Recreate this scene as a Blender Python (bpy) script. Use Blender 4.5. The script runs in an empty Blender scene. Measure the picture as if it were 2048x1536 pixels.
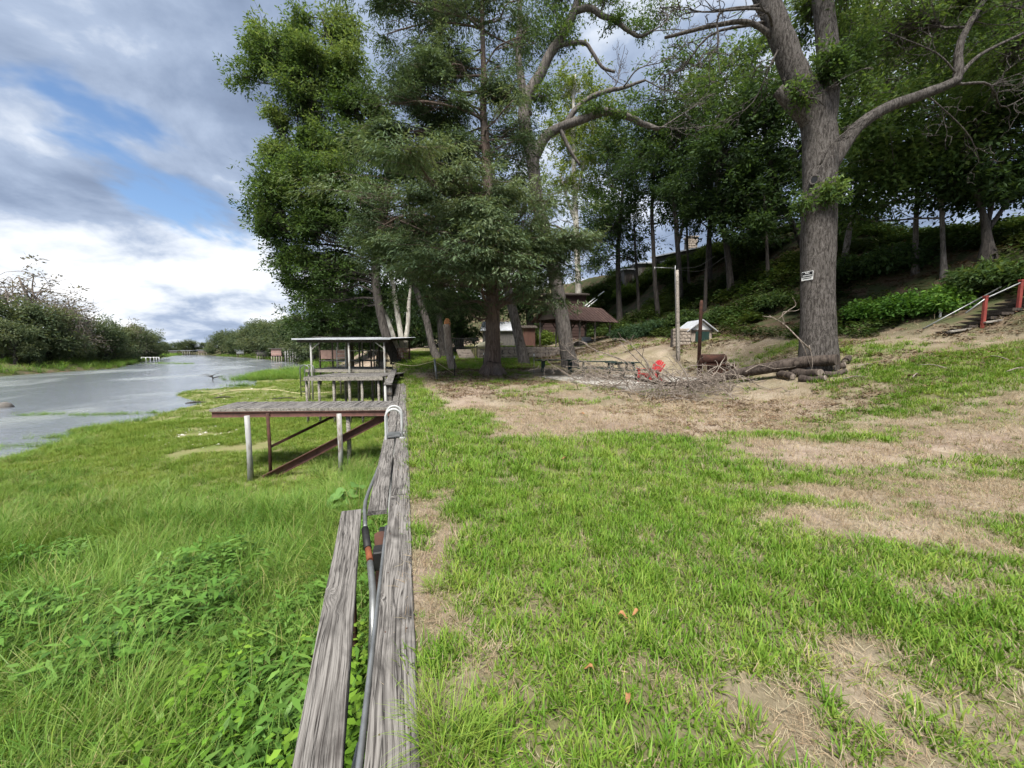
import bpy, math, random
import numpy as np
from math import radians as R, sin, cos, pi

# ------------------------------------------------------------------ camera, sky, sun, exposure
S = bpy.context.scene
COL = S.collection
F = 790.0                                   # focal length in pixels of a 2048 wide picture
PITCH, YAW, CAMZ = R(5.06), R(15.2), 1.60
cam = bpy.data.cameras.new('camera'); cam.sensor_width = 36.0; cam.lens = 36.0 * F / 2048
cam.clip_start = 0.02; cam.clip_end = 4000
camo = bpy.data.objects.new('camera', cam); COL.objects.link(camo)
camo.location = (0, 0, CAMZ); camo.rotation_euler = (pi / 2 - PITCH, 0, -YAW)
S.camera = camo

SUN_EL, SUN_AZ = R(62), R(-150)             # azimuth clockwise from +Y: high, veiled, behind and left of the camera
S.view_settings.view_transform = 'Standard'; S.view_settings.look = 'None'
S.view_settings.exposure = 1.42; S.view_settings.gamma = 1.0
S.view_settings.use_curve_mapping = False

def N(nt, kind, **kw):
    n = nt.nodes.new(kind)
    for k, v in kw.items():
        if k.startswith('i_'):
            key = k[2:]
            n.inputs[int(key) if key.isdigit() else key.replace('_', ' ')].default_value = v
        else:
            setattr(n, k, v)
    return n
def L(nt, a, b): nt.links.new(a, b)
def math_node(nt, op, a, b=None, c=None, clamp=False):
    n = nt.nodes.new('ShaderNodeMath'); n.operation = op; n.use_clamp = clamp
    for i, v in enumerate((a, b, c)):
        if v is None: continue
        if isinstance(v, (int, float)): n.inputs[i].default_value = v
        else: nt.links.new(v, n.inputs[i])
    return n.outputs[0]
def ramp(nt, fac, stops, interp='LINEAR'):
    n = nt.nodes.new('ShaderNodeValToRGB'); cr = n.color_ramp; cr.interpolation = interp
    while len(cr.elements) < len(stops): cr.elements.new(0.5)
    for e, (p, c) in zip(cr.elements, stops):
        e.position = p; e.color = (c[0], c[1], c[2], 1) if not isinstance(c, (int, float)) else (c, c, c, 1)
    nt.links.new(fac, n.inputs[0]); return n.outputs[0]
def mix(nt, fac, a, b, blend='MIX'):
    n = nt.nodes.new('ShaderNodeMix'); n.data_type = 'RGBA'; n.blend_type = blend
    for sock, v in ((n.inputs[0], fac), (n.inputs[6], a), (n.inputs[7], b)):
        if isinstance(v, (int, float)): sock.default_value = v
        elif isinstance(v, (tuple, list)): sock.default_value = (v[0], v[1], v[2], 1)
        else: nt.links.new(v, sock)
    return n.outputs[2]
def noise(nt, vec, scale, detail=5, rough=0.55, dist=0.0):
    n = N(nt, 'ShaderNodeTexNoise', i_Scale=scale, i_Detail=detail, i_Roughness=rough, i_Distortion=dist)
    nt.links.new(vec, n.inputs['Vector']); return n.outputs['Fac']
def mapping(nt, vec, scale=(1, 1, 1), loc=(0, 0, 0)):
    n = N(nt, 'ShaderNodeMapping'); n.inputs['Scale'].default_value = scale; n.inputs['Location'].default_value = loc
    nt.links.new(vec, n.inputs['Vector']); return n.outputs[0]

W = bpy.data.worlds.new('World'); S.world = W; W.use_nodes = True
nt = W.node_tree; nt.nodes.clear()
sky = N(nt, 'ShaderNodeTexSky', sky_type='NISHITA'); sky.sun_disc = False
sky.sun_elevation = SUN_EL; sky.sun_rotation = SUN_AZ; sky.dust_density = 0.0; sky.ozone_density = 4.0
tc = N(nt, 'ShaderNodeTexCoord'); sx = N(nt, 'ShaderNodeSeparateXYZ'); L(nt, tc.outputs['Generated'], sx.inputs[0])
zc = math_node(nt, 'MAXIMUM', sx.outputs[2], 0.0)
den = math_node(nt, 'ADD', zc, 0.36)
cx = N(nt, 'ShaderNodeCombineXYZ')
L(nt, math_node(nt, 'DIVIDE', sx.outputs[0], den), cx.inputs[0]); L(nt, math_node(nt, 'DIVIDE', sx.outputs[1], den), cx.inputs[1])
pv = mapping(nt, cx.outputs[0], (1, 1, 1), (3.1, 7.4, 1.7))
cov = noise(nt, pv, 1.45, 6, 0.56, 0.25)
det = noise(nt, mapping(nt, cx.outputs[0], (1, 1, 1), (11.0, 2.5, 4.0)), 3.4, 7, 0.55, 0.2)
big = noise(nt, mapping(nt, cx.outputs[0], (1, 1, 1), (5.5, 9.5, 2.0)), 1.1, 3, 0.5, 0.1)
# cloud cover: almost closed low and high, a broken belt of blue between
belt = ramp(nt, zc, [(0.0, 0.30), (0.16, 0.20), (0.235, 0.085), (0.36, 0.125), (0.50, 0.24), (1.0, 0.20)], 'EASE')
cover = ramp(nt, math_node(nt, 'ADD', cov, belt), [(0.43, 0.0), (0.51, 1.0)], 'EASE')
low = ramp(nt, math_node(nt, 'ADD', zc, math_node(nt, 'MULTIPLY', math_node(nt, 'SUBTRACT', cov, 0.5), 0.25)), [(0.19, 1.0), (0.25, 0.0)], 'EASE')
br = math_node(nt, 'ADD', math_node(nt, 'MULTIPLY', det, 0.80), math_node(nt, 'MULTIPLY', big, 0.40))
br = math_node(nt, 'ADD', br, math_node(nt, 'MULTIPLY', low, 0.13))
ccol = ramp(nt, br, [(0.42, (0.085, 0.110, 0.162)), (0.55, (0.118, 0.150, 0.212)), (0.66, (0.175, 0.212, 0.28)), (0.75, (0.32, 0.345, 0.385)), (0.86, (0.46, 0.465, 0.475))])
skyc = N(nt, 'ShaderNodeVectorMath', operation='SCALE'); L(nt, sky.outputs[0], skyc.inputs[0]); skyc.inputs['Scale'].default_value = 0.065
fin = mix(nt, cover, skyc.outputs[0], ccol)
bg = N(nt, 'ShaderNodeBackground', i_Strength=1.0); L(nt, fin, bg.inputs[0])
W.cycles.sampling_method = 'NONE'; wo = N(nt, 'ShaderNodeOutputWorld'); L(nt, bg.outputs[0], wo.inputs[0])

sl = bpy.data.lights.new('sun', 'SUN'); sl.energy = 3.4; sl.angle = R(24); sl.color = (1.0, 0.965, 0.90)
so = bpy.data.objects.new('sun', sl); COL.objects.link(so)
sd = np.array([sin(SUN_AZ) * cos(SUN_EL), cos(SUN_AZ) * cos(SUN_EL), sin(SUN_EL)])
import mathutils
so.rotation_euler = mathutils.Vector(sd).to_track_quat('Z', 'Y').to_euler(); so.location = (0, 0, 60)
S.cycles.max_bounces = 3; S.cycles.use_light_tree = False; S.cycles.diffuse_bounces = 2; S.cycles.use_adaptive_sampling = True; S.cycles.adaptive_threshold = 0.05; S.cycles.glossy_bounces = 2; S.cycles.transmission_bounces = 4
S.cycles.transparent_max_bounces = 4; S.cycles.use_denoising = True

# ------------------------------------------------------------------ numbers: rays, noise, terrain
FWD = np.array([sin(YAW) * cos(PITCH), cos(YAW) * cos(PITCH), -sin(PITCH)])
RGT = np.array([cos(YAW), -sin(YAW), 0.0]); UPV = np.cross(RGT, FWD); CAM = np.array([0, 0, CAMZ])
def ray(px, py): return FWD + (px - 1024) / F * RGT - (py - 768) / F * UPV
def at(px, py, d): return CAM + d * ray(px, py)
def on(px, py, z): r = ray(px, py); return CAM + r * ((z - CAMZ) / r[2])
rng = np.random.default_rng(7)
def unit(v):
    v = np.asarray(v, float); return v / np.maximum(np.linalg.norm(v, axis=-1, keepdims=True), 1e-9)
_T = np.random.default_rng(11).random(65536)
def vnoise(p):                              # smooth lattice noise, p (n,3)
    p = np.asarray(p, float); i = np.floor(p).astype(np.int64); f = p - i; f = f * f * (3 - 2 * f)
    def h(a, b, c): return _T[(a * 73856093 ^ b * 19349663 ^ c * 83492791) & 65535]
    o = 0
    for a in (0, 1):
        for b in (0, 1):
            for c in (0, 1):
                w = (f[:, 0] if a else 1 - f[:, 0]) * (f[:, 1] if b else 1 - f[:, 1]) * (f[:, 2] if c else 1 - f[:, 2])
                o = o + w * h(i[:, 0] + a, i[:, 1] + b, i[:, 2] + c)
    return o
def fbm2(x, y, s, o=4, seed=0.0):
    r, a, t = 0, 1.0, 0
    for k in range(o):
        r = r + a * vnoise(np.stack([x * s, y * s, np.full_like(x, seed + 7.3 * k)], -1)); t += a; a *= .5; s *= 2.03
    return r / t
WATER = -2.0
def wp(lst): return [tuple(on(a, b, WATER)[:2]) for a, b in lst]
# water's edge: near (right) bank then the far bank back to the left
SH_R = [(-24, -8), (-22, 3)] + wp([(0, 921), (60, 905), (125, 884), (150, 860), (278, 842), (330, 826), (405, 806), (352, 791), (372, 782), (512, 773), (514, 752), (560, 745), (604, 744), (612, 728), (560, 722), (500, 716), (430, 712)])
SH_L = wp([(395, 708.8), (352, 711), (330, 714.5), (300, 720), (232, 737), (110, 745), (0, 753)]) + [(-95, 10), (-110, -40)]
SHORE = np.array(SH_R + SH_L)
def seg_dist(x, y, P):
    P = np.asarray(P); d = np.full(x.shape, 1e9)
    for (ax, ay), (bx, by) in zip(P[:-1], P[1:]):
        ux, uy = bx - ax, by - ay; t = np.clip(((x - ax) * ux + (y - ay) * uy) / (ux * ux + uy * uy + 1e-9), 0, 1)
        d = np.minimum(d, np.hypot(x - ax - t * ux, y - ay - t * uy))
    return d
def inside(x, y, P):
    P = np.asarray(P); c = np.zeros(x.shape, bool); n = len(P)
    for k in range(n):
        ax, ay = P[k]; bx, by = P[(k + 1) % n]
        if ay == by: continue
        c ^= ((ay > y) != (by > y)) & (x < (bx - ax) * (y - ay) / (by - ay) + ax)
    return c
def shift(y): return np.interp(y, [0, 45, 66, 108, 132, 180, 236, 300, 500], [0, 0, -8, -19, -31, -56, -88, -130, -260])
def wallx(y): return np.where(y < 18.75, -0.14, np.where(y < 45, -0.72, shift(y) - 0.72))
def H(x, y):
    x = np.atleast_1d(np.asarray(x, float)); y = np.atleast_1d(np.asarray(y, float)); x, y = np.broadcast_arrays(x, y)
    u = x - shift(y)
    xe = u - np.clip(.11 * (y - 9), -0.6, 2.2)
    za = np.interp(xe, [-5, 6.5, 8.5, 10.5, 12.8, 15, 18, 21, 26, 31, 36, 60, 900], [0, 0, .06, .30, .95, 1.5, 2.25, 3.6, 7.9, 12.0, 12.9, 13.6, 15])
    cap = np.interp(y, [-5, 8, 20, 38], [6.6, 7.2, 9.5, 20]); za = np.where(za > cap - 2, np.minimum(za, cap - 2 + (za - cap + 2) * .25), za)
    za = za * np.interp(y, [110, 190], [1, .2])
    zb = np.interp(y, [11, 15, 20, 30, 42, 80], [0, .14, .34, .80, 1.2, 1.6])
    zb = zb * np.interp(y, [19, 24], [0, 1]) + zb * np.interp(y, [19, 24], [1, 0]) * np.interp(x, [.3, 3.0], [0, 1])   # lawn stays level with the cap planks
    up = za + zb * np.interp(xe, [14, 22], [1, .3])
    sw_ = np.clip(1.6 - np.hypot((x - 10.0) / 5.2, (y - 16.4) / 3.6), 0, 1); sw_ = sw_ * sw_ * (3 - 2 * sw_); up = up * (1 - sw_) + .17 * sw_   # levelled for the patio
    ter = (y > 31.2) & (u > 6.0) & (u < 24)            # levelled terrace behind the stone wall
    up = np.where(ter, np.maximum(up, 1.75), up)
    up = up + (fbm2(x, y, .35, 3, 2.0) - .5) * np.interp(xe, [0, 4, 12, 20, 30], [.03, .05, .16, .5, 1.2])
    dr = seg_dist(x, y, SHORE); wat = inside(x, y, SHORE)
    lo = np.interp(dr, [0, .6, 3, 8, 20, 60], [WATER, WATER + .06, WATER + .14, WATER + .25, WATER + .35, WATER + .5])
    lo = lo + (fbm2(x, y, .8, 3, 5.0) - .5) * .12 * np.clip(dr, 0, 1)
    bank = np.interp(dr, [0, 2, 8, 25, 60, 200], [WATER, -1.5, -.8, .2, 1.0, 2.0]) + (fbm2(x, y, .15, 3, 8.) - .5) * .8 * np.clip(dr / 4, 0, 1)
    dep = WATER - np.interp(dr, [0, 1, 6, 30], [0, .12, .5, 1.2])
    left = x < np.interp(y, [-60, 0, 30, 70, 129, 178, 260, 700], [-60, -40, -40, -48, -75, -110, -150, -400])
    z = np.where(wat, dep, np.where(left, bank, np.where(x > wallx(y), up, lo)))
    far = (~wat) & (~left) & (y > 60) & (x <= wallx(y))
    z = np.where(far, np.interp(dr, [0, 3, 8], [WATER, WATER + .3, WATER + .5]), z)
    k = np.clip((x - wallx(y)) / 9., 0, 1); k = k * k * (3 - 2 * k)
    return np.where((y > 52) & (~wat) & (~left) & (x > wallx(y)), (WATER + .4) * (1 - k) + up * k, z)
def gnd(px, py, dmin=1.5, dmax=300):        # where a sight line meets the ground
    d = np.geomspace(dmin, dmax, 900); r = ray(px, py); p = CAM + d[:, None] * r
    k = np.nonzero(p[:, 2] <= H(p[:, 0], p[:, 1]))[0]
    k = k[0] if len(k) else len(d) - 1
    q = p[k]; return np.array([q[0], q[1], H(q[0], q[1])[0]]), d[k]
def gz(x, y): return float(H(x, y)[0])

# ------------------------------------------------------------------ mesh and object helpers
class MB:
    def __init__(s): s.v = []; s.f = []; s.n = 0; s.smooth = []
    def add(s, v, f, smooth=False):
        v = np.asarray(v, float); s.v.append(v); s.f += [tuple(int(i) + s.n for i in q) for q in f]; s.smooth += [smooth] * len(f); s.n += len(v); return s
    def box(s, c, size, rot=None, bevel=0.0):
        h = np.asarray(size, float) / 2; b = min(bevel, h.min() * .9)
        if b <= 0:
            v = np.array([[i, j, k] for i in (-1, 1) for j in (-1, 1) for k in (-1, 1)], float) * h
            f = [(0, 1, 3, 2), (4, 6, 7, 5), (0, 4, 5, 1), (2, 3, 7, 6), (0, 2, 6, 4), (1, 5, 7, 3)]
        else:
            v = []; idx = {}
            for i in (-1, 1):
                for j in (-1, 1):
                    for k in (-1, 1):
                        for ax in range(3):
                            p = np.array([i, j, k], float) * h; q = p - np.array([i, j, k]) * b; q[ax] = p[ax]
                            idx[(i, j, k, ax)] = len(v); v.append(q)
            f = []
            sg = (-1, 1)
            for ax in range(3):
                a1, a2 = (ax + 1) % 3, (ax + 2) % 3
                for s0 in sg:
                    lp = []
                    for (p1, p2) in ((-1, -1), (1, -1), (1, 1), (-1, 1)):
                        t = [0, 0, 0]; t[ax] = s0; t[a1] = p1; t[a2] = p2; lp.append(idx[(*t, ax)])
                    f.append(lp if s0 > 0 else lp[::-1])
                for p1 in sg:
                    for p2 in sg:
                        def g(s0, which):
                            t = [0, 0, 0]; t[ax] = s0; t[a1] = p1; t[a2] = p2; return idx[(*t, which)]
                        q = [g(-1, a1), g(1, a1), g(1, a2), g(-1, a2)]
                        f.append(q if p1 * p2 > 0 else q[::-1])
            for i in sg:
                for j in sg:
                    for k in sg:
                        q = [idx[(i, j, k, 0)], idx[(i, j, k, 1)], idx[(i, j, k, 2)]]
                        f.append(q if i * j * k > 0 else q[::-1])
            v = np.array(v)
        if rot is not None: v = v @ np.asarray(rot).T
        return s.add(v + np.asarray(c, float), f)
    def bar(s, a, b, w, t, up=(0, 0, 1), bevel=0.0):    # box from a to b, w across, t along up
        a = np.asarray(a, float); b = np.asarray(b, float); y = b - a; l = np.linalg.norm(y); y = y / l
        x = np.cross(y, up); x /= np.linalg.norm(x); z = np.cross(x, y)
        return s.box((a + b) / 2, (w, l, t), np.stack([x, y, z], 1), bevel)
    def tube(s, pts, rad, sides=8, cap=True, bump=0.0, freq=3.0, flute=None, smooth=True):
        pts = np.asarray(pts, float); n = len(pts); rad = np.broadcast_to(np.asarray(rad, float), (n,))
        t = np.gradient(pts, axis=0) if n > 2 else np.repeat((pts[1:] - pts[:1]), 2, 0); t = unit(t)
        ref = np.array([0, 0, 1.0]) if abs(t[0][2]) < .9 else np.array([1.0, 0, 0])
        x = np.cross(ref, t[0]); x /= np.linalg.norm(x); X = [x]
        for k in range(1, n):
            x = X[-1] - t[k] * np.dot(X[-1], t[k]); X.append(x / np.linalg.norm(x))
        X = np.array(X); Y = np.cross(t, X)
        a = np.arange(sides) / sides * 2 * pi
        rr = np.repeat(rad[:, None], sides, 1)
        if bump:
            ca = np.cos(a)[None] * np.ones((n, 1)); sa = np.sin(a)[None] * np.ones((n, 1)); zz = np.cumsum(np.r_[0, np.linalg.norm(np.diff(pts, axis=0), axis=1)])[:, None] * np.ones((1, sides))
            q = np.stack([ca * freq * .9, sa * freq * .9, zz * .35 * freq], -1).reshape(-1, 3)
            rr = rr * (1 + bump * (vnoise(q + 13.7).reshape(n, sides) - .5) * 2 + bump * .6 * (vnoise(q * 2.7 + 3.1).reshape(n, sides) - .5) * 2)
        if flute is not None: rr = rr * flute(a, n)
        V = pts[:, None] + rr[..., None] * (np.cos(a)[None, :, None] * X[:, None] + np.sin(a)[None, :, None] * Y[:, None])
        f = []
        for k in range(n - 1):
            for j in range(sides):
                j2 = (j + 1) % sides; f.append((k * sides + j, k * sides + j2, (k + 1) * sides + j2, (k + 1) * sides + j))
        s.add(V.reshape(-1, 3), f, smooth)
        if cap:
            b = s.n - n * sides
            s.f.append(tuple(b + j for j in range(sides))[::-1]); s.f.append(tuple(b + (n - 1) * sides + j for j in range(sides))); s.smooth += [False, False]
        return s
    def mesh(s, name, origin=(0, 0, 0)):
        me = bpy.data.meshes.new(name); v = np.concatenate(s.v) - np.asarray(origin, float)
        cnt = np.array([len(q) for q in s.f]); flat = np.fromiter((i for q in s.f for i in q), np.int32)
        me.vertices.add(len(v)); me.vertices.foreach_set('co', v.astype(np.float32).ravel())
        me.loops.add(len(flat)); me.loops.foreach_set('vertex_index', flat)
        me.polygons.add(len(cnt)); me.polygons.foreach_set('loop_start', np.r_[0, np.cumsum(cnt)[:-1]].astype(np.int32))
        me.polygons.foreach_set('use_smooth', np.array(s.smooth, bool))
        me.update(calc_edges=True); return me
def link(name, data, parent=None, loc=None):
    o = bpy.data.objects.new(name, data); COL.objects.link(o)
    if loc is not None: o.location = loc
    if parent is not None: o.parent = parent
    return o
def origin_of(o):
    p = np.zeros(3)
    while o is not None: p = p + np.array(o.location); o = o.parent
    return p
def tag(o, label=None, cat=None, group=None, kind=None):
    for k, v in (('label', label), ('category', cat), ('group', group), ('kind', kind)):
        if v: o[k] = v
    return o
def thing(name, loc, label, cat, group=None):
    o = link(name, None, None, tuple(map(float, loc))); o.empty_display_size = .2; return tag(o, label, cat, group)
def part(name, mb, mat, parent=None, label=None, kind=None):
    me = mb.mesh(name, origin_of(parent)); me.materials.append(mat)
    o = link(name, me, parent); return tag(o, label, None, None, kind)
def solo(name, mb, mat, label, cat, group=None, loc=None):
    loc = np.mean(np.concatenate(mb.v), 0) if loc is None else loc
    me = mb.mesh(name, loc); me.materials.append(mat); o = link(name, me, None, tuple(map(float, loc))); return tag(o, label, cat, group)
def fastmesh(name, v, faces, col=None, smooth=False):   # faces (n,k) array
    me = bpy.data.meshes.new(name); n, k = faces.shape
    me.vertices.add(len(v)); me.vertices.foreach_set('co', np.ascontiguousarray(v, np.float32).ravel())
    me.loops.add(n * k); me.loops.foreach_set('vertex_index', faces.astype(np.int32).ravel())
    me.polygons.add(n); me.polygons.foreach_set('loop_start', (np.arange(n) * k).astype(np.int32))
    me.polygons.foreach_set('use_smooth', np.full(n, smooth))
    me.update(calc_edges=True)
    if col is not None:
        ca = me.color_attributes.new('tint', 'FLOAT_COLOR', 'POINT'); c = np.ones((len(v), 4), np.float32); c[:, :3] = col; ca.data.foreach_set('color', c.ravel())
    return me
def spline(pts, n):                          # Catmull-Rom through rows of any width
    P = np.asarray(pts, float); P = np.vstack([2 * P[0] - P[1], P, 2 * P[-1] - P[-2]]); m = len(P) - 3
    t = np.linspace(0, m - 1e-6, n); k = np.floor(t).astype(int); u = (t - k)[:, None]
    a, b, c, d = P[k], P[k + 1], P[k + 2], P[k + 3]
    return .5 * (2 * b + (c - a) * u + (2 * a - 5 * b + 4 * c - d) * u ** 2 + (3 * b - a - 3 * c + d) * u ** 3)

# ------------------------------------------------------------------ materials
def newmat(name):
    m = bpy.data.materials.new(name); m.use_nodes = True; nt = m.node_tree; nt.nodes.clear()
    out = N(nt, 'ShaderNodeOutputMaterial'); p = N(nt, 'ShaderNodeBsdfPrincipled'); L(nt, p.outputs[0], out.inputs[0])
    p.inputs['Specular IOR Level'].default_value = .3
    return m, nt, p, out
def setbump(nt, p, h, strength, dist=.02):
    b = N(nt, 'ShaderNodeBump', i_Strength=strength, i_Distance=dist); L(nt, h, b.inputs['Height']); L(nt, b.outputs[0], p.inputs['Normal'])
def M(name, c1, c2=None, scale=4., rough=.8, bump=0., metal=0., stretch=(1, 1, 1), c3=None, s3=1.2, t3=(.52, .66), spec=.3, bdist=.02):
    m, nt, p, out = newmat(name); c2 = c2 or tuple(x * .7 for x in c1)
    tc = N(nt, 'ShaderNodeTexCoord'); oi = N(nt, 'ShaderNodeObjectInfo')
    ad = N(nt, 'ShaderNodeVectorMath', operation='ADD'); L(nt, tc.outputs['Object'], ad.inputs[0]); L(nt, math_node(nt, 'MULTIPLY', oi.outputs['Random'], 37.0), ad.inputs[1])
    v = mapping(nt, ad.outputs[0], stretch)
    n1 = noise(nt, v, scale, 7, .62, .2)
    c = ramp(nt, n1, [(.32, c2), (.66, c1)])
    if c3: c = mix(nt, ramp(nt, noise(nt, v, s3, 6, .65, .3), [(t3[0], 0.), (t3[1], 1.)]), c, c3)
    L(nt, c, p.inputs['Base Color']); p.inputs['Roughness'].default_value = rough; p.inputs['Metallic'].default_value = metal; p.inputs['Specular IOR Level'].default_value = spec
    if bump: setbump(nt, p, noise(nt, v, scale * 2.3, 8, .65), bump, bdist)
    return m
def woodmat(name, light, dark, knots=True, gs=1.0):      # boards run along local Y
    m, nt, p, out = newmat(name)
    tc = N(nt, 'ShaderNodeTexCoord'); oi = N(nt, 'ShaderNodeObjectInfo')
    ad = N(nt, 'ShaderNodeVectorMath', operation='ADD'); L(nt, tc.outputs['Object'], ad.inputs[0]); L(nt, math_node(nt, 'MULTIPLY', oi.outputs['Random'], 53.0), ad.inputs[1])
    v = ad.outputs[0]
    vo = N(nt, 'ShaderNodeTexVoronoi', i_Scale=1.0); vd = N(nt, 'ShaderNodeVectorMath', operation='ADD'); L(nt, mapping(nt, v, (4.6, 1.9, 4.6)), vd.inputs[0]); L(nt, math_node(nt, 'MULTIPLY', noise(nt, v, 9., 3, .6), .30), vd.inputs[1]); L(nt, vd.outputs[0], vo.inputs['Vector'])
    sc_ = N(nt, 'ShaderNodeSeparateColor'); L(nt, vo.outputs['Color'], sc_.inputs[0]); keep = math_node(nt, 'GREATER_THAN', sc_.outputs[0], .40)
    kn = math_node(nt, 'MULTIPLY', keep, ramp(nt, vo.outputs['Distance'], [(.0, 1.), (.10, .75), (.34, 0.)], 'EASE'))
    wob = noise(nt, mapping(nt, v, (5, .8, 5)), 1.0, 2, .5)
    sxy = N(nt, 'ShaderNodeSeparateXYZ'); L(nt, v, sxy.inputs[0])
    gx = math_node(nt, 'ADD', sxy.outputs[0], math_node(nt, 'ADD', math_node(nt, 'MULTIPLY', wob, .10), math_node(nt, 'MULTIPLY', kn, .05)))
    cb = N(nt, 'ShaderNodeCombineXYZ'); L(nt, math_node(nt, 'MULTIPLY', gx, 70. * gs), cb.inputs[0]); L(nt, math_node(nt, 'MULTIPLY', sxy.outputs[1], 1.3), cb.inputs[1]); L(nt, math_node(nt, 'MULTIPLY', sxy.outputs[2], 60. * gs), cb.inputs[2])
    g = noise(nt, cb.outputs[0], 1.0, 5, .7)
    cb2 = N(nt, 'ShaderNodeCombineXYZ'); L(nt, math_node(nt, 'MULTIPLY', gx, 230. * gs), cb2.inputs[0]); L(nt, math_node(nt, 'MULTIPLY', sxy.outputs[1], 5.), cb2.inputs[1])
    fine = noise(nt, cb2.outputs[0], 1.0, 3, .6)
    gg = math_node(nt, 'ADD', math_node(nt, 'MULTIPLY', g, .72), math_node(nt, 'MULTIPLY', fine, .30))
    c = ramp(nt, gg, [(.30, tuple(x * .35 for x in dark)), (.42, dark), (.56, light), (.75, tuple(min(1, x * 1.3) for x in light))])
    st = noise(nt, mapping(nt, v, (6, 2.2, 6)), 1.0, 5, .6, .6)
    c = mix(nt, ramp(nt, st, [(.50, 0.), (.72, .8)]), c, tuple(x * .45 for x in dark))
    if knots:
        c = mix(nt, math_node(nt, 'MULTIPLY', keep, ramp(nt, vo.outputs['Distance'], [(.06, .9), (.22, .0)])), c, tuple(x * .35 for x in dark))
        c = mix(nt, math_node(nt, 'MULTIPLY', keep, ramp(nt, vo.outputs['Distance'], [(.02, .7), (.06, .0)])), c, tuple(x * .9 for x in light))
    L(nt, c, p.inputs['Base Color']); p.inputs['Roughness'].default_value = .85; p.inputs['Specular IOR Level'].default_value = .2
    ck = noise(nt, mapping(nt, cb.outputs[0], (.42, .55, .42)), 1.0, 3, .55)
    crack = ramp(nt, math_node(nt, 'ABSOLUTE', math_node(nt, 'SUBTRACT', ck, .5)), [(.004, 1.), (.018, 0.)])
    c = mix(nt, math_node(nt, 'MULTIPLY', crack, .8), c, tuple(x * .15 for x in dark)); L(nt, c, p.inputs['Base Color'])
    setbump(nt, p, math_node(nt, 'SUBTRACT', gg, math_node(nt, 'MULTIPLY', crack, .5)), .7, .007); return m
def barkmat(name, c1, c2, fx=9., fz=1.6, bump=.9, c3=None):
    m, nt, p, out = newmat(name); tc = N(nt, 'ShaderNodeTexCoord'); v = tc.outputs['Object']
    w = noise(nt, v, 1.2, 3, .5)
    vv = N(nt, 'ShaderNodeVectorMath', operation='ADD'); L(nt, v, vv.inputs[0]); L(nt, math_node(nt, 'MULTIPLY', w, .25), vv.inputs[1])
    mv = mapping(nt, vv.outputs[0], (fx, fx, fz))
    n1 = noise(nt, mv, 1.0, 8, .68, .5); n2 = noise(nt, mv, 2.6, 6, .7, .2)
    h = math_node(nt, 'ADD', math_node(nt, 'MULTIPLY', n1, .65), math_node(nt, 'MULTIPLY', n2, .4))
    c = ramp(nt, h, [(.36, tuple(x * .3 for x in c2)), (.47, c2), (.60, c1), (.75, tuple(x * 1.25 for x in c1))])
    if c3: c = mix(nt, ramp(nt, noise(nt, v, .9, 5, .6), [(.45, 0.), (.66, .7)]), c, c3)
    L(nt, c, p.inputs['Base Color']); p.inputs['Roughness'].default_value = .9; p.inputs['Specular IOR Level'].default_value = .15
    setbump(nt, p, h, bump, .06); return m
def leafmat(name, gain=(1, 1, 1), trans=.42, rough=.6, fixed=None, spec=.14):
    m, nt, p, out = newmat(name)
    if fixed is None:
        a = N(nt, 'ShaderNodeAttribute', attribute_name='tint'); c = mix(nt, 1.0, a.outputs['Color'], gain, 'MULTIPLY')
    else:
        a = N(nt, 'ShaderNodeAttribute', attribute_name='tint'); oi = N(nt, 'ShaderNodeObjectInfo'); ge = N(nt, 'ShaderNodeNewGeometry')
        k = noise(nt, ge.outputs['Position'], .55, 4, .6)
        k2 = math_node(nt, 'ADD', math_node(nt, 'MULTIPLY', k, .8), math_node(nt, 'MULTIPLY', oi.outputs['Random'], .5))
        c = ramp(nt, k2, [(.25, fixed[0]), (.6, fixed[1]), (.95, fixed[2])])
        c = mix(nt, 1.0, c, a.outputs['Color'], 'MULTIPLY')
    L(nt, c, p.inputs['Base Color']); p.inputs['Roughness'].default_value = rough; p.inputs['Specular IOR Level'].default_value = spec
    t = N(nt, 'ShaderNodeBsdfTranslucent'); L(nt, mix(nt, 1.0, c, (1.15, 1.1, .6), 'MULTIPLY'), t.inputs[0])
    ms = N(nt, 'ShaderNodeMixShader', i_0=trans); L(nt, p.outputs[0], ms.inputs[1]); L(nt, t.outputs[0], ms.inputs[2]); L(nt, ms.outputs[0], out.inputs[0])
    return m

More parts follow.
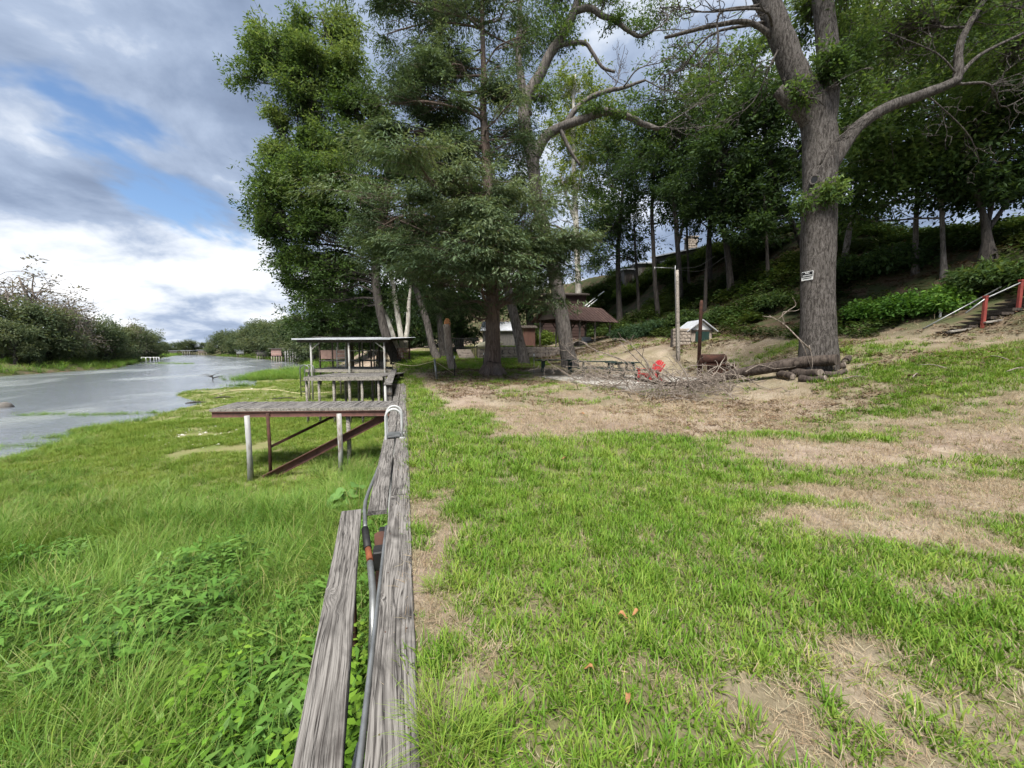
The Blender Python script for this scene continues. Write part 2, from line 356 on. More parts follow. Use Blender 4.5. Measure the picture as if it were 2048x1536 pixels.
MAT = dict(
    plank=woodmat('weathered_plank', (.205, .190, .174), (.058, .051, .046)),
    deckwood=woodmat('grey_deck_wood', (.20, .187, .175), (.072, .066, .062), False, .6),
    darkwood=woodmat('dark_old_wood', (.085, .07, .058), (.035, .028, .024), False, .5),
    postwood=woodmat('pale_post_wood', (.34, .31, .27), (.16, .145, .125), False, .5),
    polewood=woodmat('grey_pole_wood', (.36, .32, .275), (.17, .15, .13), False, .6),
    white=M('white_paint', (.72, .73, .74), (.50, .50, .48), 6, .45, .1, 0, (1, 1, 1), (.33, .27, .20), 9, (.62, .74)),
    whitepost=M('chalky_white_pipe', (.42, .42, .41), (.26, .255, .24), 5, .6, .15, 0, (1, 1, .4), (.16, .13, .10), 5, (.50, .66)),
    galv=M('galvanised_metal', (.30, .31, .31), (.17, .17, .17), 7, .5, .05, .75),
    tin=M('pale_tin_roof', (.62, .64, .67), (.46, .47, .50), 3, .45, .05, .35),
    rust=M('rusty_steel', (.098, .044, .029), (.040, .022, .018), 7, .9, .45, .05),
    rustred=M('red_oxide_steel', (.175, .085, .068), (.10, .052, .044), 6, .75, .25, .0, (1, 1, 1), (.09, .05, .04), 5, (.54, .68)),
    rustroof=M('rusted_tin_roof', (.075, .043, .036), (.046, .027, .023), 2.5, .8, .2, .05, (1, 1, 1), (.11, .07, .058), 1.5),
    black=M('black_steel', (.022, .021, .021), (.010, .010, .010), 6, .6, .1),
    orange=M('orange_rust', (.22, .068, .028), (.10, .036, .02), 14, .85, .3),
    greenpaint=M('dark_green_paint', (.018, .044, .036), (.011, .026, .022), 5, .55, .12, 0, (1, 1, 1), (.05, .06, .055), 6, (.6, .72)),
    red=M('red_plastic', (.40, .012, .020), (.32, .009, .015), 3, .42, .05, 0, spec=.5),
    redpost=M('red_painted_wood', (.27, .055, .042), (.17, .035, .030), 6, .7, .15),
    concrete=M('concrete_slab', (.36, .34, .31), (.24, .225, .20), 2.2, .9, .2, 0, (1, 1, 1), (.20, .17, .13), .9, (.5, .66)),
    stone=M('pale_stone', (.40, .34, .28), (.24, .20, .165), 4, .9, .4, 0, (1, 1, 1), (.15, .12, .10), 2),
    mortar=M('dark_mortar', (.11, .095, .085), (.07, .06, .055), 8, .95, .3),
    brick=M('red_brick', (.058, .034, .029), (.040, .024, .021), 5, .9, .2),
    brownboard=M('brown_boards', (.115, .055, .040), (.065, .034, .026), 4, .85, .15, 0, (4, 4, .6)),
    greyboard=M('grey_boards', (.145, .135, .125), (.08, .074, .07), 4, .85, .15, 0, (4, 4, .6)),
    tanboard=M('tan_gable_board', (.20, .155, .125), (.14, .108, .086), 3, .85, .1),
    pinkboard=M('faded_pink_board', (.42, .27, .23), (.30, .19, .165), 3, .85, .1),
    cream=M('cream_fibreglass', (.66, .60, .42), (.55, .49, .33), 3, .4, .03),
    glass=M('dark_window', (.03, .035, .04), (.02, .022, .025), 3, .12, 0, 0, spec=.6),
    plastic=M('grey_plastic', (.50, .50, .50), (.38, .38, .38), 4, .5, .03),
    hose=M('pale_hose', (.58, .50, .30), (.44, .37, .22), 9, .6, .05),
    signblack=M('sign_black', (.018, .018, .019), (.014, .014, .014), 3, .4, 0),
    signwhite=M('sign_white', (.74, .74, .73), (.62, .62, .60), 5, .4, 0),
    cutwood=M('fresh_cut_wood', (.50, .25, .10), (.34, .14, .06), 6, .8, .2, 0, (1, 1, .3)),
    deadleaf=M('dead_leaf', (.34, .17, .07), (.20, .09, .04), 20, .7, .1),
    rock=M('river_stone', (.17, .155, .14), (.09, .082, .072), 8, .9, .3),
    shell=M('bleached_stone', (.66, .63, .57), (.48, .45, .40), 9, .85, .2),
    bark_pecan=barkmat('pecan_bark', (.142, .128, .117), (.050, .043, .038), 17, 4.0, 1.6),
    bark_grey=barkmat('grey_bark', (.155, .138, .125), (.070, .061, .054), 9, 1.6, .9),
    bark_cyp=barkmat('cypress_bark', (.165, .122, .098), (.078, .056, .045), 13, .8, .9, (.16, .135, .12)),
    bark_dark=barkmat('dark_bark', (.075, .066, .058), (.036, .031, .028), 8, 1.4, .8),
    bark_pale=barkmat('pale_sycamore_bark', (.58, .55, .49), (.36, .33, .28), 4, 1.2, .3, (.24, .21, .175)),
    bark_dead=barkmat('bleached_dead_wood', (.30, .255, .215), (.16, .13, .106), 14, 1.4, .5),
    bark_log=barkmat('fallen_log_bark', (.095, .076, .063), (.04, .031, .026), 10, 1.6, .9),
    leaf=leafmat('broad_leaves'), frond=leafmat('feathery_cypress_leaves', trans=.30, rough=.6),
)
# ------------------------------------------------------------------ ground, river
def lines(segs):
    o = []
    for a, b, st in segs: o += list(np.arange(a, b, st))
    return np.array(sorted(set(np.round(o + [segs[-1][1]], 4))))
gx = lines([(-700, -160, 30), (-160, -60, 5), (-60, -24, 1.2), (-24, -1, .3), (-1, .4, .07), (.4, 14, .25), (14, 30, .4), (30, 60, 1.2), (60, 160, 8), (160, 700, 45)])
gy = lines([(-30, 0, 2), (0, 12, .28), (12, 20, .2), (20, 36, .4), (36, 80, 1.0), (80, 280, 4), (280, 1500, 60)])
GX, GY = np.meshgrid(gx, gy); GZ = H(GX.ravel(), GY.ravel())
gv = np.stack([GX.ravel(), GY.ravel(), GZ], 1); nx, ny = len(gx), len(gy)
a = (np.arange(ny - 1)[:, None] * nx + np.arange(nx - 1)[None]).ravel()
gme = fastmesh('ground', gv, np.stack([a, a + 1, a + nx + 1, a + nx], 1), smooth=True)

BARE = [  # worn bare places on the lawn: picture point, half size in metres across and away, strength
    (856, 1010, .22, .36, 1.0), (858, 1110, .16, .36, .95), (850, 1190, .14, .24, .9), (884, 1290, .15, .14, 1.0), (905, 1060, .20, .22, .6), (958, 1195, .14, .10, .6),
    (1025, 967, .16, .14, .7), (1350, 1105, .14, .09, .8), (1480, 1460, .20, .20, .9), (1440, 1390, .13, .12, .8), (1540, 1515, .20, .12, .9),
    (1900, 1410, .26, .10, .55), (1990, 1350, .28, .12, .55), (1960, 1500, .26, .10, .4), (1640, 1330, .28, .12, .6), (1780, 1185, .22, .10, .8), (1600, 1290, .2, .08, .5),
    (1620, 985, .55, .22, 1.0), (1720, 1040, .85, .20, 1.0), (1850, 1080, .6, .15, .9), (1560, 900, .5, .28, 1.0), (1880, 985, 1.3, .32, 1.0), (2010, 1020, .9, .3, 1.0), (1700, 925, 1.4, .35, .9), (1930, 900, 1.6, .45, .85),
    (1000, 870, .35, .4, 1.0), (1040, 840, .6, .9, .95), (1130, 850, .8, .8, .95), (1330, 865, 1.6, .5, .95), (1250, 835, 1.6, 1.0, .9), (1470, 830, 1.6, .8, .8), (930, 800, .5, 2.2, .8), (1980, 1180, .4, .15, .5)]
BARE = [(*on(a, b, 0)[:2], c, d, e) for a, b, c, d, e in BARE]
GREENS = [(1080, 845, .5, .5, .9), (1290, 880, .9, .35, .6), (1640, 880, 1.5, .35, .95), (1800, 845, 1.7, .6, .85), (1470, 870, .9, .35, .8), (1990, 935, .9, .28, .9), (1790, 985, .9, .16, .9), (1950, 1030, 1.0, .14, .6), (1570, 925, .35, .12, .7), (1230, 830, .7, .6, .8), (1170, 755, 1.0, .5, .6)]
GREENS = [(*on(a, b, 0)[:2], c, d, e) for a, b, c, d, e in GREENS]
GREENS += [(*gnd(a, b)[0][:2], c, d, e) for a, b, c, d, e in ((1880, 725, 1.6, 1.2, .9), (1740, 700, .9, .8, .7), (1560, 700, 1.0, .8, .6), (1600, 760, 1.0, 1.0, .35), (2000, 735, 1.5, 1.2, .8))]
def lawn_green(x, y):                        # 1 thick green turf .. 0 bare straw and dust
    wx = x + (fbm2(x, y, 1.1, 3, 31.) - .5) * 1.1; wy = y + (fbm2(x, y, 1.1, 3, 47.) - .5) * 1.1
    wx = wx + (fbm2(x, y, 4.2, 3, 131.) - .5) * .4; wy = wy + (fbm2(x, y, 4.2, 3, 147.) - .5) * .4
    d = np.hypot(x, y)
    g = np.interp(d + 1.5 * (fbm2(x, y, .6, 3, 3.) - .5) + np.interp(x, [0, 1, 3], [-30, -4, 0]), [6.6, 8.8, 30, 60], [1.0, .38, .36, .34])
    g = np.where((y > 22.0) & (x - .12 * (y - 22) < 9.2), np.maximum(g, .95), g)
    g = g + .5 * (fbm2(x, y, 3.1, 3, 77.) - .5) + .6 * (fbm2(x, y, .75, 4, 21.) - .5) * np.interp(g, [.3, .9], [1.5, .9])
    def q(e, s): return np.exp(-(((wx - e[0]) * cos(YAW) - (wy - e[1]) * sin(YAW)) / e[2]) ** 2 * s - (((wx - e[0]) * sin(YAW) + (wy - e[1]) * cos(YAW)) / e[3]) ** 2 * s)
    for e in GREENS: g = g + e[4] * q(e, .8) * .8
    for e in BARE: g = g - 1.2 * e[4] * q(e, .8)
    return np.clip(g, 0, 1)
onlawn = (gv[:, 0] > -.3) & (gv[:, 0] < 60) & (gv[:, 1] > -5) & (gv[:, 1] < 60)
zone = np.zeros((len(gv), 3)); xs, ys = gv[:, 0], gv[:, 1]
zone[onlawn, 0] = lawn_green(xs[onlawn], ys[onlawn])
zone[:, 1] = np.where((xs > wallx(ys)) & (ys < 90), np.interp(xs - shift(ys) - np.clip(.11 * (ys - 9), -.6, 2.2), [16.5, 19], [0, 1]), 1.0)   # wooded ground
zone[:, 1] = np.where((xs <= wallx(ys)) & (ys < 70) & (xs > -30), 0, zone[:, 1])
zone[:, 2] = ((xs <= wallx(ys)) & (ys < 70) & (xs > -30)).astype(float)                                # river flat below the wall
ca = gme.color_attributes.new('zone', 'FLOAT_COLOR', 'POINT'); c4 = np.ones((len(gv), 4), np.float32); c4[:, :3] = zone; ca.data.foreach_set('color', c4.ravel())
m, nt, p, out = newmat('ground_soil'); ge = N(nt, 'ShaderNodeNewGeometry'); P = ge.outputs['Position']
za = N(nt, 'ShaderNodeAttribute', attribute_name='zone'); zs = N(nt, 'ShaderNodeSeparateColor'); L(nt, za.outputs['Color'], zs.inputs[0])
n1 = noise(nt, P, 9, 8, .68, .3); n2 = noise(nt, P, 1.3, 6, .6, .2); n3 = noise(nt, mapping(nt, P, (60, 22, 40)), 1., 4, .7, 1.5)
straw = ramp(nt, math_node(nt, 'ADD', math_node(nt, 'MULTIPLY', n3, .7), math_node(nt, 'MULTIPLY', n1, .35)), [(.32, (.105, .080, .060)), (.48, (.27, .215, .165)), (.68, (.45, .375, .295))])
straw = mix(nt, ramp(nt, noise(nt, P, .42, 5, .65, .4), [(.46, 0.), (.62, .65)]), straw, mix(nt, n1, (.085, .060, .044), (.20, .145, .11)))
straw = mix(nt, ramp(nt, n2, [(.42, 0.), (.62, .75)]), straw, mix(nt, n1, (.12, .085, .062), (.26, .19, .145)))
under = mix(nt, n1, (.055, .072, .022), (.16, .15, .06))
c = mix(nt, math_node(nt, 'MULTIPLY', zs.outputs[0], .85), straw, under)
litter = mix(nt, n1, (.050, .036, .024), (.15, .108, .072))
litter = mix(nt, ramp(nt, n2, [(.4, 0.), (.55, .8)]), litter, mix(nt, n1, (.025, .04, .014), (.06, .085, .03)))
c = mix(nt, zs.outputs[1], c, litter)
flat = mix(nt, ramp(nt, n2, [(.35, 0.), (.6, 1.)]), mix(nt, n1, (.085, .125, .03), (.18, .20, .07)), mix(nt, n1, (.14, .14, .06), (.26, .235, .12)))
c = mix(nt, zs.outputs[2], c, flat)
L(nt, c, p.inputs['Base Color']); p.inputs['Roughness'].default_value = .95; p.inputs['Specular IOR Level'].default_value = .1
setbump(nt, p, math_node(nt, 'ADD', n1, n3), .6, .03)
gme.materials.append(m)
ground = link('ground', gme); tag(ground, kind='structure')

m, nt, p, out = newmat('river_water'); ge = N(nt, 'ShaderNodeNewGeometry'); P = ge.outputs['Position']
w1 = noise(nt, mapping(nt, P, (1.0, 1.5, 1)), 2.2, 5, .6, .6); w2 = noise(nt, mapping(nt, P, (1, 1.4, 1)), .35, 4, .6, .4)
scum = ramp(nt, noise(nt, mapping(nt, P, (.9, .35, 1)), .16, 6, .62, .6), [(.50, 0.), (.66, .7)])
c = mix(nt, scum, (.15, .165, .185), (.23, .245, .215))
L(nt, c, p.inputs['Base Color']); p.inputs['IOR'].default_value = 1.33; p.inputs['Specular IOR Level'].default_value = .5
L(nt, math_node(nt, 'ADD', .12, math_node(nt, 'MULTIPLY', scum, .30)), p.inputs['Roughness'])
setbump(nt, p, math_node(nt, 'ADD', math_node(nt, 'MULTIPLY', w1, .6), w2), .55, .12)
wm = MB(); wm.add([(-700, -40, WATER), (30, -40, WATER), (30, 40, WATER), (-8, 60, WATER), (-8, 900, WATER), (-700, 900, WATER)], [(0, 1, 2, 3, 4, 5)])
tag(part('river', wm, m), kind='structure')
# ------------------------------------------------------------------ timber river wall with its cap planks
def ground_z(p): return gz(p[0], p[1])
def plank_obj(name, a, b, w, t, mat, parent, label=None, twist=0.0, bevel=.006):   # board whose grain runs along its own Y
    a = np.asarray(a, float); b = np.asarray(b, float); l = np.linalg.norm(b - a)
    mb = MB(); n = max(2, int(l / .35)); prof = np.array([(-.5, -.5), (.5, -.5), (.5, .35), (.47, .5), (-.47, .5), (-.5, .35)])
    ys = np.linspace(-l / 2, l / 2, n); V = []
    jr = np.random.default_rng(int(abs(a[0] * 911 + a[1] * 577 + l * 131)) % 99991)
    for y in ys:
        q = prof * (w * (1 + jr.normal(0, .008)), t); V += [(u + jr.normal(0, .0012), y, v + jr.normal(0, .0015)) for u, v in q]
    f = [(k * 6 + j, k * 6 + (j + 1) % 6, (k + 1) * 6 + (j + 1) % 6, (k + 1) * 6 + j) for k in range(n - 1) for j in range(6)]
    f = [q[::-1] for q in f] + [tuple(range(6)), tuple(range((n - 1) * 6, n * 6))[::-1]]
    mb.add(V, [q[::-1] for q in f]); me = mb.mesh(name); me.materials.append(mat); o = link(name, me, parent)
    y = (b - a) / l; x = np.cross(y, (0, 0, 1)); x /= np.linalg.norm(x); z = np.cross(x, y)
    mt = mathutils.Matrix(((x[0], y[0], z[0]), (x[1], y[1], z[1]), (x[2], y[2], z[2]))).to_4x4() @ mathutils.Matrix.Rotation(twist, 4, 'Y')
    c = (a + b) / 2 - origin_of(parent) - z * t / 2
    o.location = c; o.rotation_euler = mt.to_euler(); return tag(o, label)

wall = thing('river_wall', (-.14, 0, -1.8), 'weathered timber river wall capped with grey planks running away from the camera', 'retaining wall')
for y0, y1, jx in ((-.7, 4.32, 0), (4.33, 8.9, .006), (8.91, 13.35, -.004), (13.36, 18.7, .004)):
    plank_obj('cap_plank', (-.082 + jx, y0, .032), (-.082 + jx * .5, y1, .03), .205, .045, MAT['plank'], wall)
pl0 = on(752, 1021, .02); pl1 = on(786, 868, .02)
plank_obj('cap_plank', (-.295, pl0[1], .02), (-.295, 8.3, .022), .185, .045, MAT['plank'], wall)
plank_obj('cap_plank', (-.292, 8.32, .022), (-.292, 13.3, .024), .185, .045, MAT['plank'], wall)
plank_obj('cap_plank', (-.292, 13.32, .024), (-.290, 18.6, .028), .185, .045, MAT['plank'], wall)
mb = MB()
for y in np.arange(-.5, 18.5, .26): mb.box((-.165 + .006 * sin(y * 7), y, -1.07), (.03, .25, 2.05))
part('wall_boards', mb, MAT['greyboard'], wall, kind='stuff')
for y in (1.05, 3.55, 6.1, 8.6, 11.1): part('wall_post', MB().tube([(-.245, y, -2.1), (-.24, y, -.03)], .055, 10), MAT['whitepost'] if y > 5 else MAT['rust'], wall)
part('wall_bracket', MB().box((-.25, 1.42, -.13), (.10, .12, .14), bevel=.01), MAT['rust'], wall)
part('bolt', MB().tube([(-.37, 1.36, -.13), (-.24, 1.38, -.13)], .018, 8).tube([(-.262, 1.377, -.13), (-.245, 1.38, -.13)], .034, 6), MAT['galv'], wall)
part('wall_bracket', MB().box((-.245, 3.35, -.14), (.09, .14, .16), bevel=.01).box((-.235, 3.62, -.09), (.05, .22, .10), bevel=.008), MAT['black'], wall)
for y in np.arange(.1, 13, .62):            # nail heads
    pass
nails = MB()
for y in np.arange(.35, 12.6, .61):
    for x in (-.145, -.03): nails.tube([(x + .01 * sin(y * 9), y, .030), (x + .01 * sin(y * 9), y, .0335)], .004, 6)
part('nail_heads', nails, MAT['rust'], wall, kind='stuff')

pr = on(740, 1536, -.05); 
pipe_pts = np.array([(-.224, -.4, -.05), (-.212, 1.3, -.045), (-.202, 2.6, -.035), (-.197, 3.7, -.035)])
solo('rail_pipe', MB().tube(spline(pipe_pts, 12), .015, 10), MAT['galv'], 'long dull grey pipe squeezed along the edge of the near cap plank', 'pipe')
lp = thing('loose_plank', on(650, 1270, -.02) - np.array([0, 0, .03]), 'loose grey plank pushed out from the wall, lying nearest the tall grass', 'plank')
a0 = on(632, 1545, -.03); a1 = on(703, 1020, -.02); dv = unit(a1 - a0)
plank_obj('board', a0 - dv * .5, a1, .19, .045, MAT['plank'], lp)
part('support_post', MB().tube([a0 + dv * .35 + (0, 0, -1.9), a0 + dv * .35 + (0, 0, -.05)], .045, 8), MAT['rust'], lp)
part('support_post', MB().tube([a1 - dv * .5 + (0.0, 0, -1.9), a1 - dv * .5 + (0, 0, -.05)], .045, 8), MAT['rust'], lp)
bp = thing('broken_pipe', on(735, 1080, -.1), 'broken galvanised pipe with black coupling and rust band beside the loose plank', 'pipe')
part('upper_pipe', MB().tube(spline([on(772, 893, -.05), on(752, 948, -.04), on(731, 1003, -.05), on(731, 1062, -.06)], 10), .020, 10), MAT['galv'], bp)
part('coupling', MB().tube([on(730, 1058, -.06), on(736, 1098, -.09)], .032, 12), MAT['black'], bp)
part('rust_band', MB().tube([on(736, 1097, -.09), on(740, 1121, -.115)], .026, 12), MAT['orange'], bp)
part('lower_pipe', MB().tube(spline([on(740, 1125, -.12), on(745, 1175, -.17), on(746, 1230, -.24), on(743, 1330, -.5), on(738, 1420, -1.3)], 12), .026, 12), MAT['galv'], bp)
solo('pipe_offcut', MB().tube([on(722, 1485, -.45), on(703, 1570, -.55)], .022, 10), MAT['whitepost'], 'short pale pipe end sticking out between the planks at the bottom edge', 'pipe')

# raised wall section behind the jog
A = on(768, 767, .47); x0, yj = A[0], A[1]
rw = thing('raised_wall', (x0, yj, -1.8), 'raised section of the timber river wall with vertical boards beyond the first deck', 'retaining wall')
for k in range(3):
    y0 = yj + k * 9.0; plank_obj('cap_plank', (x0 + .12, y0, .47), (x0 + .12, y0 + 8.97, .50 + .02 * k), .27, .05, MAT['deckwood'], rw)
for k in range(4):
    xx = x0 + .07 + k * (-.40 - x0 - .07) / 4 - .045
    part('board', MB().box((xx + .045, yj + .10, -.60), (.05, .03, 2.05), bevel=.004), MAT['postwood'] if k % 2 == 0 else MAT['greyboard'], rw)
part('rail', MB().box(((x0 - .42) / 2 + .03, yj + .07, .12), (-.42 - x0 - .06, .035, .08)), MAT['darkwood'], rw)
part('rail', MB().box(((x0 - .42) / 2 + .03, yj + .07, .38), (-.42 - x0 - .06, .035, .08)), MAT['darkwood'], rw)
part('corner_post', MB().tube([(x0 + .03, yj + .05, -2.), (x0 + .03, yj + .05, .42)], .04, 10), MAT['whitepost'], rw)
mb = MB()
for k in range(100): mb.box((x0 + .05, yj + .3 + k * .27, -.85), (.04, .262, 2.4))
part('wall_boards', mb, MAT['greyboard'], rw, kind='stuff')

# ------------------------------------------------------------------ swim ladder over the wall
ly = on(790, 872, .03)[1]
ld = thing('swim_ladder', (-.2, ly, .03), 'white tube swim ladder hooped over the wall next to the first deck', 'ladder')
for dy in (-.2, .2):
    th = np.linspace(0, pi, 12); arc = [(-.21 + .135 * cos(t), ly + dy, .40 + .15 * sin(t)) for t in th]
    part('handrail', MB().tube([(-.075, ly + dy, .03), (-.075, ly + dy, .25)] + arc + [(-.345, ly + dy, .2), (-.345, ly + dy, -.6), (-.345, ly + dy, -1.5)], .021, 10), MAT['plastic'], ld)
    part('foot_plate', MB().box((-.075, ly + dy, .038), (.08, .08, .012)), MAT['plastic'], ld)
for z in (.06, -.25, -.55, -.85, -1.15):
    part('rung', MB().box((-.345 if z < 0 else -.22, ly, z), (.05 if z < 0 else .22, .40, .02)), MAT['galv'], ld)

# ------------------------------------------------------------------ first deck
Ln, Rn, Lf, Rf = on(420, 818, .03), on(779, 815, .03), on(474, 803.5, .03), on(799, 801.5, .03)
dk = thing('fishing_deck', (Ln + Rn) / 2 * (1, 1, 0) + (0, 0, -1.75), 'nearest low deck of grey boards on a red oxide steel frame', 'deck')
nb = 31
for k in range(nb):
    t = (k + .5) / nb; a = Ln + (Rn - Ln) * t; b = Lf + (Rf - Lf) * t
    e = unit(b - a); j = rng.normal(0, .012, 2)
    plank_obj('deck_board', a + e * j[0] + (0, 0, rng.normal(0, .004)), b + e * j[1] + (0, 0, rng.normal(0, .004)), np.linalg.norm(Rn - Ln) / nb * .93, .038, MAT['deckwood'], dk)
u = unit(Rn - Ln); v = unit(Lf - Ln); zz = np.array([0, 0, 1.])
part('edge_board', MB().bar(Ln - v * .03 + zz * -.03, Rn - v * .03 + zz * -.03, .03, .07), MAT['postwood'], dk)
part('fascia_beam', MB().bar(Ln + u * .05 + zz * -.145, Rn + zz * -.145, .05, .15, bevel=.006).bar(Ln + u * .05 - v * .03 + zz * -.078, Rn - v * .03 + zz * -.078, .06, .012).bar(Ln + u * .05 - v * .03 + zz * -.214, Rn - v * .03 + zz * -.214, .06, .012), MAT['rustred'], dk)
part('rear_beam', MB().bar(Lf + u * .1 + zz * -.13, Rf + zz * -.13, .05, .15), MAT['rust'], dk)
for t in (.02, .34, .68): part('joist', MB().bar(Ln + (Rn - Ln) * t + zz * -.11, Lf + (Rf - Lf) * t + zz * -.11, .05, .10), MAT['rust'], dk)
def deck_post(px, py, back, r, mat, parent, z0=-2.1, name='post', top=-.08):
    p = on(px, py, top) ; p = p + v * back; part(name, MB().tube([(p[0] - .02, p[1], z0), (p[0] + .01, p[1], -1.0), (p[0], p[1], top)], r, 12), mat, parent); return p
P1 = deck_post(490, 833, .10, .062, MAT['whitepost'], dk)
P2 = deck_post(517, 833, .55, .042, MAT['rust'], dk)
P3 = deck_post(676, 829, .10, .062, MAT['whitepost'], dk)
P4 = deck_post(687, 829, .5, .055, MAT['postwood'], dk)
part('brace', MB().bar(at(672, 830, P2[1] / FWD[1] * .985), np.array([P2[0], P2[1], -1.0]), .03, .07), MAT['rust'], dk)
solo('pipe_stub', MB().tube([on(501, 915, -1.2) * (1, 1, 0) + (0, 0, -2), on(501, 915, -1.2)], .05, 10), M('green_pipe', (.10, .17, .13), (.06, .10, .08), 5, .6), 'short grey-green pipe stub in the grass by the white deck post', 'pipe')
rail = thing('boat_rail', on(650, 880, -.9), 'heavy brown steel channel sloping from the wall down into the grass under the deck', 'boat ramp')
q0 = np.array([-.32, Rn[1] + .15, -.12]); q1 = at(528, 958, 10.3); q1[2] = max(q1[2], -1.9)
part('channel_web', MB().bar(q0, q1, .02, .20), MAT['rustred'], rail)
n_ = unit(q1 - q0)
part('channel_flange', MB().bar(q0 + zz * .10 - v * .05, q1 + zz * .10 - v * .05, .11, .016), MAT['rust'], rail)
part('channel_flange', MB().bar(q0 - zz * .10 - v * .05, q1 - zz * .10 - v * .05, .11, .016), MAT['rust'], rail)

# ------------------------------------------------------------------ second deck and the roofed dock
def timber_deck(tag_label, Ln, Rn, depth, posts, zpost, n=14, matf=MAT['postwood'], rows=2, name='timber_deck'):
    Ln, Rn = np.asarray(Ln), np.asarray(Rn); u = unit(Rn - Ln); v = np.array([-u[1], u[0], 0])
    o = thing(name, (Ln + Rn) / 2 * (1, 1, 0) + (0, 0, zpost + .2), tag_label, 'deck'); w = depth / n
    for k in range(n):
        c = Ln + v * (k + .5) * w + zz * rng.normal(0, .005)
        plank_obj('deck_board', c - u * rng.uniform(0, .05), c + (Rn - Ln) + u * rng.uniform(0, .05), w * .93, .04, MAT['deckwood'], o)
    part('fascia', MB().bar(Ln - v * .03 - zz * .10, Rn - v * .03 - zz * .10, .05, .16), matf, o)
    part('rear_beam', MB().bar(Ln + v * (depth - .1) - zz * .12, Rn + v * (depth - .1) - zz * .12, .08, .16), MAT['darkwood'], o)
    for r in range(rows):
        for t in posts:
            c = Ln + (Rn - Ln) * t + v * (.1 + (depth - .25) * r / max(rows - 1, 1))
            part('post', MB().tube([(c[0], c[1], zpost), (c[0], c[1], c[2] - .05)], .055, 8), matf if r == 0 else MAT['polewood'], o)
    return o, u, v
D2L, D2R = at(608, 753.5, 17.5), at(766, 752, 17.2)
d2, u2, v2 = timber_deck('plain grey timber deck on pale posts just beyond the nearest deck', D2L, D2R, 2.6, (.01, .17, .36, .56, .72, .93), -2.1, 16)
RL, RR = at(603, 739, 25.5), at(783, 737.5, 25.0); RL[2] = RR[2] = .30
d3, u3, v3 = timber_deck('boards of the dock under the white-edged flat roof', RL + .3 * unit(RR - RL), RR, 4.2, (.02, .5, .95), -2.1, 18)
rd = thing('roofed_dock', (RL + RR) / 2, 'flat white-edged tin dock roof on slim white posts above the decks', 'dock roof')
zr = at(600, 678, 25.5)[2]; w3 = np.linalg.norm(RR - RL)
def rp(t, s, z): q = RL + u3 * t + v3 * s; return np.array([q[0], q[1], z])
mb = MB()
for k in range(int(w3 / .2) + 3): pass
nseg = 44; prof = []
for k in range(nseg + 1):
    t = -.2 + (w3 + .35) * k / nseg; prof.append((t, .018 * (k % 2)))
V = []
for t, dz in prof: V += [rp(t, -.5, zr + dz), rp(t, 4.6, zr + .22 + dz)]
mb.add(V, [(2 * k, 2 * k + 2, 2 * k + 3, 2 * k + 1) for k in range(nseg)])
V2 = [np.array(q) - zz * .01 for q in V]; mb.add(V2, [(2 * k + 1, 2 * k + 3, 2 * k + 2, 2 * k) for k in range(nseg)])
part('roof_sheet', mb, MAT['tin'], rd)
part('roof_edge', MB().bar(rp(-.22, -.53, zr - .02), rp(w3 + .2, -.53, zr - .02), .03, .09), MAT['tin'], rd)
part('roof_beam', MB().bar(rp(0, -.3, zr - .16), rp(w3, -.3, zr - .16), .06, .16), MAT['darkwood'], rd)
part('roof_beam', MB().bar(rp(0, 4.2, zr + .05), rp(w3, 4.2, zr + .05), .06, .16), MAT['darkwood'], rd)
for t in (.0, w3 - .05): part('side_beam', MB().bar(rp(t, -.3, zr - .06), rp(t, 4.2, zr + .14), .05, .14), MAT['darkwood'], rd)
for t in (.85, 3.35, w3 - .33):
    part('post', MB().tube([rp(t, -.25, -2.1), rp(t, -.25, zr - .1)], .06, 8), MAT['whitepost'], rd)
    part('post', MB().tube([rp(t + .1, 4.1, -2.1), rp(t + .1, 4.1, zr + .1)], .055, 8), MAT['darkwood'] if t > 1 else MAT['polewood'], rd)
part('knee_brace', MB().bar(rp(.88, -.25, zr - .68), rp(1.6, -.25, zr - .12), .05, .07), MAT['whitepost'], rd)
part('knee_brace', MB().bar(rp(w3 - .36, -.25, zr - .62), rp(w3 - 1.05, -.25, zr - .12), .05, .07), MAT['whitepost'], rd)
# clutter on and behind that dock
lc = thing('ladder_rack', rp(2.0, 1.0, .3), 'white tubular ladder frame standing under the dock roof', 'ladder')
for t in (1.75, 2.35): part('upright', MB().tube([rp(t, 1.2, .3), rp(t, 1.2, 1.75)], .03, 8), MAT['white'], lc)
for k in range(5): part('rung', MB().tube([rp(1.75, 1.2, .5 + k * .26), rp(2.35, 1.2, .5 + k * .26)], .02, 6), MAT['white'], lc)
bn = thing('dock_bench', rp(5.0, 2.4, .3), 'low grey bench frame under the right side of the dock roof', 'bench')
part('seat', MB().bar(rp(4.3, 2.4, .74), rp(5.5, 2.4, .74), .4, .05), MAT['deckwood'], bn)
for t in (4.35, 5.42): part('leg', MB().bar(rp(t, 2.4, .3), rp(t, 2.4, .72), .3, .06, up=(0, 1, 0)), MAT['postwood'], bn)
part('side_rail', MB().bar(rp(4.25, 2.1, .45), rp(3.6, 2.1, 1.0), .05, .05), MAT['hose'], bn)
th_ = thing('swim_rail', D2L + zz * .02, 'small grey swim ladder hoop on the river corner of the second deck', 'ladder')
for s in (.15, .5):
    tt = np.linspace(0, pi, 9); c = D2L + v2 * s - u2 * .05
    part('handrail', MB().tube([c - u2 * .22 + zz * -.9] + [c - u2 * .22 * cos(t) + zz * (.35 + .16 * sin(t)) for t in tt] + [c + u2 * .22 + zz * .0], .022, 8), MAT['galv'], th_)
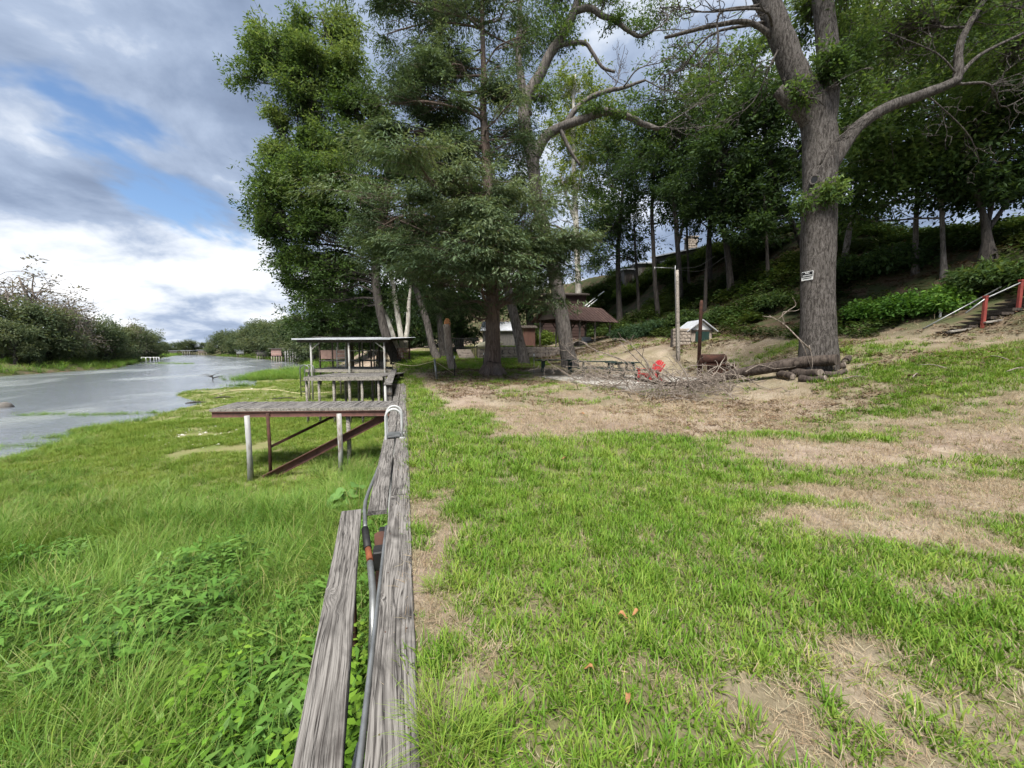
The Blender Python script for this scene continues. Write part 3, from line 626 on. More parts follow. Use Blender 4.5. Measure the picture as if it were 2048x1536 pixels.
for k in range(3): part('rung', MB().tube([D2L + v2 * .15 - u2 * .27 - zz * (.2 + .25 * k), D2L + v2 * .5 - u2 * .27 - zz * (.2 + .25 * k)], .02, 6), MAT['galv'], th_)
# third dock further on, only its posts and faded pink side show
B0 = at(640, 722, 36); B1 = at(768, 720, 36); B0[2] = B1[2] = .55
fd = thing('far_dock', (B0 + B1) / 2 * (1, 1, 0) + (0, 0, -2), 'dark roofed dock with a faded pink panel seen through the nearer dock', 'dock')
uf = unit(B1 - B0); vf = np.array([-uf[1], uf[0], 0])
for k in range(10): plank_obj('deck_board', B0 + vf * (k * .4), B1 + vf * (k * .4), .37, .05, MAT['deckwood'], fd)
for t in (0, .2, .42, .62, .8, 1.0):
    for s in (0., 3.8): part('post', MB().tube([B0 + (B1 - B0) * t + vf * s + zz * -2.6, B0 + (B1 - B0) * t + vf * s + zz * 2.1], .075, 7), MAT['darkwood'] if s == 0 else MAT['polewood'], fd)
part('side_panel', MB().bar(B0 + uf * .1 + zz * .55, B0 + uf * 2.3 + zz * .55, .05, .8), MAT['pinkboard'], fd)
part('roof', MB().bar((B0 + B1) / 2 - vf * .6 + zz * 2.12, (B0 + B1) / 2 + vf * 4.4 + zz * 2.22, 6.4, .1), MAT['greyboard'], fd)
part('hand_rail', MB().bar(B0 + uf * 2.4 + zz * .9, B1 + zz * .9, .05, .08), MAT['postwood'], fd)

# ------------------------------------------------------------------ boathouses along the far reach of the near bank
def boathouse(px0, px1, ytop, ywat, d, mat, roofmat, label, pil=5, open_=.4, name='boathouse'):
    a = at(px0, ywat, d); b = at(px1, ywat, d); a[2] = b[2] = WATER; zt = at(px0, ytop, d)[2]
    o = thing(name, (a + b) / 2, label, 'boathouse', 'boathouses on the far bend'); u = unit(b - a); vv = np.array([-u[1], u[0], 0]); w = np.linalg.norm(b - a); dp = w * .8
    zf = WATER + (zt - WATER) * open_
    part('floor', MB().bar(a + vv * dp / 2 + zz * (zf - WATER), b + vv * dp / 2 + zz * (zf - WATER), dp, .2), MAT['darkwood'], o)
    if mat is not None:
        part('wall', MB().bar(a + u * .1 * w + zz * ((zf + zt) / 2 - WATER), b - u * .1 * w + zz * ((zf + zt) / 2 - WATER), .15, zt - zf - .25), mat, o)
        part('wall', MB().bar(a + u * .1 * w + zz * ((zf + zt) / 2 - WATER), a + u * .1 * w + vv * dp + zz * ((zf + zt) / 2 - WATER), .15, zt - zf - .25), mat, o)
    ro = part('roof', MB().bar(a + vv * dp / 2 - u * .3 + zz * (zt - WATER), b + vv * dp / 2 + u * .3 + zz * (zt - WATER), dp + .8, .16), roofmat, o)
    for k in range(pil):
        for s in (0, dp * .9):
            c = a + (b - a) * (k + .5) / pil + vv * s; part('piling', MB().tube([c - zz * 1.2, c + zz * ((zt if mat is None or s else zf) - WATER)], .13, 7), MAT['whitepost'] if mat is None else MAT['polewood'], o)
    part('railing', MB().bar(a - vv * .5 + zz * (zf - WATER + 1.0), b - vv * .5 + zz * (zf - WATER + 1.0), .08, .1), MAT['postwood'], o)
boathouse(541, 566, 697, 722, 112, MAT['pinkboard'], MAT['greyboard'], 'boathouse with faded pink walls on pilings by the river bend', 5, .42)
boathouse(569, 604, 698, 725, 104, None, MAT['greyboard'], 'open dark-roofed boathouse on rows of white pilings right of the pink one', 7, .45)
boathouse(605, 630, 692.5, 727, 96, None, MAT['tin'], 'boathouse with a bright tin roof just left of the near dock roof', 4, .45)
boathouse(512, 538, 701, 719, 140, MAT['greyboard'], MAT['darkwood'], 'dark boathouse left of the pink-walled boathouse', 5, .4)
boathouse(472, 490, 700, 715.5, 178, MAT['white'], MAT['tin'], 'small white boathouse in front of the far right-bank trees', 4, .45)
boathouse(395, 416, 700, 710, 232, MAT['tanboard'], MAT['tin'], 'tan boathouse at the far end of the river, right of the white roofs', 4, .4)
boathouse(363, 382, 701, 710, 236, None, MAT['tin'], 'white open boathouse at the end of the river, second from the left', 4, .4)
boathouse(338, 356, 701.5, 710.5, 236, MAT['greyboard'], MAT['tin'], 'leftmost low white-roofed boathouse at the end of the river', 4, .4)
wd = thing('white_jetty', gnd(300, 722)[0], 'small white jetty frame on the opposite grassy bank', 'jetty')
j0 = at(283, 716, 120); j1 = at(318, 716, 120)
for t in (0, .25, .5, .7, .85, 1.):
    c = j0 + (j1 - j0) * t; part('post', MB().tube([(c[0], c[1], -2.4), (c[0], c[1], c[2] + .3)], .12, 6), MAT['white'], wd)
part('rail', MB().bar(j0 + zz * .2, j1 + zz * .2, .15, .22), MAT['white'], wd)

# ------------------------------------------------------------------ patio: slab, tables, chair, smoker
def quad_slab(pts, z, t):
    mb = MB(); p = np.array(pts); n = len(p); V = np.vstack([np.c_[p[:, :2], np.full(n, z)], np.c_[p[:, :2], np.full(n, z - t)]])
    mb.add(V, [tuple(range(n)), tuple(range(2 * n - 1, n - 1, -1))] + [(k + n, (k + 1) % n + n, (k + 1) % n, k) for k in range(n)]); return mb
SZ = .215
slab_pts = [on(1048, 748, SZ), on(1118, 760, SZ), on(1262, 777, SZ), on(1328, 775, SZ), on(1405, 757, SZ), on(1330, 741, SZ), on(1110, 740, SZ)]
slab = part('patio_slab', quad_slab(slab_pts, SZ, .35), MAT['concrete']); tag(slab, kind='structure')
def picnic_table(label, c, length, ang, bench=True, name='picnic_table'):
    o = thing(name, c, label, 'table'); ux = np.array([cos(ang), sin(ang), 0]); vy = np.array([-sin(ang), cos(ang), 0])
    for k in range(4): part('top_board', MB().bar(c - ux * length / 2 + vy * (k - 1.5) * .19 + zz * .75, c + ux * length / 2 + vy * (k - 1.5) * .19 + zz * .75, .18, .045), MAT['greenpaint'], o)
    for sgn in (-1, 1):
        if bench:
            part('bench', MB().bar(c - ux * length / 2 + vy * sgn * .72 + zz * .43, c + ux * length / 2 + vy * sgn * .72 + zz * .43, .27, .045), MAT['greenpaint'], o)
        e = c + ux * sgn * (length / 2 - .35)
        part('crossbar', MB().bar(e - vy * .75 + zz * .38, e + vy * .75 + zz * .38, .05, .09), MAT['greenpaint'], o)
        part('crossbar', MB().bar(e - vy * .36 + zz * .70, e + vy * .36 + zz * .70, .05, .09), MAT['greenpaint'], o)
        for s2 in (-1, 1): part('leg', MB().bar(e + vy * s2 * .55, e + vy * s2 * .2 + zz * .72, .06, .11), MAT['greenpaint'], o)
    return o
def slabpt(px, py): return on(px, py, SZ)
def plain_table(label, c, length, ang):
    o = thing('serving_table', c, label, 'table'); ux = np.array([cos(ang), sin(ang), 0]); vy = np.array([-sin(ang), cos(ang), 0])
    for k in range(4): part('top_board', MB().bar(c - ux * length / 2 + vy * (k - 1.5) * .2 + zz * .78, c + ux * length / 2 + vy * (k - 1.5) * .2 + zz * .78, .19, .05), MAT['greenpaint'], o)
    for s1 in (-.33, .33): part('pedestal', MB().bar(c + ux * length * s1, c + ux * length * s1 + zz * .75, .20, .20, up=vy), MAT['greenpaint'], o)
    return o
ac = YAW
plain_table('dark green pedestal table at the left end of the patio by the cypress', slabpt(1113, 748), 2.3, -ac + .1)
picnic_table('dark green picnic table half hidden behind the dead brush', slabpt(1192, 752), 2.0, -ac - .1)
picnic_table('dark green picnic table between the brush and the red chair', slabpt(1245, 757), 1.5, -ac + .35)
bf = thing('bench_frame', slabpt(1320, 745), 'upright dark green bench frame with diagonal braces behind the red chair', 'bench'); c = slabpt(1320, 742.5); ux = np.array([cos(-ac), sin(-ac), 0]); vy = np.array([sin(ac), cos(ac), 0])
part('top_rail', MB().bar(c - ux * .85 + zz * .86, c + ux * .85 + zz * .86, .12, .14), MAT['greenpaint'], bf)
part('seat_rail', MB().bar(c - ux * .85 + zz * .40 + vy * .3, c + ux * .85 + zz * .40 + vy * .3, .4, .06), MAT['greenpaint'], bf)
for t in (-.8, -.22, .25, .8): part('leg', MB().bar(c + ux * t, c + ux * t + zz * .8, .12, .14, up=vy), MAT['greenpaint'], bf)
part('brace', MB().bar(c - ux * .76 + zz * .75, c - ux * .26 + zz * .25, .08, .09), MAT['greenpaint'], bf)
part('brace', MB().bar(c + ux * .30 + zz * .75, c + ux * .74 + zz * .25, .08, .09), MAT['greenpaint'], bf)

def adirondack(c, ang, label):
    o = thing('adirondack_chair', c, label, 'chair'); f = np.array([cos(ang), sin(ang), 0]); s = np.array([-sin(ang), cos(ang), 0])   # f: facing direction
    for k in range(5):
        a = c + f * (.30 - k * .11) + zz * (.36 - k * .035); part('seat_slat', MB().bar(a - s * .26, a + s * .26, .10, .022), MAT['red'], o)
    for k in range(7):
        t = (k - 3) / 3; b0 = c - f * .16 + s * t * .20 + zz * .22; top = .92 - .16 * t * t; b1 = c - f * .52 + s * t * .29 + zz * top
        part('back_slat', MB().bar(b0, b1, .085, .022, up=f, bevel=.008), MAT['red'], o)
    part('back_rail', MB().bar(c - f * .36 - s * .27 + zz * .56, c - f * .36 + s * .27 + zz * .56, .03, .07), MAT['red'], o)
    for sg in (-1, 1):
        part('arm', MB().bar(c + f * .40 + s * sg * .34 + zz * .56, c - f * .36 + s * sg * .34 + zz * .53, .13, .025, bevel=.008), MAT['red'], o)
        part('leg', MB().bar(c + f * .32 + s * sg * .32, c + f * .32 + s * sg * .32 + zz * .55, .10, .04, up=s), MAT['red'], o)
        part('leg', MB().bar(c - f * .62 + s * sg * .28 + zz * .02, c + f * .34 + s * sg * .28 + zz * .36, .03, .10), MAT['red'], o)
    return o
adirondack(slabpt(1300, 764), math.atan2(*(-ux * .90 - vy * .44)[1::-1]), 'bright red plastic adirondack chair among the dead branches on the patio')

sp, sd_ = gnd(1424, 752); sp = np.array([sp[0], sp[1], gz(sp[0], sp[1])]); k_ = sd_ / F
sm = thing('barrel_smoker', sp, 'rusty barrel smoker on a steel box base beside the fallen limb', 'smoker')
def sloc(dx, dyv, z): return sp + ux * dx + vy * dyv + zz * z
zb_ = .62
part('barrel', MB().tube([sloc(-.55, 0, zb_ + .16), sloc(-.53, 0, zb_ + .16), sloc(.50, 0, zb_ + .16), sloc(.52, 0, zb_ + .16)], [.17, .24, .24, .21], 20), MAT['rust'], sm)
part('barrel_rim', MB().tube([sloc(.49, 0, zb_ + .16), sloc(.55, 0, zb_ + .16)], .255, 20), MAT['rust'], sm)
part('grate_shelf', MB().box(sloc(0.1, -.1, zb_ - .08), (1.45, .6, .05), np.stack([ux, vy, zz], 1)), MAT['rust'], sm)
part('base_box', MB().box(sloc(.25, 0, .28), (.75, .55, .5), np.stack([ux, vy, zz], 1), .01).box(sloc(.82, -.05, .40), (.34, .4, .3), np.stack([ux, vy, zz], 1), .01), MAT['rust'], sm)
for t in (-.55, .75): part('leg', MB().bar(sloc(t, 0, -.1), sloc(t, 0, zb_ - .08), .06, .06, up=vy), MAT['rust'], sm)
ps = sp - ux * .42 + vy * .5
solo('rusty_post', MB().tube([(ps[0], ps[1], gz(ps[0], ps[1]) - .3), (ps[0], ps[1], at(1397, 607, sd_ + .5)[2]), (ps[0], ps[1], at(1397, 602, sd_ + .5)[2])], [.082, .082, .05], 14), MAT['rust'], 'tall rusty steel pipe standing upright behind the barrel smoker', 'pipe post')
# utility pole with conduit and arm
up_, ud = gnd(1357, 722); 
po = thing('utility_pole', up_, 'short grey timber utility pole with conduit beside the bench frame', 'pole')
ptop = at(1353, 541, ud); lean = (ptop[:2] - up_[:2]) * .9
part('pole', MB().tube(spline([(up_[0], up_[1], up_[2] - .3), (up_[0] + lean[0] * .5, up_[1] + lean[1] * .5, (up_[2] + ptop[2]) / 2), (up_[0] + lean[0], up_[1] + lean[1], ptop[2])], 8), [.112, .108, .105, .102, .1, .097, .094, .09], 12), MAT['polewood'], po)
tp = np.array([up_[0] + lean[0], up_[1] + lean[1], ptop[2]])
part('conduit', MB().tube([up_ - ux * .15 - vy * .08, tp - ux * .13 - vy * .06 - zz * .1, tp - ux * .13 - vy * .06 + zz * .25], .028, 8), MAT['galv'], po)
part('arm_pipe', MB().tube([tp - ux * .13 + zz * .12, tp - ux * 1.25 + zz * .16], .016, 8), MAT['galv'], po)
part('lamp_bracket', MB().tube([tp - ux * 1.25 + zz * .19, tp - ux * 1.27 + zz * .02], .03, 8), MAT['galv'], po)
w_end = at(1430, 512, ud + 6)
part('wire', MB().tube(spline([tp + zz * .1, (tp + w_end) / 2 - zz * .25, w_end], 10), .012, 4).tube(spline([tp + zz * .02, (tp + w_end) / 2 - zz * .5 + ux * .3, w_end + ux * .8], 10), .010, 4), MAT['black'], po)

# ------------------------------------------------------------------ pump house, stairs and small posts on the slope
ph, pd = gnd(1406, 682); s_ = pd / F
pm = thing('pump_house', ph, 'tiny stone pump house with green door and peaked tin roof on the slope', 'pump house')
def ploc(px, py, back=0.): q = at(px, py, pd) + vy * back; return q
x0_, x1_ = ploc(1381, 682), ploc(1421, 680); zt_, zpk = ploc(1400, 660)[2], ploc(1400, 640)[2]; zb0 = ph[2] - .6
part('wall', MB().bar((x0_ + x1_) / 2 * (1, 1, 0) + vy * .02 + zz * zb0, (x0_ + x1_) / 2 * (1, 1, 0) + vy * .02 + zz * zt_, np.linalg.norm(x1_ - x0_), .16, up=vy), MAT['stone'], pm)
for e in (x0_, x1_): part('wall', MB().bar(np.array([e[0], e[1], (zb0 + zt_) / 2]), np.array([e[0], e[1], (zb0 + zt_) / 2]) + vy * 1.8, .16, zt_ - zb0), MAT['stone'], pm)
mid = (x0_ + x1_) / 2; hw = np.linalg.norm(x1_ - x0_) / 2
g3 = MB(); V = [np.array([mid[0], mid[1], 0]) + ux * q * hw + zz * z + vy * b for b in (-.06, .10) for q, z in ((-1., zt_), (1., zt_), (0, zpk - .06))]
g3.add(V, [(0, 1, 2), (5, 4, 3), (0, 3, 4, 1), (1, 4, 5, 2), (2, 5, 3, 0)]); part('gable', g3, MAT['signwhite'], pm)
for sg in (-1, 1):
    a_ = np.array([mid[0], mid[1], zpk]) - vy * .25; b_ = np.array([mid[0], mid[1], zt_ - .10]) + ux * sg * (hw + .32) - vy * .25
    part('roof_sheet', MB().bar((a_ + b_) / 2, (a_ + b_) / 2 + vy * 2.1, np.linalg.norm(b_ - a_), .05, up=np.cross(unit(b_ - a_), vy) * -sg), MAT['tin'], pm)
dr_ = part('door', MB().bar(mid * (1, 1, 0) + ux * .05 - vy * .09 + zz * (ph[2] - .4), mid * (1, 1, 0) + ux * .05 - vy * .09 + zz * (zt_ - .1), hw * 1.35, .05, up=vy), MAT['greenpaint'], pm)
part('lintel', MB().bar(mid * (1, 1, 0) - ux * hw - vy * .1 + zz * (zt_ - .04), mid * (1, 1, 0) + ux * hw - vy * .1 + zz * (zt_ - .04), .05, .1), MAT['darkwood'], pm)
def stone_wall(o, a, b, h, t, sw=.32, sh=.2, mat=MAT['stone'], core=MAT['mortar'], name='stone', zbase=None):
    a = np.asarray(a, float); b = np.asarray(b, float); l = np.linalg.norm((b - a)[:2]); e = (b - a) / l; nrm = np.array([e[1], -e[0], 0])
    zlow = min(a[2], b[2]) if zbase is None else zbase
    part('wall_core', MB().bar(a * (1, 1, 0) + zz * (zlow + h / 2) , b * (1, 1, 0) + zz * (zlow + h / 2), t, h), core, o)
    shared = []
    for k in range(5):
        r = np.random.default_rng(k); mb = MB().box((0, 0, 0), (1, 1, 1), None, .16); vv_ = mb.v[0]; vv_ += r.normal(0, .045, vv_.shape); me = mb.mesh(name); me.materials.append(mat); shared.append(me)
    z = 0; row = 0; org = origin_of(o)
    while z < h - .05:
        x = -rng.uniform(0, sw * .5)
        while x < l:
            w = sw * rng.uniform(.6, 1.4); x1 = min(x + w, l); xx = max(x, 0)
            if x1 - xx > .06:
                c = a * (1, 1, 0) + e * (1, 1, 0) * (xx + x1) / 2 + zz * (zlow + z + sh / 2) + nrm * (t / 2)
                ob = link(name, shared[rng.integers(5)], o, c - org); ob.scale = (x1 - xx - .02, .10 + rng.uniform(0, .04), sh - .02); ob.rotation_euler = (0, 0, math.atan2(e[1], e[0]))
            x += w
        z += sh; row += 1
sw_ = thing('stone_wall_low', ploc(1365, 682), 'low patchy stone wall attached left of the pump house', 'wall')
stone_wall(sw_, ploc(1343, 684), ploc(1379, 682), ploc(1340, 660)[2] - ph[2] + .5, .3, .30, .2, zbase=ph[2] - .45)

st, std = gnd(1935, 664)
sr = thing('hill_steps', st, 'timber steps cut into the dry slope between red posts', 'steps')
s0 = gnd(1905, 667)[0]; s1 = gnd(2055, 618)[0]; dirs = unit((s1 - s0) * (1, 1, 0)); nrm = np.array([-dirs[1], dirs[0], 0])
if np.dot(nrm, vy) < 0: nrm = -nrm
for k in range(10):
    c = s0 + (s1 - s0) * k / 7; z = gz(c[0], c[1]) + .03 + .01 * k
    part('tread', MB().bar(c * (1, 1, 0) - nrm * .1 + zz * z, c * (1, 1, 0) + nrm * 1.3 + zz * z, .36, .09), MAT['darkwood'], sr)
def red_post(px, pyb, pyt, label):
    b, d = gnd(px, pyb); t = at(px, pyt, d); return solo('handrail_post', MB().bar(np.array([b[0], b[1], b[2] - .3]), np.array([b[0], b[1], t[2]]), .09, .09, up=vy, bevel=.01).bar(np.array([b[0], b[1], t[2] - .02]), np.array([b[0], b[1], t[2] + .03]), .105, .105, up=vy), MAT['redpost'], label, 'post', 'red stair posts', b), b, t
_, rb0, rt0 = red_post(1965, 657, 594, 'red square stair post nearer the foot of the slope steps')
_, rb1, rt1 = red_post(2036, 624, 562, 'red square stair post higher up at the right edge')
hr = thing('stair_handrail', rt0, 'white pipe handrail running through the red stair posts', 'handrail')
e = unit(rt1 - rt0); part('rail_pipe', MB().tube([rt0 - e * .65 - zz * .25 - vy * .09, rt0 - zz * .06 - vy * .09, rt1 - zz * .06 - vy * .09, rt1 + e * 1.5 + zz * .1 - vy * .09], .024, 8), MAT['galv'], hr)
part('rail_pipe', MB().tube([rt0 - e * .5 + vy * 1.35 - zz * .75, rt1 + e * 1.2 + vy * 1.35 - zz * .5], .024, 8), MAT['galv'], hr)
for px, py, w, nm in ((1918, 668, .7, 'bleached pale board lying at the foot of the slope steps'), (1985, 650, .55, 'short bleached board lying by the nearer red stair post')):
    c, d = gnd(px, py); solo('timber_scrap', MB().bar(c - ux * w / 2 + zz * .05, c + ux * w / 2 + zz * (.05 + .15 * w), .12, .05), MAT['postwood'], nm, 'board')
c, d = gnd(1880, 636); tpx = at(1880, 620, d); solo('vent_pipe', MB().tube([c - zz * .1, (c[0], c[1], tpx[2] - .09)], .035, 10).tube([(c[0], c[1], tpx[2] - .10), (c[0], c[1], tpx[2])], .05, 10), MAT['white'], 'short white capped pipe standing in front of the bright green bush', 'pipe')
c, d = gnd(1773, 646); tpx = at(1774, 632, d); solo('steel_stake', MB().tube([c - zz * .1, (c[0] + .02, c[1], tpx[2])], .018, 6), MAT['black'], 'thin dark stake stuck in the slope at the bush edge', 'stake')

# ------------------------------------------------------------------ line posts and rope on the lawn
def tpost(px, pyb, pyt, label, r=.02, mat=MAT['black'], tip=True, lean=0, name='fence_stake'):
    b, d = gnd(px, pyb); t = at(px - lean, pyt, d); o = thing(name, b, label, 'post')
    part('shaft', MB().tube([b - zz * .1, t], r, 8), mat, o)
    if tip: part('tip', MB().tube([t - zz * .12, t + zz * .01], r * 1.5, 8), MAT['white'], o)
    return b, t
_, pa = tpost(874, 759, 718, 'leaning grey-green pipe post left of the cut snag', .05, MAT['galv'], False, 5)
_, pb = tpost(909, 752, 712, 'thin black stake with white tip just right of the cut snag')
tpost(967, 730, 706, 'thin white-tipped stake close to the left of the cypress trunk')
tpost(1068, 747, 708, 'pale bent-top stake between the cypress and the green tables', .025, MAT['postwood'])
_, pc_ = tpost(785, 750, 725, 'thin dark stake at the edge of the raised wall', .018, MAT['black'], False)
solo('boundary_rope', MB().tube(spline([pc_, (pc_ + pa) / 2 - zz * .25, pa - zz * .1], 14), .012, 5).tube(spline([pa - zz * .1, (pa + pb) / 2 - zz * .5, pb - zz * .9], 12), .012, 5), MAT['hose'], 'sagging pale rope strung between the lawn posts', 'rope')

# fire basket at the foot of the pale trunks
fb, fd_ = gnd(807, 727); fk = fd_ / F
fbk = thing('fire_basket', fb, 'dark rusty wire fire basket on thin legs below the three pale trunks', 'fire basket')
rr_ = .38
for z in (.35, .55, .75, .95):
    th = np.linspace(0, 2 * pi, 17); part('hoop', MB().tube([fb + (rr_ * cos(t), rr_ * sin(t), z) for t in th], .018, 5, False), MAT['rust'], fbk)
for k in range(12):
    t = k * pi / 6; part('bar', MB().tube([fb + (rr_ * cos(t), rr_ * sin(t), .32), fb + (rr_ * cos(t), rr_ * sin(t), 1.0)], .016, 5), MAT['rust'], fbk)
part('pan', MB().tube([fb + zz * .33, fb + zz * .36], .37, 16), MAT['rust'], fbk)
for k in range(4):
    t = k * pi / 2 + .4; part('leg', MB().tube([fb + (.7 * cos(t), .7 * sin(t), -.05), fb + (.3 * cos(t), .3 * sin(t), .40)], .02, 5), MAT['black'], fbk)

# ------------------------------------------------------------------ terrace: stone wall, gazebo, sheds, kayak, iron railing
ta = at(925, 702, 33.6); tb = at(1135, 702, 31.6); ta[1] = 31.1 + .2; tb[1] = 31.1
tw = thing('terrace_wall', ((ta + tb) / 2 * (1, 1, 0)) + zz * .8, 'long low stone terrace wall behind the green lawn', 'retaining wall')
wa = np.array([5.6, 31.1, .75]); wb = np.array([15.2, 31.1, .75])
stone_wall(tw, wa, wb, 1.02, .3, .42, .26, zbase=.74)
ga = R(35); rdg = ux * cos(ga) + vy * sin(ga); gab = -ux * sin(ga) + vy * cos(ga)
gc = at(1150, 692, 36.5); gc[2] = 1.75
gb = thing('gazebo', gc, 'open timber gazebo with rusty tin roof and tan gable on the terrace', 'gazebo')
LRG, WG, ez, pz = 6.4, 3.6, 2.45, 3.75
def gl(a, b, z): return gc + rdg * a + gab * b + zz * z
for a_ in (-2.9, -.95, .95, 2.9):
    for b_ in (-1.55, 1.55):
        part('post', MB().tube([gl(a_, b_, -.2), gl(a_, b_, ez)], .085, 8), MAT['polewood'], gb)
for b_ in (-1.55, 1.55):
    part('eave_beam', MB().bar(gl(-3.1, b_, ez - .06), gl(3.1, b_, ez - .06), .12, .2), MAT['darkwood'], gb)
    for a_ in (-2.9, -.95, .95, 2.9):
        for sg in (-1, 1): part('knee_brace', MB().bar(gl(a_, b_, ez - .75), gl(a_ + sg * .55, b_, ez - .15), .07, .08), MAT['darkwood'], gb)
for sg in (-1, 1):
    a0_, b0_ = gl(0, 0, pz), gl(0, sg * (WG / 2 + .35), ez - .18); md = (a0_ + b0_) / 2
    rs_ = part('roof_slope', MB().bar(md - rdg * (LRG / 2 + .3), md + rdg * (LRG / 2 + .3), np.linalg.norm(b0_ - a0_), .05, up=np.cross(rdg, unit(b0_ - a0_)) * (1 if np.cross(rdg, unit(b0_ - a0_))[2] > 0 else -1)), MAT['rustroof'], gb)
    n_ = np.cross(rdg, unit(b0_ - a0_)); n_ = n_ if n_[2] > 0 else -n_
    for k in range(17):
        e_ = -LRG / 2 - .2 + k * (LRG + .4) / 16
        part('roof_rib', MB().bar(a0_ + rdg * e_ + n_ * .035, b0_ + rdg * e_ + n_ * .035, .05, .03, up=n_), MAT['rustroof'], rs_)
for a_ in (-3.0, 3.0):
    g3 = MB(); V = [gl(a_ + q, b, z) for q in (-.04, .04) for b, z in ((-1.75, ez), (1.75, ez), (0, pz - .08))]
    g3.add(V, [(0, 1, 2), (5, 4, 3), (0, 3, 4, 1), (1, 4, 5, 2), (2, 5, 3, 0)]); part('gable', g3, MAT['tanboard'], gb)
for k, (a_, b_) in enumerate(((.6, -.6), (1.5, -.3))):
    ch = thing('patio_chair', gl(a_, b_, 0), ('white plastic chair in the gazebo, left of the pair', 'white plastic chair in the gazebo, right of the pair')[k], 'chair', 'white chairs in the gazebo'); cc = gl(a_, b_, 0)
    part('seat', MB().box(cc + zz * .44, (.5, .5, .05), None, .01), MAT['plastic'], ch); part('backrest', MB().box(cc + vy * .25 + zz * .72, (.5, .05, .5), np.stack([ux, vy, zz], 1), .01), MAT['plastic'], ch)
    for sx_ in (-1, 1):
        part('arm', MB().box(cc + ux * sx_ * .26 + zz * .64, (.05, .5, .04), np.stack([ux, vy, zz], 1)), MAT['plastic'], ch)
        for sy_ in (-1, 1): part('leg', MB().tube([cc + ux * sx_ * .24 + vy * sy_ * .23, cc + ux * sx_ * .22 + vy * sy_ * .21 + zz * .44], .025, 6), MAT['plastic'], ch)
def hut(name, label, px0, px1, ytop, d, depth, wm, rm, slope=.5, over=.25):
    a = at(px0, 690, d); b = at(px1, 690, d); zt = at(px0, ytop, d)[2]; z0 = min(gz(a[0], a[1]), gz(b[0], b[1])) - .2; o = thing(name, (a + b) / 2 * (1, 1, 0) + zz * (z0 + .2), label, 'shed'); u = unit((b - a) * (1, 1, 0)); w = np.linalg.norm((b - a)[:2]); vv_ = np.array([-u[1], u[0], 0])
    nbd = max(5, int(w / .28)); a = np.array([a[0], a[1], 0])
    for k in range(nbd):
        c = a + u * w * (k + .5) / nbd; part('wall_board', MB().bar(c + zz * z0, c + zz * zt, w / nbd * .95, .04 + .01 * (k % 2), up=vv_), wm, o)
    for t in (0, w): part('side_wall', MB().bar(a + u * t + vv_ * .05 + zz * (z0 + zt) / 2, a + u * t + vv_ * depth + zz * (z0 + zt) / 2, .06, zt - z0), wm, o)
    r0 = a - vv_ * over + zz * zt; r1 = a + vv_ * (depth + over) + zz * (zt + slope); md = (r0 + r1) / 2
    rf = part('roof', MB().bar(md - u * over, md + u * (w + over), np.linalg.norm(r1 - r0), .06, up=np.cross(u, unit(r1 - r0))), rm, o)
    nn = np.cross(u, unit(r1 - r0))
    for k in range(int(w / .45) + 1): part('roof_seam', MB().bar(r0 + u * k * .45 + nn * .045, r1 + u * k * .45 + nn * .045, .05, .04, up=nn), rm, rf)
    return o
hut('grey_shed', 'grey board shed with bright tin roof between the cypress and the leaning trunk', 966, 1029, 662, 40, 2.8, MAT['greyboard'], MAT['tin'], 1.1)
hut('brown_shed', 'reddish brown board shed right behind the leaning grey trunk', 1034, 1070, 656, 41, 2.6, MAT['brownboard'], MAT['darkwood'], .4)
ba, bb = at(1086, 640, 43), at(1172, 640, 43); zb1 = at(1100, 592, 43)[2]; z0_ = gz(*ba[:2]) - .5
bh = thing('brick_house', (ba + bb) / 2 * (1, 1, 0) + zz * z0_, 'dark red brick building rising behind the gazebo roof', 'building')
part('wall_core', MB().bar((ba + bb) / 2 * (1, 1, 0) + vy * 1.6 + zz * z0_, (ba + bb) / 2 * (1, 1, 0) + vy * 1.6 + zz * zb1, np.linalg.norm((bb - ba)[:2]), 3.0, up=vy), MAT['brick'], bh)
for k in range(14):
    z = zb1 - .05 - k * .32; part('brick_course', MB().bar(ba * (1, 1, 0) + vy * .085 + zz * z, bb * (1, 1, 0) + vy * .085 + zz * z, .05, .27), MAT['brick'], bh)
part('roof', MB().bar((ba + bb) / 2 * (1, 1, 0) - vy * .3 + zz * (zb1 + .1), (ba + bb) / 2 * (1, 1, 0) + vy * 3.6 + zz * (zb1 + .7), np.linalg.norm((bb - ba)[:2]) + .6, .15), MAT['darkwood'], bh)
kz = at(965, 691, 30)
kay = thing('kayak', (kz[0], kz[1], kz[2]), 'cream kayak propped on a stand behind the cypress trunk', 'kayak')
L0, L1 = at(950, 693, 30), at(1006, 686, 31.5); prof = [(0, .02), (.06, .12), (.2, .24), (.45, .29), (.7, .26), (.9, .14), (1., .02)]
hp = np.array([L0 + (L1 - L0) * t for t, r in prof]); part('hull', MB().tube(spline(np.c_[hp, [r for t, r in prof]], 18)[:, :3], np.maximum(spline(np.c_[hp, [r for t, r in prof]], 18)[:, 3], .01), 14), MAT['cream'], kay)
part('hatch', MB().tube([L0 + (L1 - L0) * .07 - vy * .14 , L0 + (L1 - L0) * .07 - vy * .16], .07, 10), MAT['black'], kay)
for t in (.25, .75):
    q = L0 + (L1 - L0) * t; part('stand', MB().tube([(q[0] - .3, q[1], gz(q[0], q[1]) - .1), q - zz * .22, ], .03, 6).tube([(q[0] + .3, q[1], gz(q[0], q[1]) - .1), q - zz * .22], .03, 6), MAT['postwood'], kay)
ss = thing('stone_steps', gnd(932, 713)[0], 'few stone steps up to the terrace left of the kayak', 'steps')
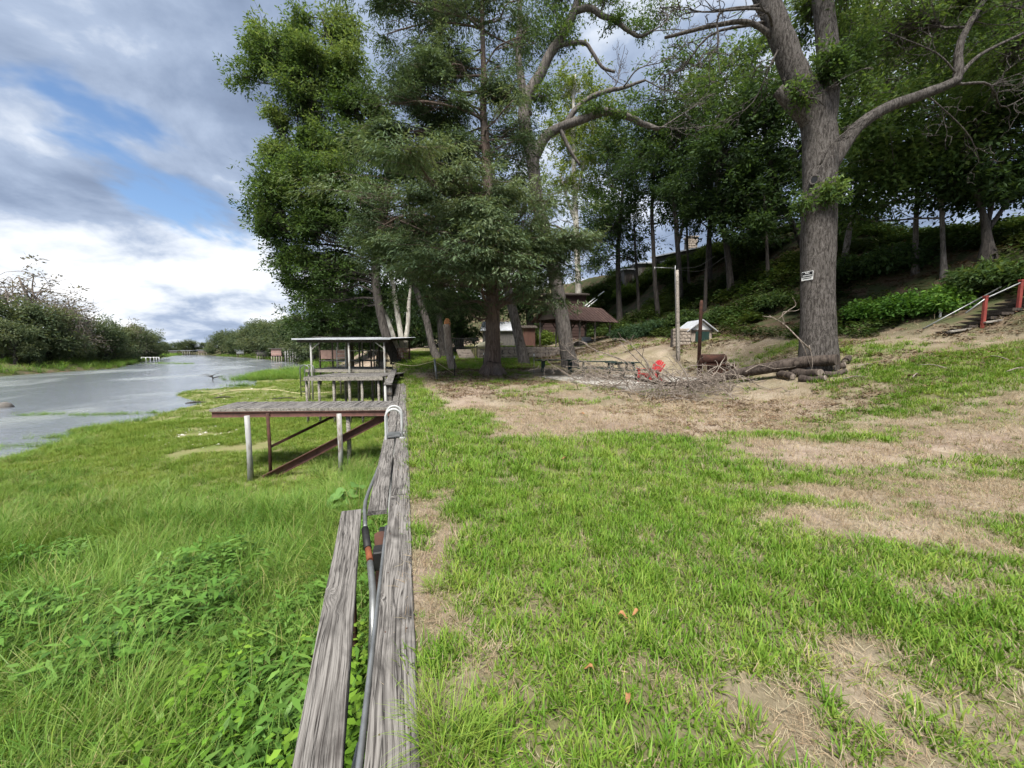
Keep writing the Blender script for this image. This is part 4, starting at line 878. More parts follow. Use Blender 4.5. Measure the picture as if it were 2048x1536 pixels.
for k in range(5):
    c = at(934 - k * 1.5, 712 - 3.3 * k, 31 + .5 * k); part('step', MB().box(c - zz * .1, (1.2, .42, .2), np.stack([ux, vy, zz], 1), .02), MAT['stone'], ss)
ir = thing('iron_railing', at(925, 705, 33), 'black iron railing along the terrace steps under the trees', 'railing')
i0, i1 = at(852, 704, 35), at(957, 700, 33.5)
for t in np.linspace(0, 1, 27):
    c = i0 + (i1 - i0) * t; g_ = gz(c[0], c[1]); part('baluster', MB().tube([(c[0], c[1], min(g_, 1.6) - .1), (c[0], c[1], 2.55)], .02, 5), MAT['black'], ir)
for z in (2.5, 1.75): part('rail', MB().bar(i0 * (1, 1, 0) + zz * z, i1 * (1, 1, 0) + zz * z, .05, .06), MAT['black'], ir)
sh_ = thing('hill_handrail', at(1185, 606, 44), 'pale diagonal stair rails climbing the bank behind the gazebo', 'handrail')
for dx, dy in ((0, 0), (4, 3)): part('rail', MB().tube([at(1170 + dx, 612 + dy, 42), at(1190 + dx, 596 + dy, 45)], .06, 6), MAT['white'], sh_)
part('rail', MB().tube([at(1196, 592, 46), at(1208, 583, 47)], .06, 6), MAT['white'], sh_)

# ------------------------------------------------------------------ long house on the crest
ha, hb = at(1312, 514, 52), at(1640, 449, 38.2); ha[2] = hb[2] = 13.5
hs = thing('crest_house', (ha + hb) / 2 - zz * 2.6, 'long low grey boarded house on the crest of the wooded bank', 'house')
hu = unit(hb - ha); hv = np.array([-hu[1], hu[0], 0]); hv = hv if hv[0] > 0 else -hv; hl = np.linalg.norm(hb - ha)
part('wall', MB().bar(ha + hv * 3 - zz * 1.5, hb + hv * 3 - zz * 1.5, 6, 3.0), MAT['greyboard'], hs)
part('roof', MB().bar(ha + hv * 2.9 - hu * .4 + zz * .08, hb + hv * 2.9 + hu * .4 + zz * .08, 7.2, .16), MAT['darkwood'], hs)
part('roof_trim', MB().bar(ha - hv * .75 - hu * .4 + zz * .08, hb - hv * .75 + hu * .4 + zz * .08, .05, .14), MAT['tin'], hs)
for t in (.08, .2, .34, .46, .6, .74, .88):
    c = ha + hu * hl * t - hv * .03 - zz * 1.25; w_ = part('window', MB().bar(c - hu * .7, c + hu * .7, .08, 1.3), MAT['glass'], hs)
    part('frame', MB().bar(c - hu * .75 + zz * .68 - hv * .03, c + hu * .75 + zz * .68 - hv * .03, .08, .08).bar(c - hu * .75 - zz * .68 - hv * .03, c + hu * .75 - zz * .68 - hv * .03, .08, .08), MAT['white'], w_)
for k in range(22):
    c = ha + hu * (k + .5) * hl / 22 - hv * .06; part('batten', MB().bar(c - zz * 2.9, c, .08, .05, up=hv), MAT['greyboard'], hs)
cc = at(1381, 505, 52); 
ch = thing('stone_chimney', cc - zz * 1.5, 'pale stone chimney standing above the crest house roof', 'chimney'); cw = .62
ctz = at(1381, 477, 52)[2]
for fx, fy in ((0, -1), (-1, 0)):
    pass
stone_wall(ch, cc - ux * cw, cc + ux * cw, ctz - cc[2] + 2.0, 1.1, .42, .3, zbase=cc[2] - 2.0)
part('cap', MB().box(np.array([cc[0], cc[1], ctz + .05]), (1.5, 1.4, .16), np.stack([ux, vy, zz], 1), .02), MAT['stone'], ch)
for k, (px0, px1, yt, yb, d, lab) in enumerate(((1248, 1268, 540, 562, 52, 'small grey outbuilding left of the crest house, furthest left'), (1272, 1308, 528, 556, 53, 'grey board outbuilding with pale roof joining the crest house'))):
    a = at(px0, yb, d); b = at(px1, yb, d); zt = at(px0, yt, d)[2]; o = thing('outbuilding', (a + b) / 2, lab, 'outbuilding')
    part('wall', MB().bar((a + b) / 2 - zz * 1 + vy * 1.5, (a + b) / 2 * (1, 1, 0) + vy * 1.5 + zz * zt, np.linalg.norm(b - a), 3, up=vy), MAT['greyboard'], o)
    part('roof', MB().bar((a + b) / 2 * (1, 1, 0) - vy * .3 + zz * (zt + .05), (a + b) / 2 * (1, 1, 0) + vy * 3.3 + zz * (zt + .3), np.linalg.norm(b - a) + .5, .14), MAT['tin'], o)
    part('door', MB().bar((a + b) / 2 - vy * .03 - zz * .2, (a + b) / 2 * (1, 1, 0) - vy * .03 + zz * (zt - .5), .8, .05, up=vy), MAT['darkwood'], o)

# ------------------------------------------------------------------ things on the river flat
hose_px = [(420, 786, -1.9), (480, 778, -1.9), (545, 778, -1.88), (610, 786, -1.85), (690, 781, -1.85), (760, 768, -1.8)]
hp = []
for a_, b_, _ in hose_px:
    q = on(a_, b_, WATER + .3); hp.append((q[0], q[1], max(gz(q[0], q[1]), WATER) + .05))
solo('water_line', MB().tube(spline(hp, 40), .035, 6), MAT['hose'], 'long pale hose lying across the river flat beyond the nearest deck', 'hose')
for k, (px, py, l) in enumerate(((395, 774 + 26, 1.3), (447, 793, 1.2), (570, 797, 1.5))):
    q = on(px, py, WATER + .2); z = gz(q[0], q[1]) + .04
    solo('driftwood', MB().tube(spline([(q[0] - l / 2, q[1] - .1, z), (q[0], q[1] + .06, z + .05), (q[0] + l / 2, q[1], z)], 8), [.03, .05, .06, .055, .05, .05, .04, .02], 7), MAT['bark_dark'], ('dark driftwood stick at the tip of the muddy point', 'dark driftwood stick on the muddy point, nearer the hose', 'dark driftwood stick just behind the nearest deck')[k], 'driftwood')
q = on(9, 815, WATER); solo('river_boulder', MB().tube([(q[0], q[1], -2.3), (q[0], q[1], -1.95), (q[0] + .05, q[1], -1.75), (q[0] + .05, q[1], -1.66)], [.42, .4, .26, .08], 11, True, .25, 2.), MAT['rock'], 'grey boulder poking out of the water at the left edge', 'rock')
db = on(425, 761, WATER); br_ = MB(); r_ = np.random.default_rng(4)
br_.tube(spline([db - zz * .3, db + (.05, 0, .35), db + (-.1, .1, .62)], 7), [.07, .06, .05, .05, .04, .03, .02], 6)
for k in range(7):
    a_ = r_.uniform(0, 2 * pi); l_ = r_.uniform(.7, 1.5); s_ = db + zz * (.2 + .06 * k); br_.tube(spline([s_, s_ + (l_ * .5 * cos(a_), .4 * l_ * sin(a_), .18), s_ + (l_ * cos(a_), .5 * l_ * sin(a_), r_.uniform(.0, .3))], 6), [.04, .035, .03, .022, .016, .01], 5)
solo('snagged_branch', br_, MAT['bark_dark'], 'bare dark branch snagged in the middle of the river', 'branch')
# ------------------------------------------------------------------ trees
def curve_to(a, b, r, wig=.12, n=8, sag=0.):
    a = np.asarray(a, float); b = np.asarray(b, float); l = np.linalg.norm(b - a); t = np.linspace(0, 1, n)[:, None]
    p = a + (b - a) * t; w = np.sin(t * pi)
    off = r.normal(0, wig * l, 3); off2 = r.normal(0, wig * .5 * l, 3)
    return p + off * w + off2 * np.sin(2 * pi * t) * w + np.array([0, 0, sag * l]) * w
def spray_leaves(cent, out, r, per, ln, wd, spread, droop, flat, pal, light):
    """leaf blades round each spray centre: (n,3) centres and outward directions"""
    n = len(cent); k = n * per
    c = np.repeat(cent, per, 0); o = np.repeat(out, per, 0)
    side = unit(np.cross(o, np.array([0, 0, 1.]) + r.normal(0, .05, (k, 3))))
    t = r.uniform(-.9, 1, (k, 1)) * spread; s = r.uniform(-1, 1, (k, 1)) * spread * (.75 - .25 * np.abs(t) / spread)
    pos = c + o * t + side * s + np.array([0, 0, 1.]) * r.normal(0, spread * (.12 if flat else .4), (k, 1)) - np.array([0, 0, 1.]) * droop * (t ** 2 + s ** 2) / spread
    d = unit(o * .8 + side * np.sign(s) * .7 + r.normal(0, .35 if flat else .6, (k, 3)) - np.array([0, 0, .25 + droop]))
    up = unit(np.array([0, 0, 1.]) + r.normal(0, .35 if flat else .7, (k, 3)))
    w = unit(np.cross(d, up)); le = ln * r.uniform(.5, 1.45, (k, 1)); wi = wd * r.uniform(.6, 1.35, (k, 1))
    nrm = np.cross(w, d)
    v = np.stack([pos, pos + d * le * .45 + w * wi * .5 + nrm * wi * .12, pos + d * le, pos + d * le * .45 - w * wi * .5 + nrm * wi * .12], 1)
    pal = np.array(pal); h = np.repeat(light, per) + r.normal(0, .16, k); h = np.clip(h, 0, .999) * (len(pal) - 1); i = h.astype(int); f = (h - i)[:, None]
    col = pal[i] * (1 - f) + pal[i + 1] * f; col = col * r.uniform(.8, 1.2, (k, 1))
    return v.reshape(-1, 3), np.repeat(col, 4, 0)
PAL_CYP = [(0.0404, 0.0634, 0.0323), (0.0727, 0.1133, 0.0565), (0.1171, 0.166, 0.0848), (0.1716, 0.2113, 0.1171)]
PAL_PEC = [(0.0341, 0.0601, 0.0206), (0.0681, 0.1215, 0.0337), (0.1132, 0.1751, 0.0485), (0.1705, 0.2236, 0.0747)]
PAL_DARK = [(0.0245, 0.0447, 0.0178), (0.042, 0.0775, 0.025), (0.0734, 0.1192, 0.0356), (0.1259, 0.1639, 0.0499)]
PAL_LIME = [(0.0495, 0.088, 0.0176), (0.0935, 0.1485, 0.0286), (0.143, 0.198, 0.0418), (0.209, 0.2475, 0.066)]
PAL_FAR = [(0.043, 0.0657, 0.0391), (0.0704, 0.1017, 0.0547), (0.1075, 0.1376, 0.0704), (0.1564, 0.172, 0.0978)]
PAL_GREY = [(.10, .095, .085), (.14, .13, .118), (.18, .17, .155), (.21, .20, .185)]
def make_tree(name, label, stems, lobes, seed, bark, pal, leaf=(.20, .085), per=14, spread=.34, droop=.15, flat=False, gap=.40, gapf=.9, lmat='leaf', group=None, sides=16, bump=.05, twigs=.5, limb_r=.05, flare=None, cat='tree', limbs=True, twr=.011, dead=(), split=1, sj=(.55, .55, .55), ss=(.62, .62, .62)):
    r = np.random.default_rng(seed); stems = [np.asarray(s, float) for s in stems]
    base = stems[0][0][:3].copy(); base[2] += .1
    o = thing(name, base, label, cat, group); mb = MB(); dens = []
    for si, s in enumerate(stems):
        l = np.linalg.norm(np.diff(s[:, :3], axis=0), axis=1).sum(); n = max(8, int(l / .22) if sides > 12 else int(l / .5)); q = spline(s, n)
        w = r.normal(0, 1.5, (n, 3)); kern = np.ones(7) / 7; w = np.stack([np.convolve(w[:, j], kern, 'same') for j in range(3)], 1)
        q[:, :3] += w * np.minimum(q[:, 3:4] * .35, .06) * np.linspace(0, 1, n)[:, None]
        fl = flare if (flare and si == 0) else None
        mb.tube(q[:, :3], np.maximum(q[:, 3], .012), sides if q[0, 3] > .12 else max(6, sides // 2), True, bump, 3.0, fl); dens.append(q)
    D = np.concatenate(dens); tw = MB(); LV = []; LC = []
    if split > 1:                            # break every lobe into smaller ragged ones
        nl = []
        for lb in lobes:
            for q in range(split):
                nl.append((np.asarray(lb[0]) + r.normal(0, 1, 3) * np.asarray(lb[1]) * np.array(sj), np.asarray(lb[1]) * np.array(ss) * r.uniform(.6, 1.15), lb[2] / split * 1.08, (lb[3] if len(lb) > 3 else .5) + r.normal(0, .08)))
        lobes = nl
    for lb in lobes:
        c = np.asarray(lb[0], float); rad = np.asarray(lb[1], float); n = int(lb[2] * DENS); li = lb[3] if len(lb) > 3 else .5
        pen = np.linalg.norm(D[:, :3] - (c - np.array([0, 0, rad[2] * .7])), axis=1) + 2.0 * np.maximum(D[:, 2] - c[2], 0); k = int(np.argmin(pen)); a = D[k, :3]; ra = min(D[k, 3] * .55, limb_r + .012 * np.linalg.norm(c - a))
        limb = curve_to(a, c, r, .10, 9, .04)
        if limbs and np.linalg.norm(c - a) > .3: mb.tube(limb, np.linspace(ra, .03, 9), 7, True, bump, 2.)
        m_ = int(n * 2.6); p = r.normal(0, .50, (m_, 3)); p = p[np.linalg.norm(p, axis=1) < 1.55]
        g = vnoise((c + p * rad) * gapf + seed * 1.37) + .35 * (vnoise((c + p * rad) * gapf * 2.6 + 9.1) - .5)
        p = p[g > gap][:n]
        if not len(p): continue
        cen = c + p * rad; out = unit(p * np.array([1, 1, .45]) * rad + r.normal(0, .25, p.shape) + 1e-6)
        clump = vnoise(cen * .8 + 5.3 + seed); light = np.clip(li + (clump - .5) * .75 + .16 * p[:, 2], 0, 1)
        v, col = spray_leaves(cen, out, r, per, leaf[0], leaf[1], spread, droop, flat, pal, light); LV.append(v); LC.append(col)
        for q in cen[r.random(len(cen)) < twigs * (.3 + .7 * (np.linalg.norm(p, axis=1) > 1.0))]:
            kk = r.integers(3, 9); s0 = limb[kk] + r.normal(0, .05, 3); tw.tube(curve_to(s0, q, r, .09, 5), np.linspace(twr * 1.9, twr * .6, 5), 3, False)
    for dd in dead:                          # bare twiggy boughs: start, end, radius, number
        a, b, ra, nn = dd; bough = curve_to(a, b, r, .09, 12); tw.tube(bough, np.linspace(ra, .012, 12), 6)
        ln = np.linalg.norm(np.asarray(b) - np.asarray(a))
        for q in range(nn):
            k = r.integers(3, 12); d = unit(bough[-1] - bough[0] + r.normal(0, ln * .55, 3)); e = bough[k] + d * ln * r.uniform(.12, .38); t1 = curve_to(bough[k], e, r, .14, 6); tw.tube(t1, np.linspace(ra * .35, .008, 6), 4, False)
            for z in range(4):
                k2 = r.integers(2, 6); e2 = t1[k2] + unit(e - bough[k] + r.normal(0, ln * .3, 3)) * ln * r.uniform(.05, .16); tw.tube(curve_to(t1[k2], e2, r, .15, 4), np.linspace(.013, .005, 4), 3, False)
    part('trunk', mb, bark, o)
    if tw.n: part('twigs', tw, bark, o, kind='stuff')
    if LV:
        V = np.concatenate(LV) - origin_of(o); C_ = np.concatenate(LC); n = len(V) // 4
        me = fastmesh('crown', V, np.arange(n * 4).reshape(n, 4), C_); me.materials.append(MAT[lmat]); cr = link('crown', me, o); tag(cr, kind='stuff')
        global NLEAF; NLEAF += n
    return o
NLEAF = 0; DENS = 3.1
def S_(pts, d, wpx=True):                    # stem from picture points (px, py, width px[, depth offset]) at distance d
    o = []
    for q in pts:
        dd = d + (q[3] if len(q) > 3 else 0); p = at(q[0], q[1], dd); o.append((*p, q[2] / 2 * dd / F / math.hypot(1, (q[0] - 1024) / F)))
    return o
def root(st, drop=.25, d=None):              # carry the first point down to the ground
    p = np.array(st[0]); g = gz(p[0], p[1]); st = list(st); 
    return [(p[0], p[1], g - drop, p[3] * 1.12), (p[0], p[1], g + .15, p[3] * 1.05)] + [q for q in st[1:]]
def Lb(px, py, d, rx, rz, n, li=.5, ry=None):
    return (at(px, py, d), (rx, ry if ry else rx, rz), n, li)

# the big pecan on the right, limbs reaching out of the picture
d = 12.6
T1 = [root(S_([(1638, 722, 84), (1637, 650, 76), (1637, 560, 72), (1637, 450, 76), (1640, 350, 72), (1641, 280, 76), (1630, 225, 70), (1600, 165, 58), (1565, 80, 52), (1530, 0, 46), (1490, -90, 38), (1440, -200, 28)], d)),
      S_([(1640, 270, 60), (1652, 210, 54), (1656, 140, 50), (1652, 60, 46), (1648, -40, 40), (1660, -160, 30)], d),
      S_([(1652, 345, 40), (1680, 300, 36), (1715, 255, 31), (1770, 217, 28), (1840, 190, 27), (1900, 168, 25), (1916, 150, 24), (1920, 90, 19), (1950, 30, 15), (2010, -60, 11)], d),
      S_([(1640, 262, 42), (1606, 228, 36), (1572, 196, 30), (1556, 180, 27)], d),
      S_([(1560, 85, 14), (1500, 45, 11), (1430, 50, 9), (1330, 75, 6)], d),
      S_([(1912, 160, 12), (1960, 110, 10), (2060, 60, 7)], d)]
P_ = lambda px, py, dd=0: at(px, py, d + dd)
big = make_tree('pecan_tree', 'huge grey-barked pecan with a small sign on its trunk, right of the fallen limb', T1,
    [Lb(1700, 95, d + .4, .75, .9, 60, .45), Lb(1665, 130, d - .5, .5, .5, 50, .25), Lb(1600, 185, d - .35, .35, .4, 16, .3), Lb(1660, 385, d - .55, .28, .32, 22, .5), Lb(1600, 410, d - .3, .28, .16, 9, .5),
     Lb(1790, 60, d + 1.5, 1.6, 1.1, 120, .6), Lb(1920, 10, d + 1, 1.8, 1.2, 130, .6), Lb(1620, 20, d + .8, .5, .9, 40, .55), Lb(2010, 120, d + 1.5, 1.3, 1.0, 80, .6), Lb(1700, -60, d, 2, 1.3, 120, .5)],
    3, MAT['bark_pecan'], PAL_PEC, (.15, .055), 13, .22, .1, gap=.36, gapf=1.6, sides=36, bump=.045, twigs=.8, limb_r=.03, twr=.008, flare=lambda a, n: 1 + np.exp(-np.linspace(0, 1, n)[:, None] * 38) * (.16 + .14 * np.sin(a[None] * 5 + 1)),
    dead=[(P_(1550, 60), P_(1360, 20, -.5), .05, 14), (P_(1540, 40), P_(1330, 150, .8), .05, 16), (P_(1520, 10), P_(1420, 120, -1), .045, 14), (P_(1556, 182), P_(1700, 150, -1.0), .02, 9), (P_(1560, 90), P_(1480, 230, .3), .035, 12), (P_(1905, 165), P_(2060, 190, .5), .045, 14), (P_(1918, 110), P_(2060, 20, .8), .05, 16), (P_(1915, 150), P_(1760, 60, .8), .03, 12), (P_(1640, 330, -.5), P_(1745, 235, -.8), .022, 8), (P_(1648, 210, -.5), P_(1590, 175, -.9), .02, 8), (P_(1850, 188), P_(1960, 320, .6), .025, 10)])
# knot hole: solid black plug stands in for its inner shade, lip around it
tc_ = at(1637, 368, d); n0 = unit((CAM - tc_) * (1, 1, 0)); lf = np.array([n0[1], -n0[0], 0]); lf = lf if np.dot(lf, RGT) < 0 else -lf
nv = unit(n0 * cos(.25) + lf * sin(.25)); hc = tc_ + nv * .455; sv = np.cross(zz, nv); th = np.linspace(0, 2 * pi, 17)
part('knot_lip', MB().tube([hc + sv * .11 * cos(t) + zz * .13 * sin(t) for t in th], .04, 8, False), MAT['bark_pecan'], big)
part('knot_hole_shade', MB().tube([hc - nv * .2, hc + nv * .028], .095, 14), MAT['signblack'], big, 'black plug painting the shade inside the knot hole')

# bald cypress in the middle, fluted base
d = 20.3
def flute(a, n):
    t = np.linspace(0, 1, n)[:, None]; k = np.exp(-t * 13)
    return 1 + (np.abs(np.sin(a[None] * 3.5 + .6)) ** .8 - .35) * .55 * k + .05 * np.sin(a[None] * 9) * np.exp(-t * 7)
T3 = [root(S_([(985, 762, 48), (985, 735, 38), (985, 700, 31), (985, 640, 28.5), (983, 560, 26), (978, 440, 22), (973, 330, 18), (968, 220, 14), (966, 100, 10), (964, -40, 7), (962, -200, 4)], d), .2)]
cy = []  # front boughs get paler leaves: sky light put into the tint
for px, py, dd, rx, rz, n, li in ((760, 430, -1.5, 1.7, .8, 75, .5), (830, 395, -3, 1.9, .8, 100, .62), (900, 375, -3.8, 1.9, .8, 110, .65), (960, 415, -4, 1.9, .8, 110, .68), (1040, 440, -3, 1.9, .9, 105, .62), (1095, 490, -1.5, 1.5, .9, 80, .62), (1110, 560, -1.5, 1.2, .8, 60, .58), (1130, 620, -1.5, .9, .5, 26, .55), (1150, 545, -1, 1.0, .6, 34, .55), (1060, 480, -4, 1.5, .8, 70, .66), (1000, 500, -4.5, 1.5, .8, 70, .6), (720, 420, -1, 1.1, .7, 44, .45),
                              (800, 480, -3, 1.7, .8, 85, .5), (880, 490, -4, 1.8, .9, 90, .5), (760, 500, 0, 1.5, .9, 60, .4), (850, 560, -3, 1.6, .8, 75, .45), (930, 560, -3.4, 1.3, .7, 45, .42), (900, 620, -2, 1.2, .5, 32, .4), (1050, 540, -2, 1.3, .8, 55, .5), (1030, 600, -2, 1.0, .5, 30, .45), (790, 560, -1, 1.2, .8, 45, .35),
                              (760, 330, 0, 1.6, .9, 60, .4), (850, 310, -1, 1.9, .9, 75, .45), (930, 300, -1.5, 1.6, .9, 60, .45), (1030, 330, 0, 1.4, .9, 52, .42), (880, 230, 0, 1.9, .8, 90, .42), (800, 250, -1, 1.5, .7, 60, .42), (1030, 250, -1, 1.3, .8, 56, .45), (900, 180, -1, 1.8, .7, 80, .42), (990, 210, 0, 1.5, 1.0, 46, .38), (820, 150, 0, 1.7, .8, 85, .40), (930, 110, 0, 1.8, .8, 90, .42), (1010, 160, -1, 1.4, .7, 60, .42), (1020, 110, 0, 1.4, 1.1, 40, .35),
                              (790, 70, 1, 1.7, .9, 52, .32), (880, 40, 0, 1.8, 1.1, 62, .34), (970, 20, 0, 1.8, 1.2, 60, .35), (760, 10, 1, 1.3, .9, 40, .3), (1050, 10, 0, 1.3, 1.1, 36, .36), (900, -60, 0, 2.2, 1.2, 70, .34)):
    if py > 535: n *= .45; py -= 22
    if px > 1000 and py < 345: n *= .35
    cy.append(Lb(px, py, d + dd, rx, rz, n * .85, li))
make_tree('cypress_tree', 'tall bald cypress with fluted base and feathery boughs in the middle of the lawn', T3, cy, 12, MAT['bark_cyp'], PAL_CYP, (.21, .05), 30, .42, .30, True, .45, .95, 'frond', sides=40, bump=.03, twigs=.7, limb_r=.02, flare=flute, twr=.010, split=3, sj=(.5, .5, .6), ss=(.95, .95, .55),
    dead=[(at(978, 540, d - .6), at(985, 470, d - 1), .02, 6), (at(980, 560, d), at(1120, 520, d - 1), .05, 8)])

# pecan C: tall grey trunk leaning left, crooked limbs to the right
d = 24.0
T2 = [root(S_([(1140, 735, 34), (1134, 700, 30), (1122, 620, 28), (1110, 550, 27), (1090, 470, 26), (1075, 400, 25), (1065, 320, 25), (1050, 240, 25), (1058, 190, 23), (1085, 140, 20), (1115, 85, 18), (1145, 30, 16), (1170, -50, 12), (1190, -150, 8)], d)),
      S_([(1066, 320, 24), (1090, 275, 20), (1120, 255, 17), (1165, 238, 16), (1210, 224, 15), (1250, 232, 13), (1285, 246, 11), (1318, 258, 9)], d),
      S_([(1130, 250, 12), (1150, 220, 11), (1180, 195, 10), (1215, 182, 9), (1245, 176, 7), (1290, 160, 5)], d),
      S_([(1150, 22, 13), (1180, 16, 12), (1205, 32, 11), (1230, 42, 10), (1255, 60, 8), (1280, 72, 7), (1306, 62, 5)], d),
      S_([(1056, 230, 18), (1044, 170, 16), (1036, 100, 13), (1040, 20, 10), (1030, -80, 7)], d),
      S_([(1110, 92, 9), (1165, 85, 8), (1185, 105, 7), (1205, 135, 6), (1230, 145, 5)], d), S_([(1120, 258, 9), (1140, 300, 7), (1160, 330, 5)], d)]
make_tree('tall_pecan_tree', 'tall leaning pecan behind the cypress with crooked limbs reaching right', T2,
    [Lb(1085, 190, d, 1.0, .8, 34, .5), Lb(1120, 60, d, 1.2, 1.2, 55, .45), Lb(1050, 70, d + .5, 1.5, 1.5, 70, .42), Lb(1190, 215, d - .3, .9, .35, 26, .35), Lb(1250, 228, d - .2, .8, .3, 20, .35), Lb(1235, 45, d, .8, .4, 20, .3), Lb(1030, 250, d + .6, .7, .9, 18, .45), Lb(1130, -30, d, 2, 1.4, 80, .5), Lb(1040, 330, d + 1, .8, 1.0, 12, .45), Lb(1270, 60, d, .8, .4, 16, .3), Lb(1210, 0, d, 1.2, .7, 30, .5), Lb(1320, 20, d + 1, 1.4, .8, 34, .5), Lb(1100, 410, d + .8, .5, .8, 8, .4)],
    21, MAT['bark_grey'], PAL_PEC, (.19, .07), 13, .30, .1, gap=.34, gapf=1.3, sides=24, bump=.04, twigs=.7, limb_r=.03,
    dead=[(at(1245, 176, d), at(1350, 110, d), .05, 12), (at(1318, 258, d), at(1400, 200, d), .05, 14), (at(1300, 255, d), at(1430, 250, d - 1), .04, 14), (at(1215, 182, d), at(1250, 90, d), .04, 10), (at(1205, 135, d), at(1260, 175, d), .03, 8), (at(1306, 62, d), at(1390, 60, d), .03, 10), (at(1290, 160, d), at(1370, 190, d), .04, 12)])

# leaning grey trunk behind the cypress
d = 27.0
make_tree('leaning_tree', 'leaning grey trunk between the cypress and the tall pecan', [root(S_([(1048, 728, 23), (1041, 690, 20), (1030, 640, 19), (1018, 585, 18), (1006, 520, 16), (996, 440, 14), (985, 350, 14), (975, 280, 8)], d))],
    [Lb(1000, 480, d, 1.6, 1.2, 55, .35), Lb(960, 400, d, 2, 1.4, 70, .3), Lb(1030, 380, d + 1, 1.6, 1.4, 55, .35), Lb(990, 290, d, 2, 1.5, 60, .3)], 31, MAT['bark_grey'], PAL_DARK, (.22, .09), 13, .36, .1, sides=18)

# big spreading tree on the left over the docks: tiers of foliage against the sky
d = 28.0
T5 = [root(S_([(790, 716, 20), (772, 670, 18), (758, 610, 17), (752, 550, 17), (758, 480, 16), (772, 400, 15), (775, 330, 14), (762, 275, 13), (738, 232, 11), (700, 205, 9), (655, 185, 9), (610, 182, 6)], d)),
      S_([(765, 300, 14), (720, 240, 12), (690, 150, 9), (660, 80, 6), (640, 30, 4)], d), S_([(758, 460, 14), (700, 420, 11), (640, 400, 8), (580, 390, 5)], d), S_([(760, 330, 12), (690, 300, 10), (640, 290, 7), (590, 295, 5)], d)]
L5 = []
for px, py, dd, rx, rz, n, li in ((590, 110, 0, 2.6, 2.2, 80, .6), (640, 200, .5, 2.6, 2.0, 80, .5), (610, 300, .5, 2.4, 2.2, 80, .5), (600, 400, .5, 2.2, 2.0, 70, .4), (600, 500, .5, 2.2, 2.0, 70, .4), (540, 95, 0, 1.6, 1.4, 40, .6), (700, 100, 0, 1.6, 1.6, 50, .65), (520, 55, 0, .9, .9, 40, .62), (590, 50, 0, .8, 1.0, 40, .62), (660, 60, 0, 1.3, 1.1, 70, .68), (500, 130, 0, .9, .8, 42, .55), (565, 130, 0, 1.4, 1.1, 75, .58), (640, 130, -.5, 1.6, 1.2, 100, .70), (700, 150, 0, 1.5, 1.2, 85, .60), (740, 195, 0, 1.2, .9, 50, .5), (600, 195, -.5, 1.4, .8, 60, .5), (690, 220, 0, 1.3, .7, 45, .4),
                              (560, 250, 0, .9, .7, 38, .6), (550, 310, 0, .9, .8, 46, .68), (610, 270, 0, 1.2, .9, 55, .5), (600, 335, -.5, 1.3, .9, 65, .55), (670, 290, 0, 1.6, 1.1, 85, .45), (730, 290, 0, 1.4, 1.0, 60, .45), (660, 355, 0, 1.7, 1.0, 90, .42), (730, 380, 0, 1.8, 1.2, 95, .35), (560, 290, 0, .9, .9, 30, .6),
                              (560, 385, -.5, 1.3, .9, 80, .30), (545, 420, 0, 1.0, .9, 70, .22), (620, 410, -1, 1.6, 1.0, 95, .52), (560, 460, -.5, 1.3, 1.0, 85, .45), (640, 470, -1, 1.6, 1.1, 95, .42), (710, 450, 0, 1.8, 1.2, 95, .28), (590, 510, -.5, 1.3, .9, 75, .48), (660, 540, 0, 1.6, 1.1, 85, .30), (600, 560, 0, 1.1, .8, 50, .35), (720, 530, 1, 1.7, 1.2, 80, .22), (640, 600, 1, 1.2, .8, 50, .25), (700, 600, 1.5, 1.5, 1., 60, .2)):
    L5.append(Lb(px, py, d + dd, rx * 1.08, rz * 1.12, n * 1.15, li))
make_tree('riverside_tree', 'broad leafy tree overhanging the docks, leftmost of the big trees', T5, L5, 41, MAT['bark_dark'], PAL_PEC, (.24, .095), 15, .36, .08, gap=.40, gapf=1.15, sides=18, twigs=.6, limb_r=.025, split=2, sj=(.4, .4, .4), ss=(.95, .95, .95))

# three pale bare stems from one foot
d = 29.5
make_tree('pale_trunk_tree', 'three bare pale stems spreading from one foot behind the fire basket', [
    root(S_([(802, 716, 13), (792, 690, 11), (777, 645, 10), (760, 605, 9), (748, 568, 7), (745, 545, 3)], d), .2), S_([(806, 705, 12), (803, 680, 11), (795, 625, 11), (787, 575, 9), (779, 535, 7), (775, 510, 3)], d + .2), S_([(810, 705, 11), (812, 680, 10), (816, 640, 9), (818, 600, 7), (820, 570, 4)], d + .3)],
    [], 51, MAT['bark_pale'], PAL_DARK, sides=14, bump=.04)
def simple(name, label, pts, d, lobes, seed, bark='bark_grey', pal=PAL_DARK, leaf=(.26, .11), **kw):
    return make_tree(name, label, [root(S_(pts, d))] + [S_(q, d) for q in kw.pop('more', [])], [Lb(a, b, d + c, rx, rz, n, li) for a, b, c, rx, rz, n, li in lobes], seed, MAT[bark], pal, leaf, 13, .40, .1, **kw)
simple('grey_trunk_tree', 'slanting grey trunk right of the pale stems', [(873, 722, 17), (864, 690, 14), (855, 650, 14), (843, 612, 13), (830, 570, 11), (815, 520, 8)], 31, [(830, 520, 0, 2, 1.3, 70, .3), (790, 470, 1, 2.2, 1.4, 80, .22), (850, 450, 1, 2.2, 1.5, 80, .25)], 61)
simple('straight_trunk_tree', 'straight thin grey trunk directly behind the cut snag', [(886, 714, 14), (883, 680, 13), (880, 640, 12), (877, 580, 10), (875, 500, 8)], 34, [(870, 520, 0, 2.2, 1.5, 80, .22), (910, 470, 1, 2.4, 1.6, 80, .2), (880, 620, 2, 2.0, .7, 26, .22)], 62)
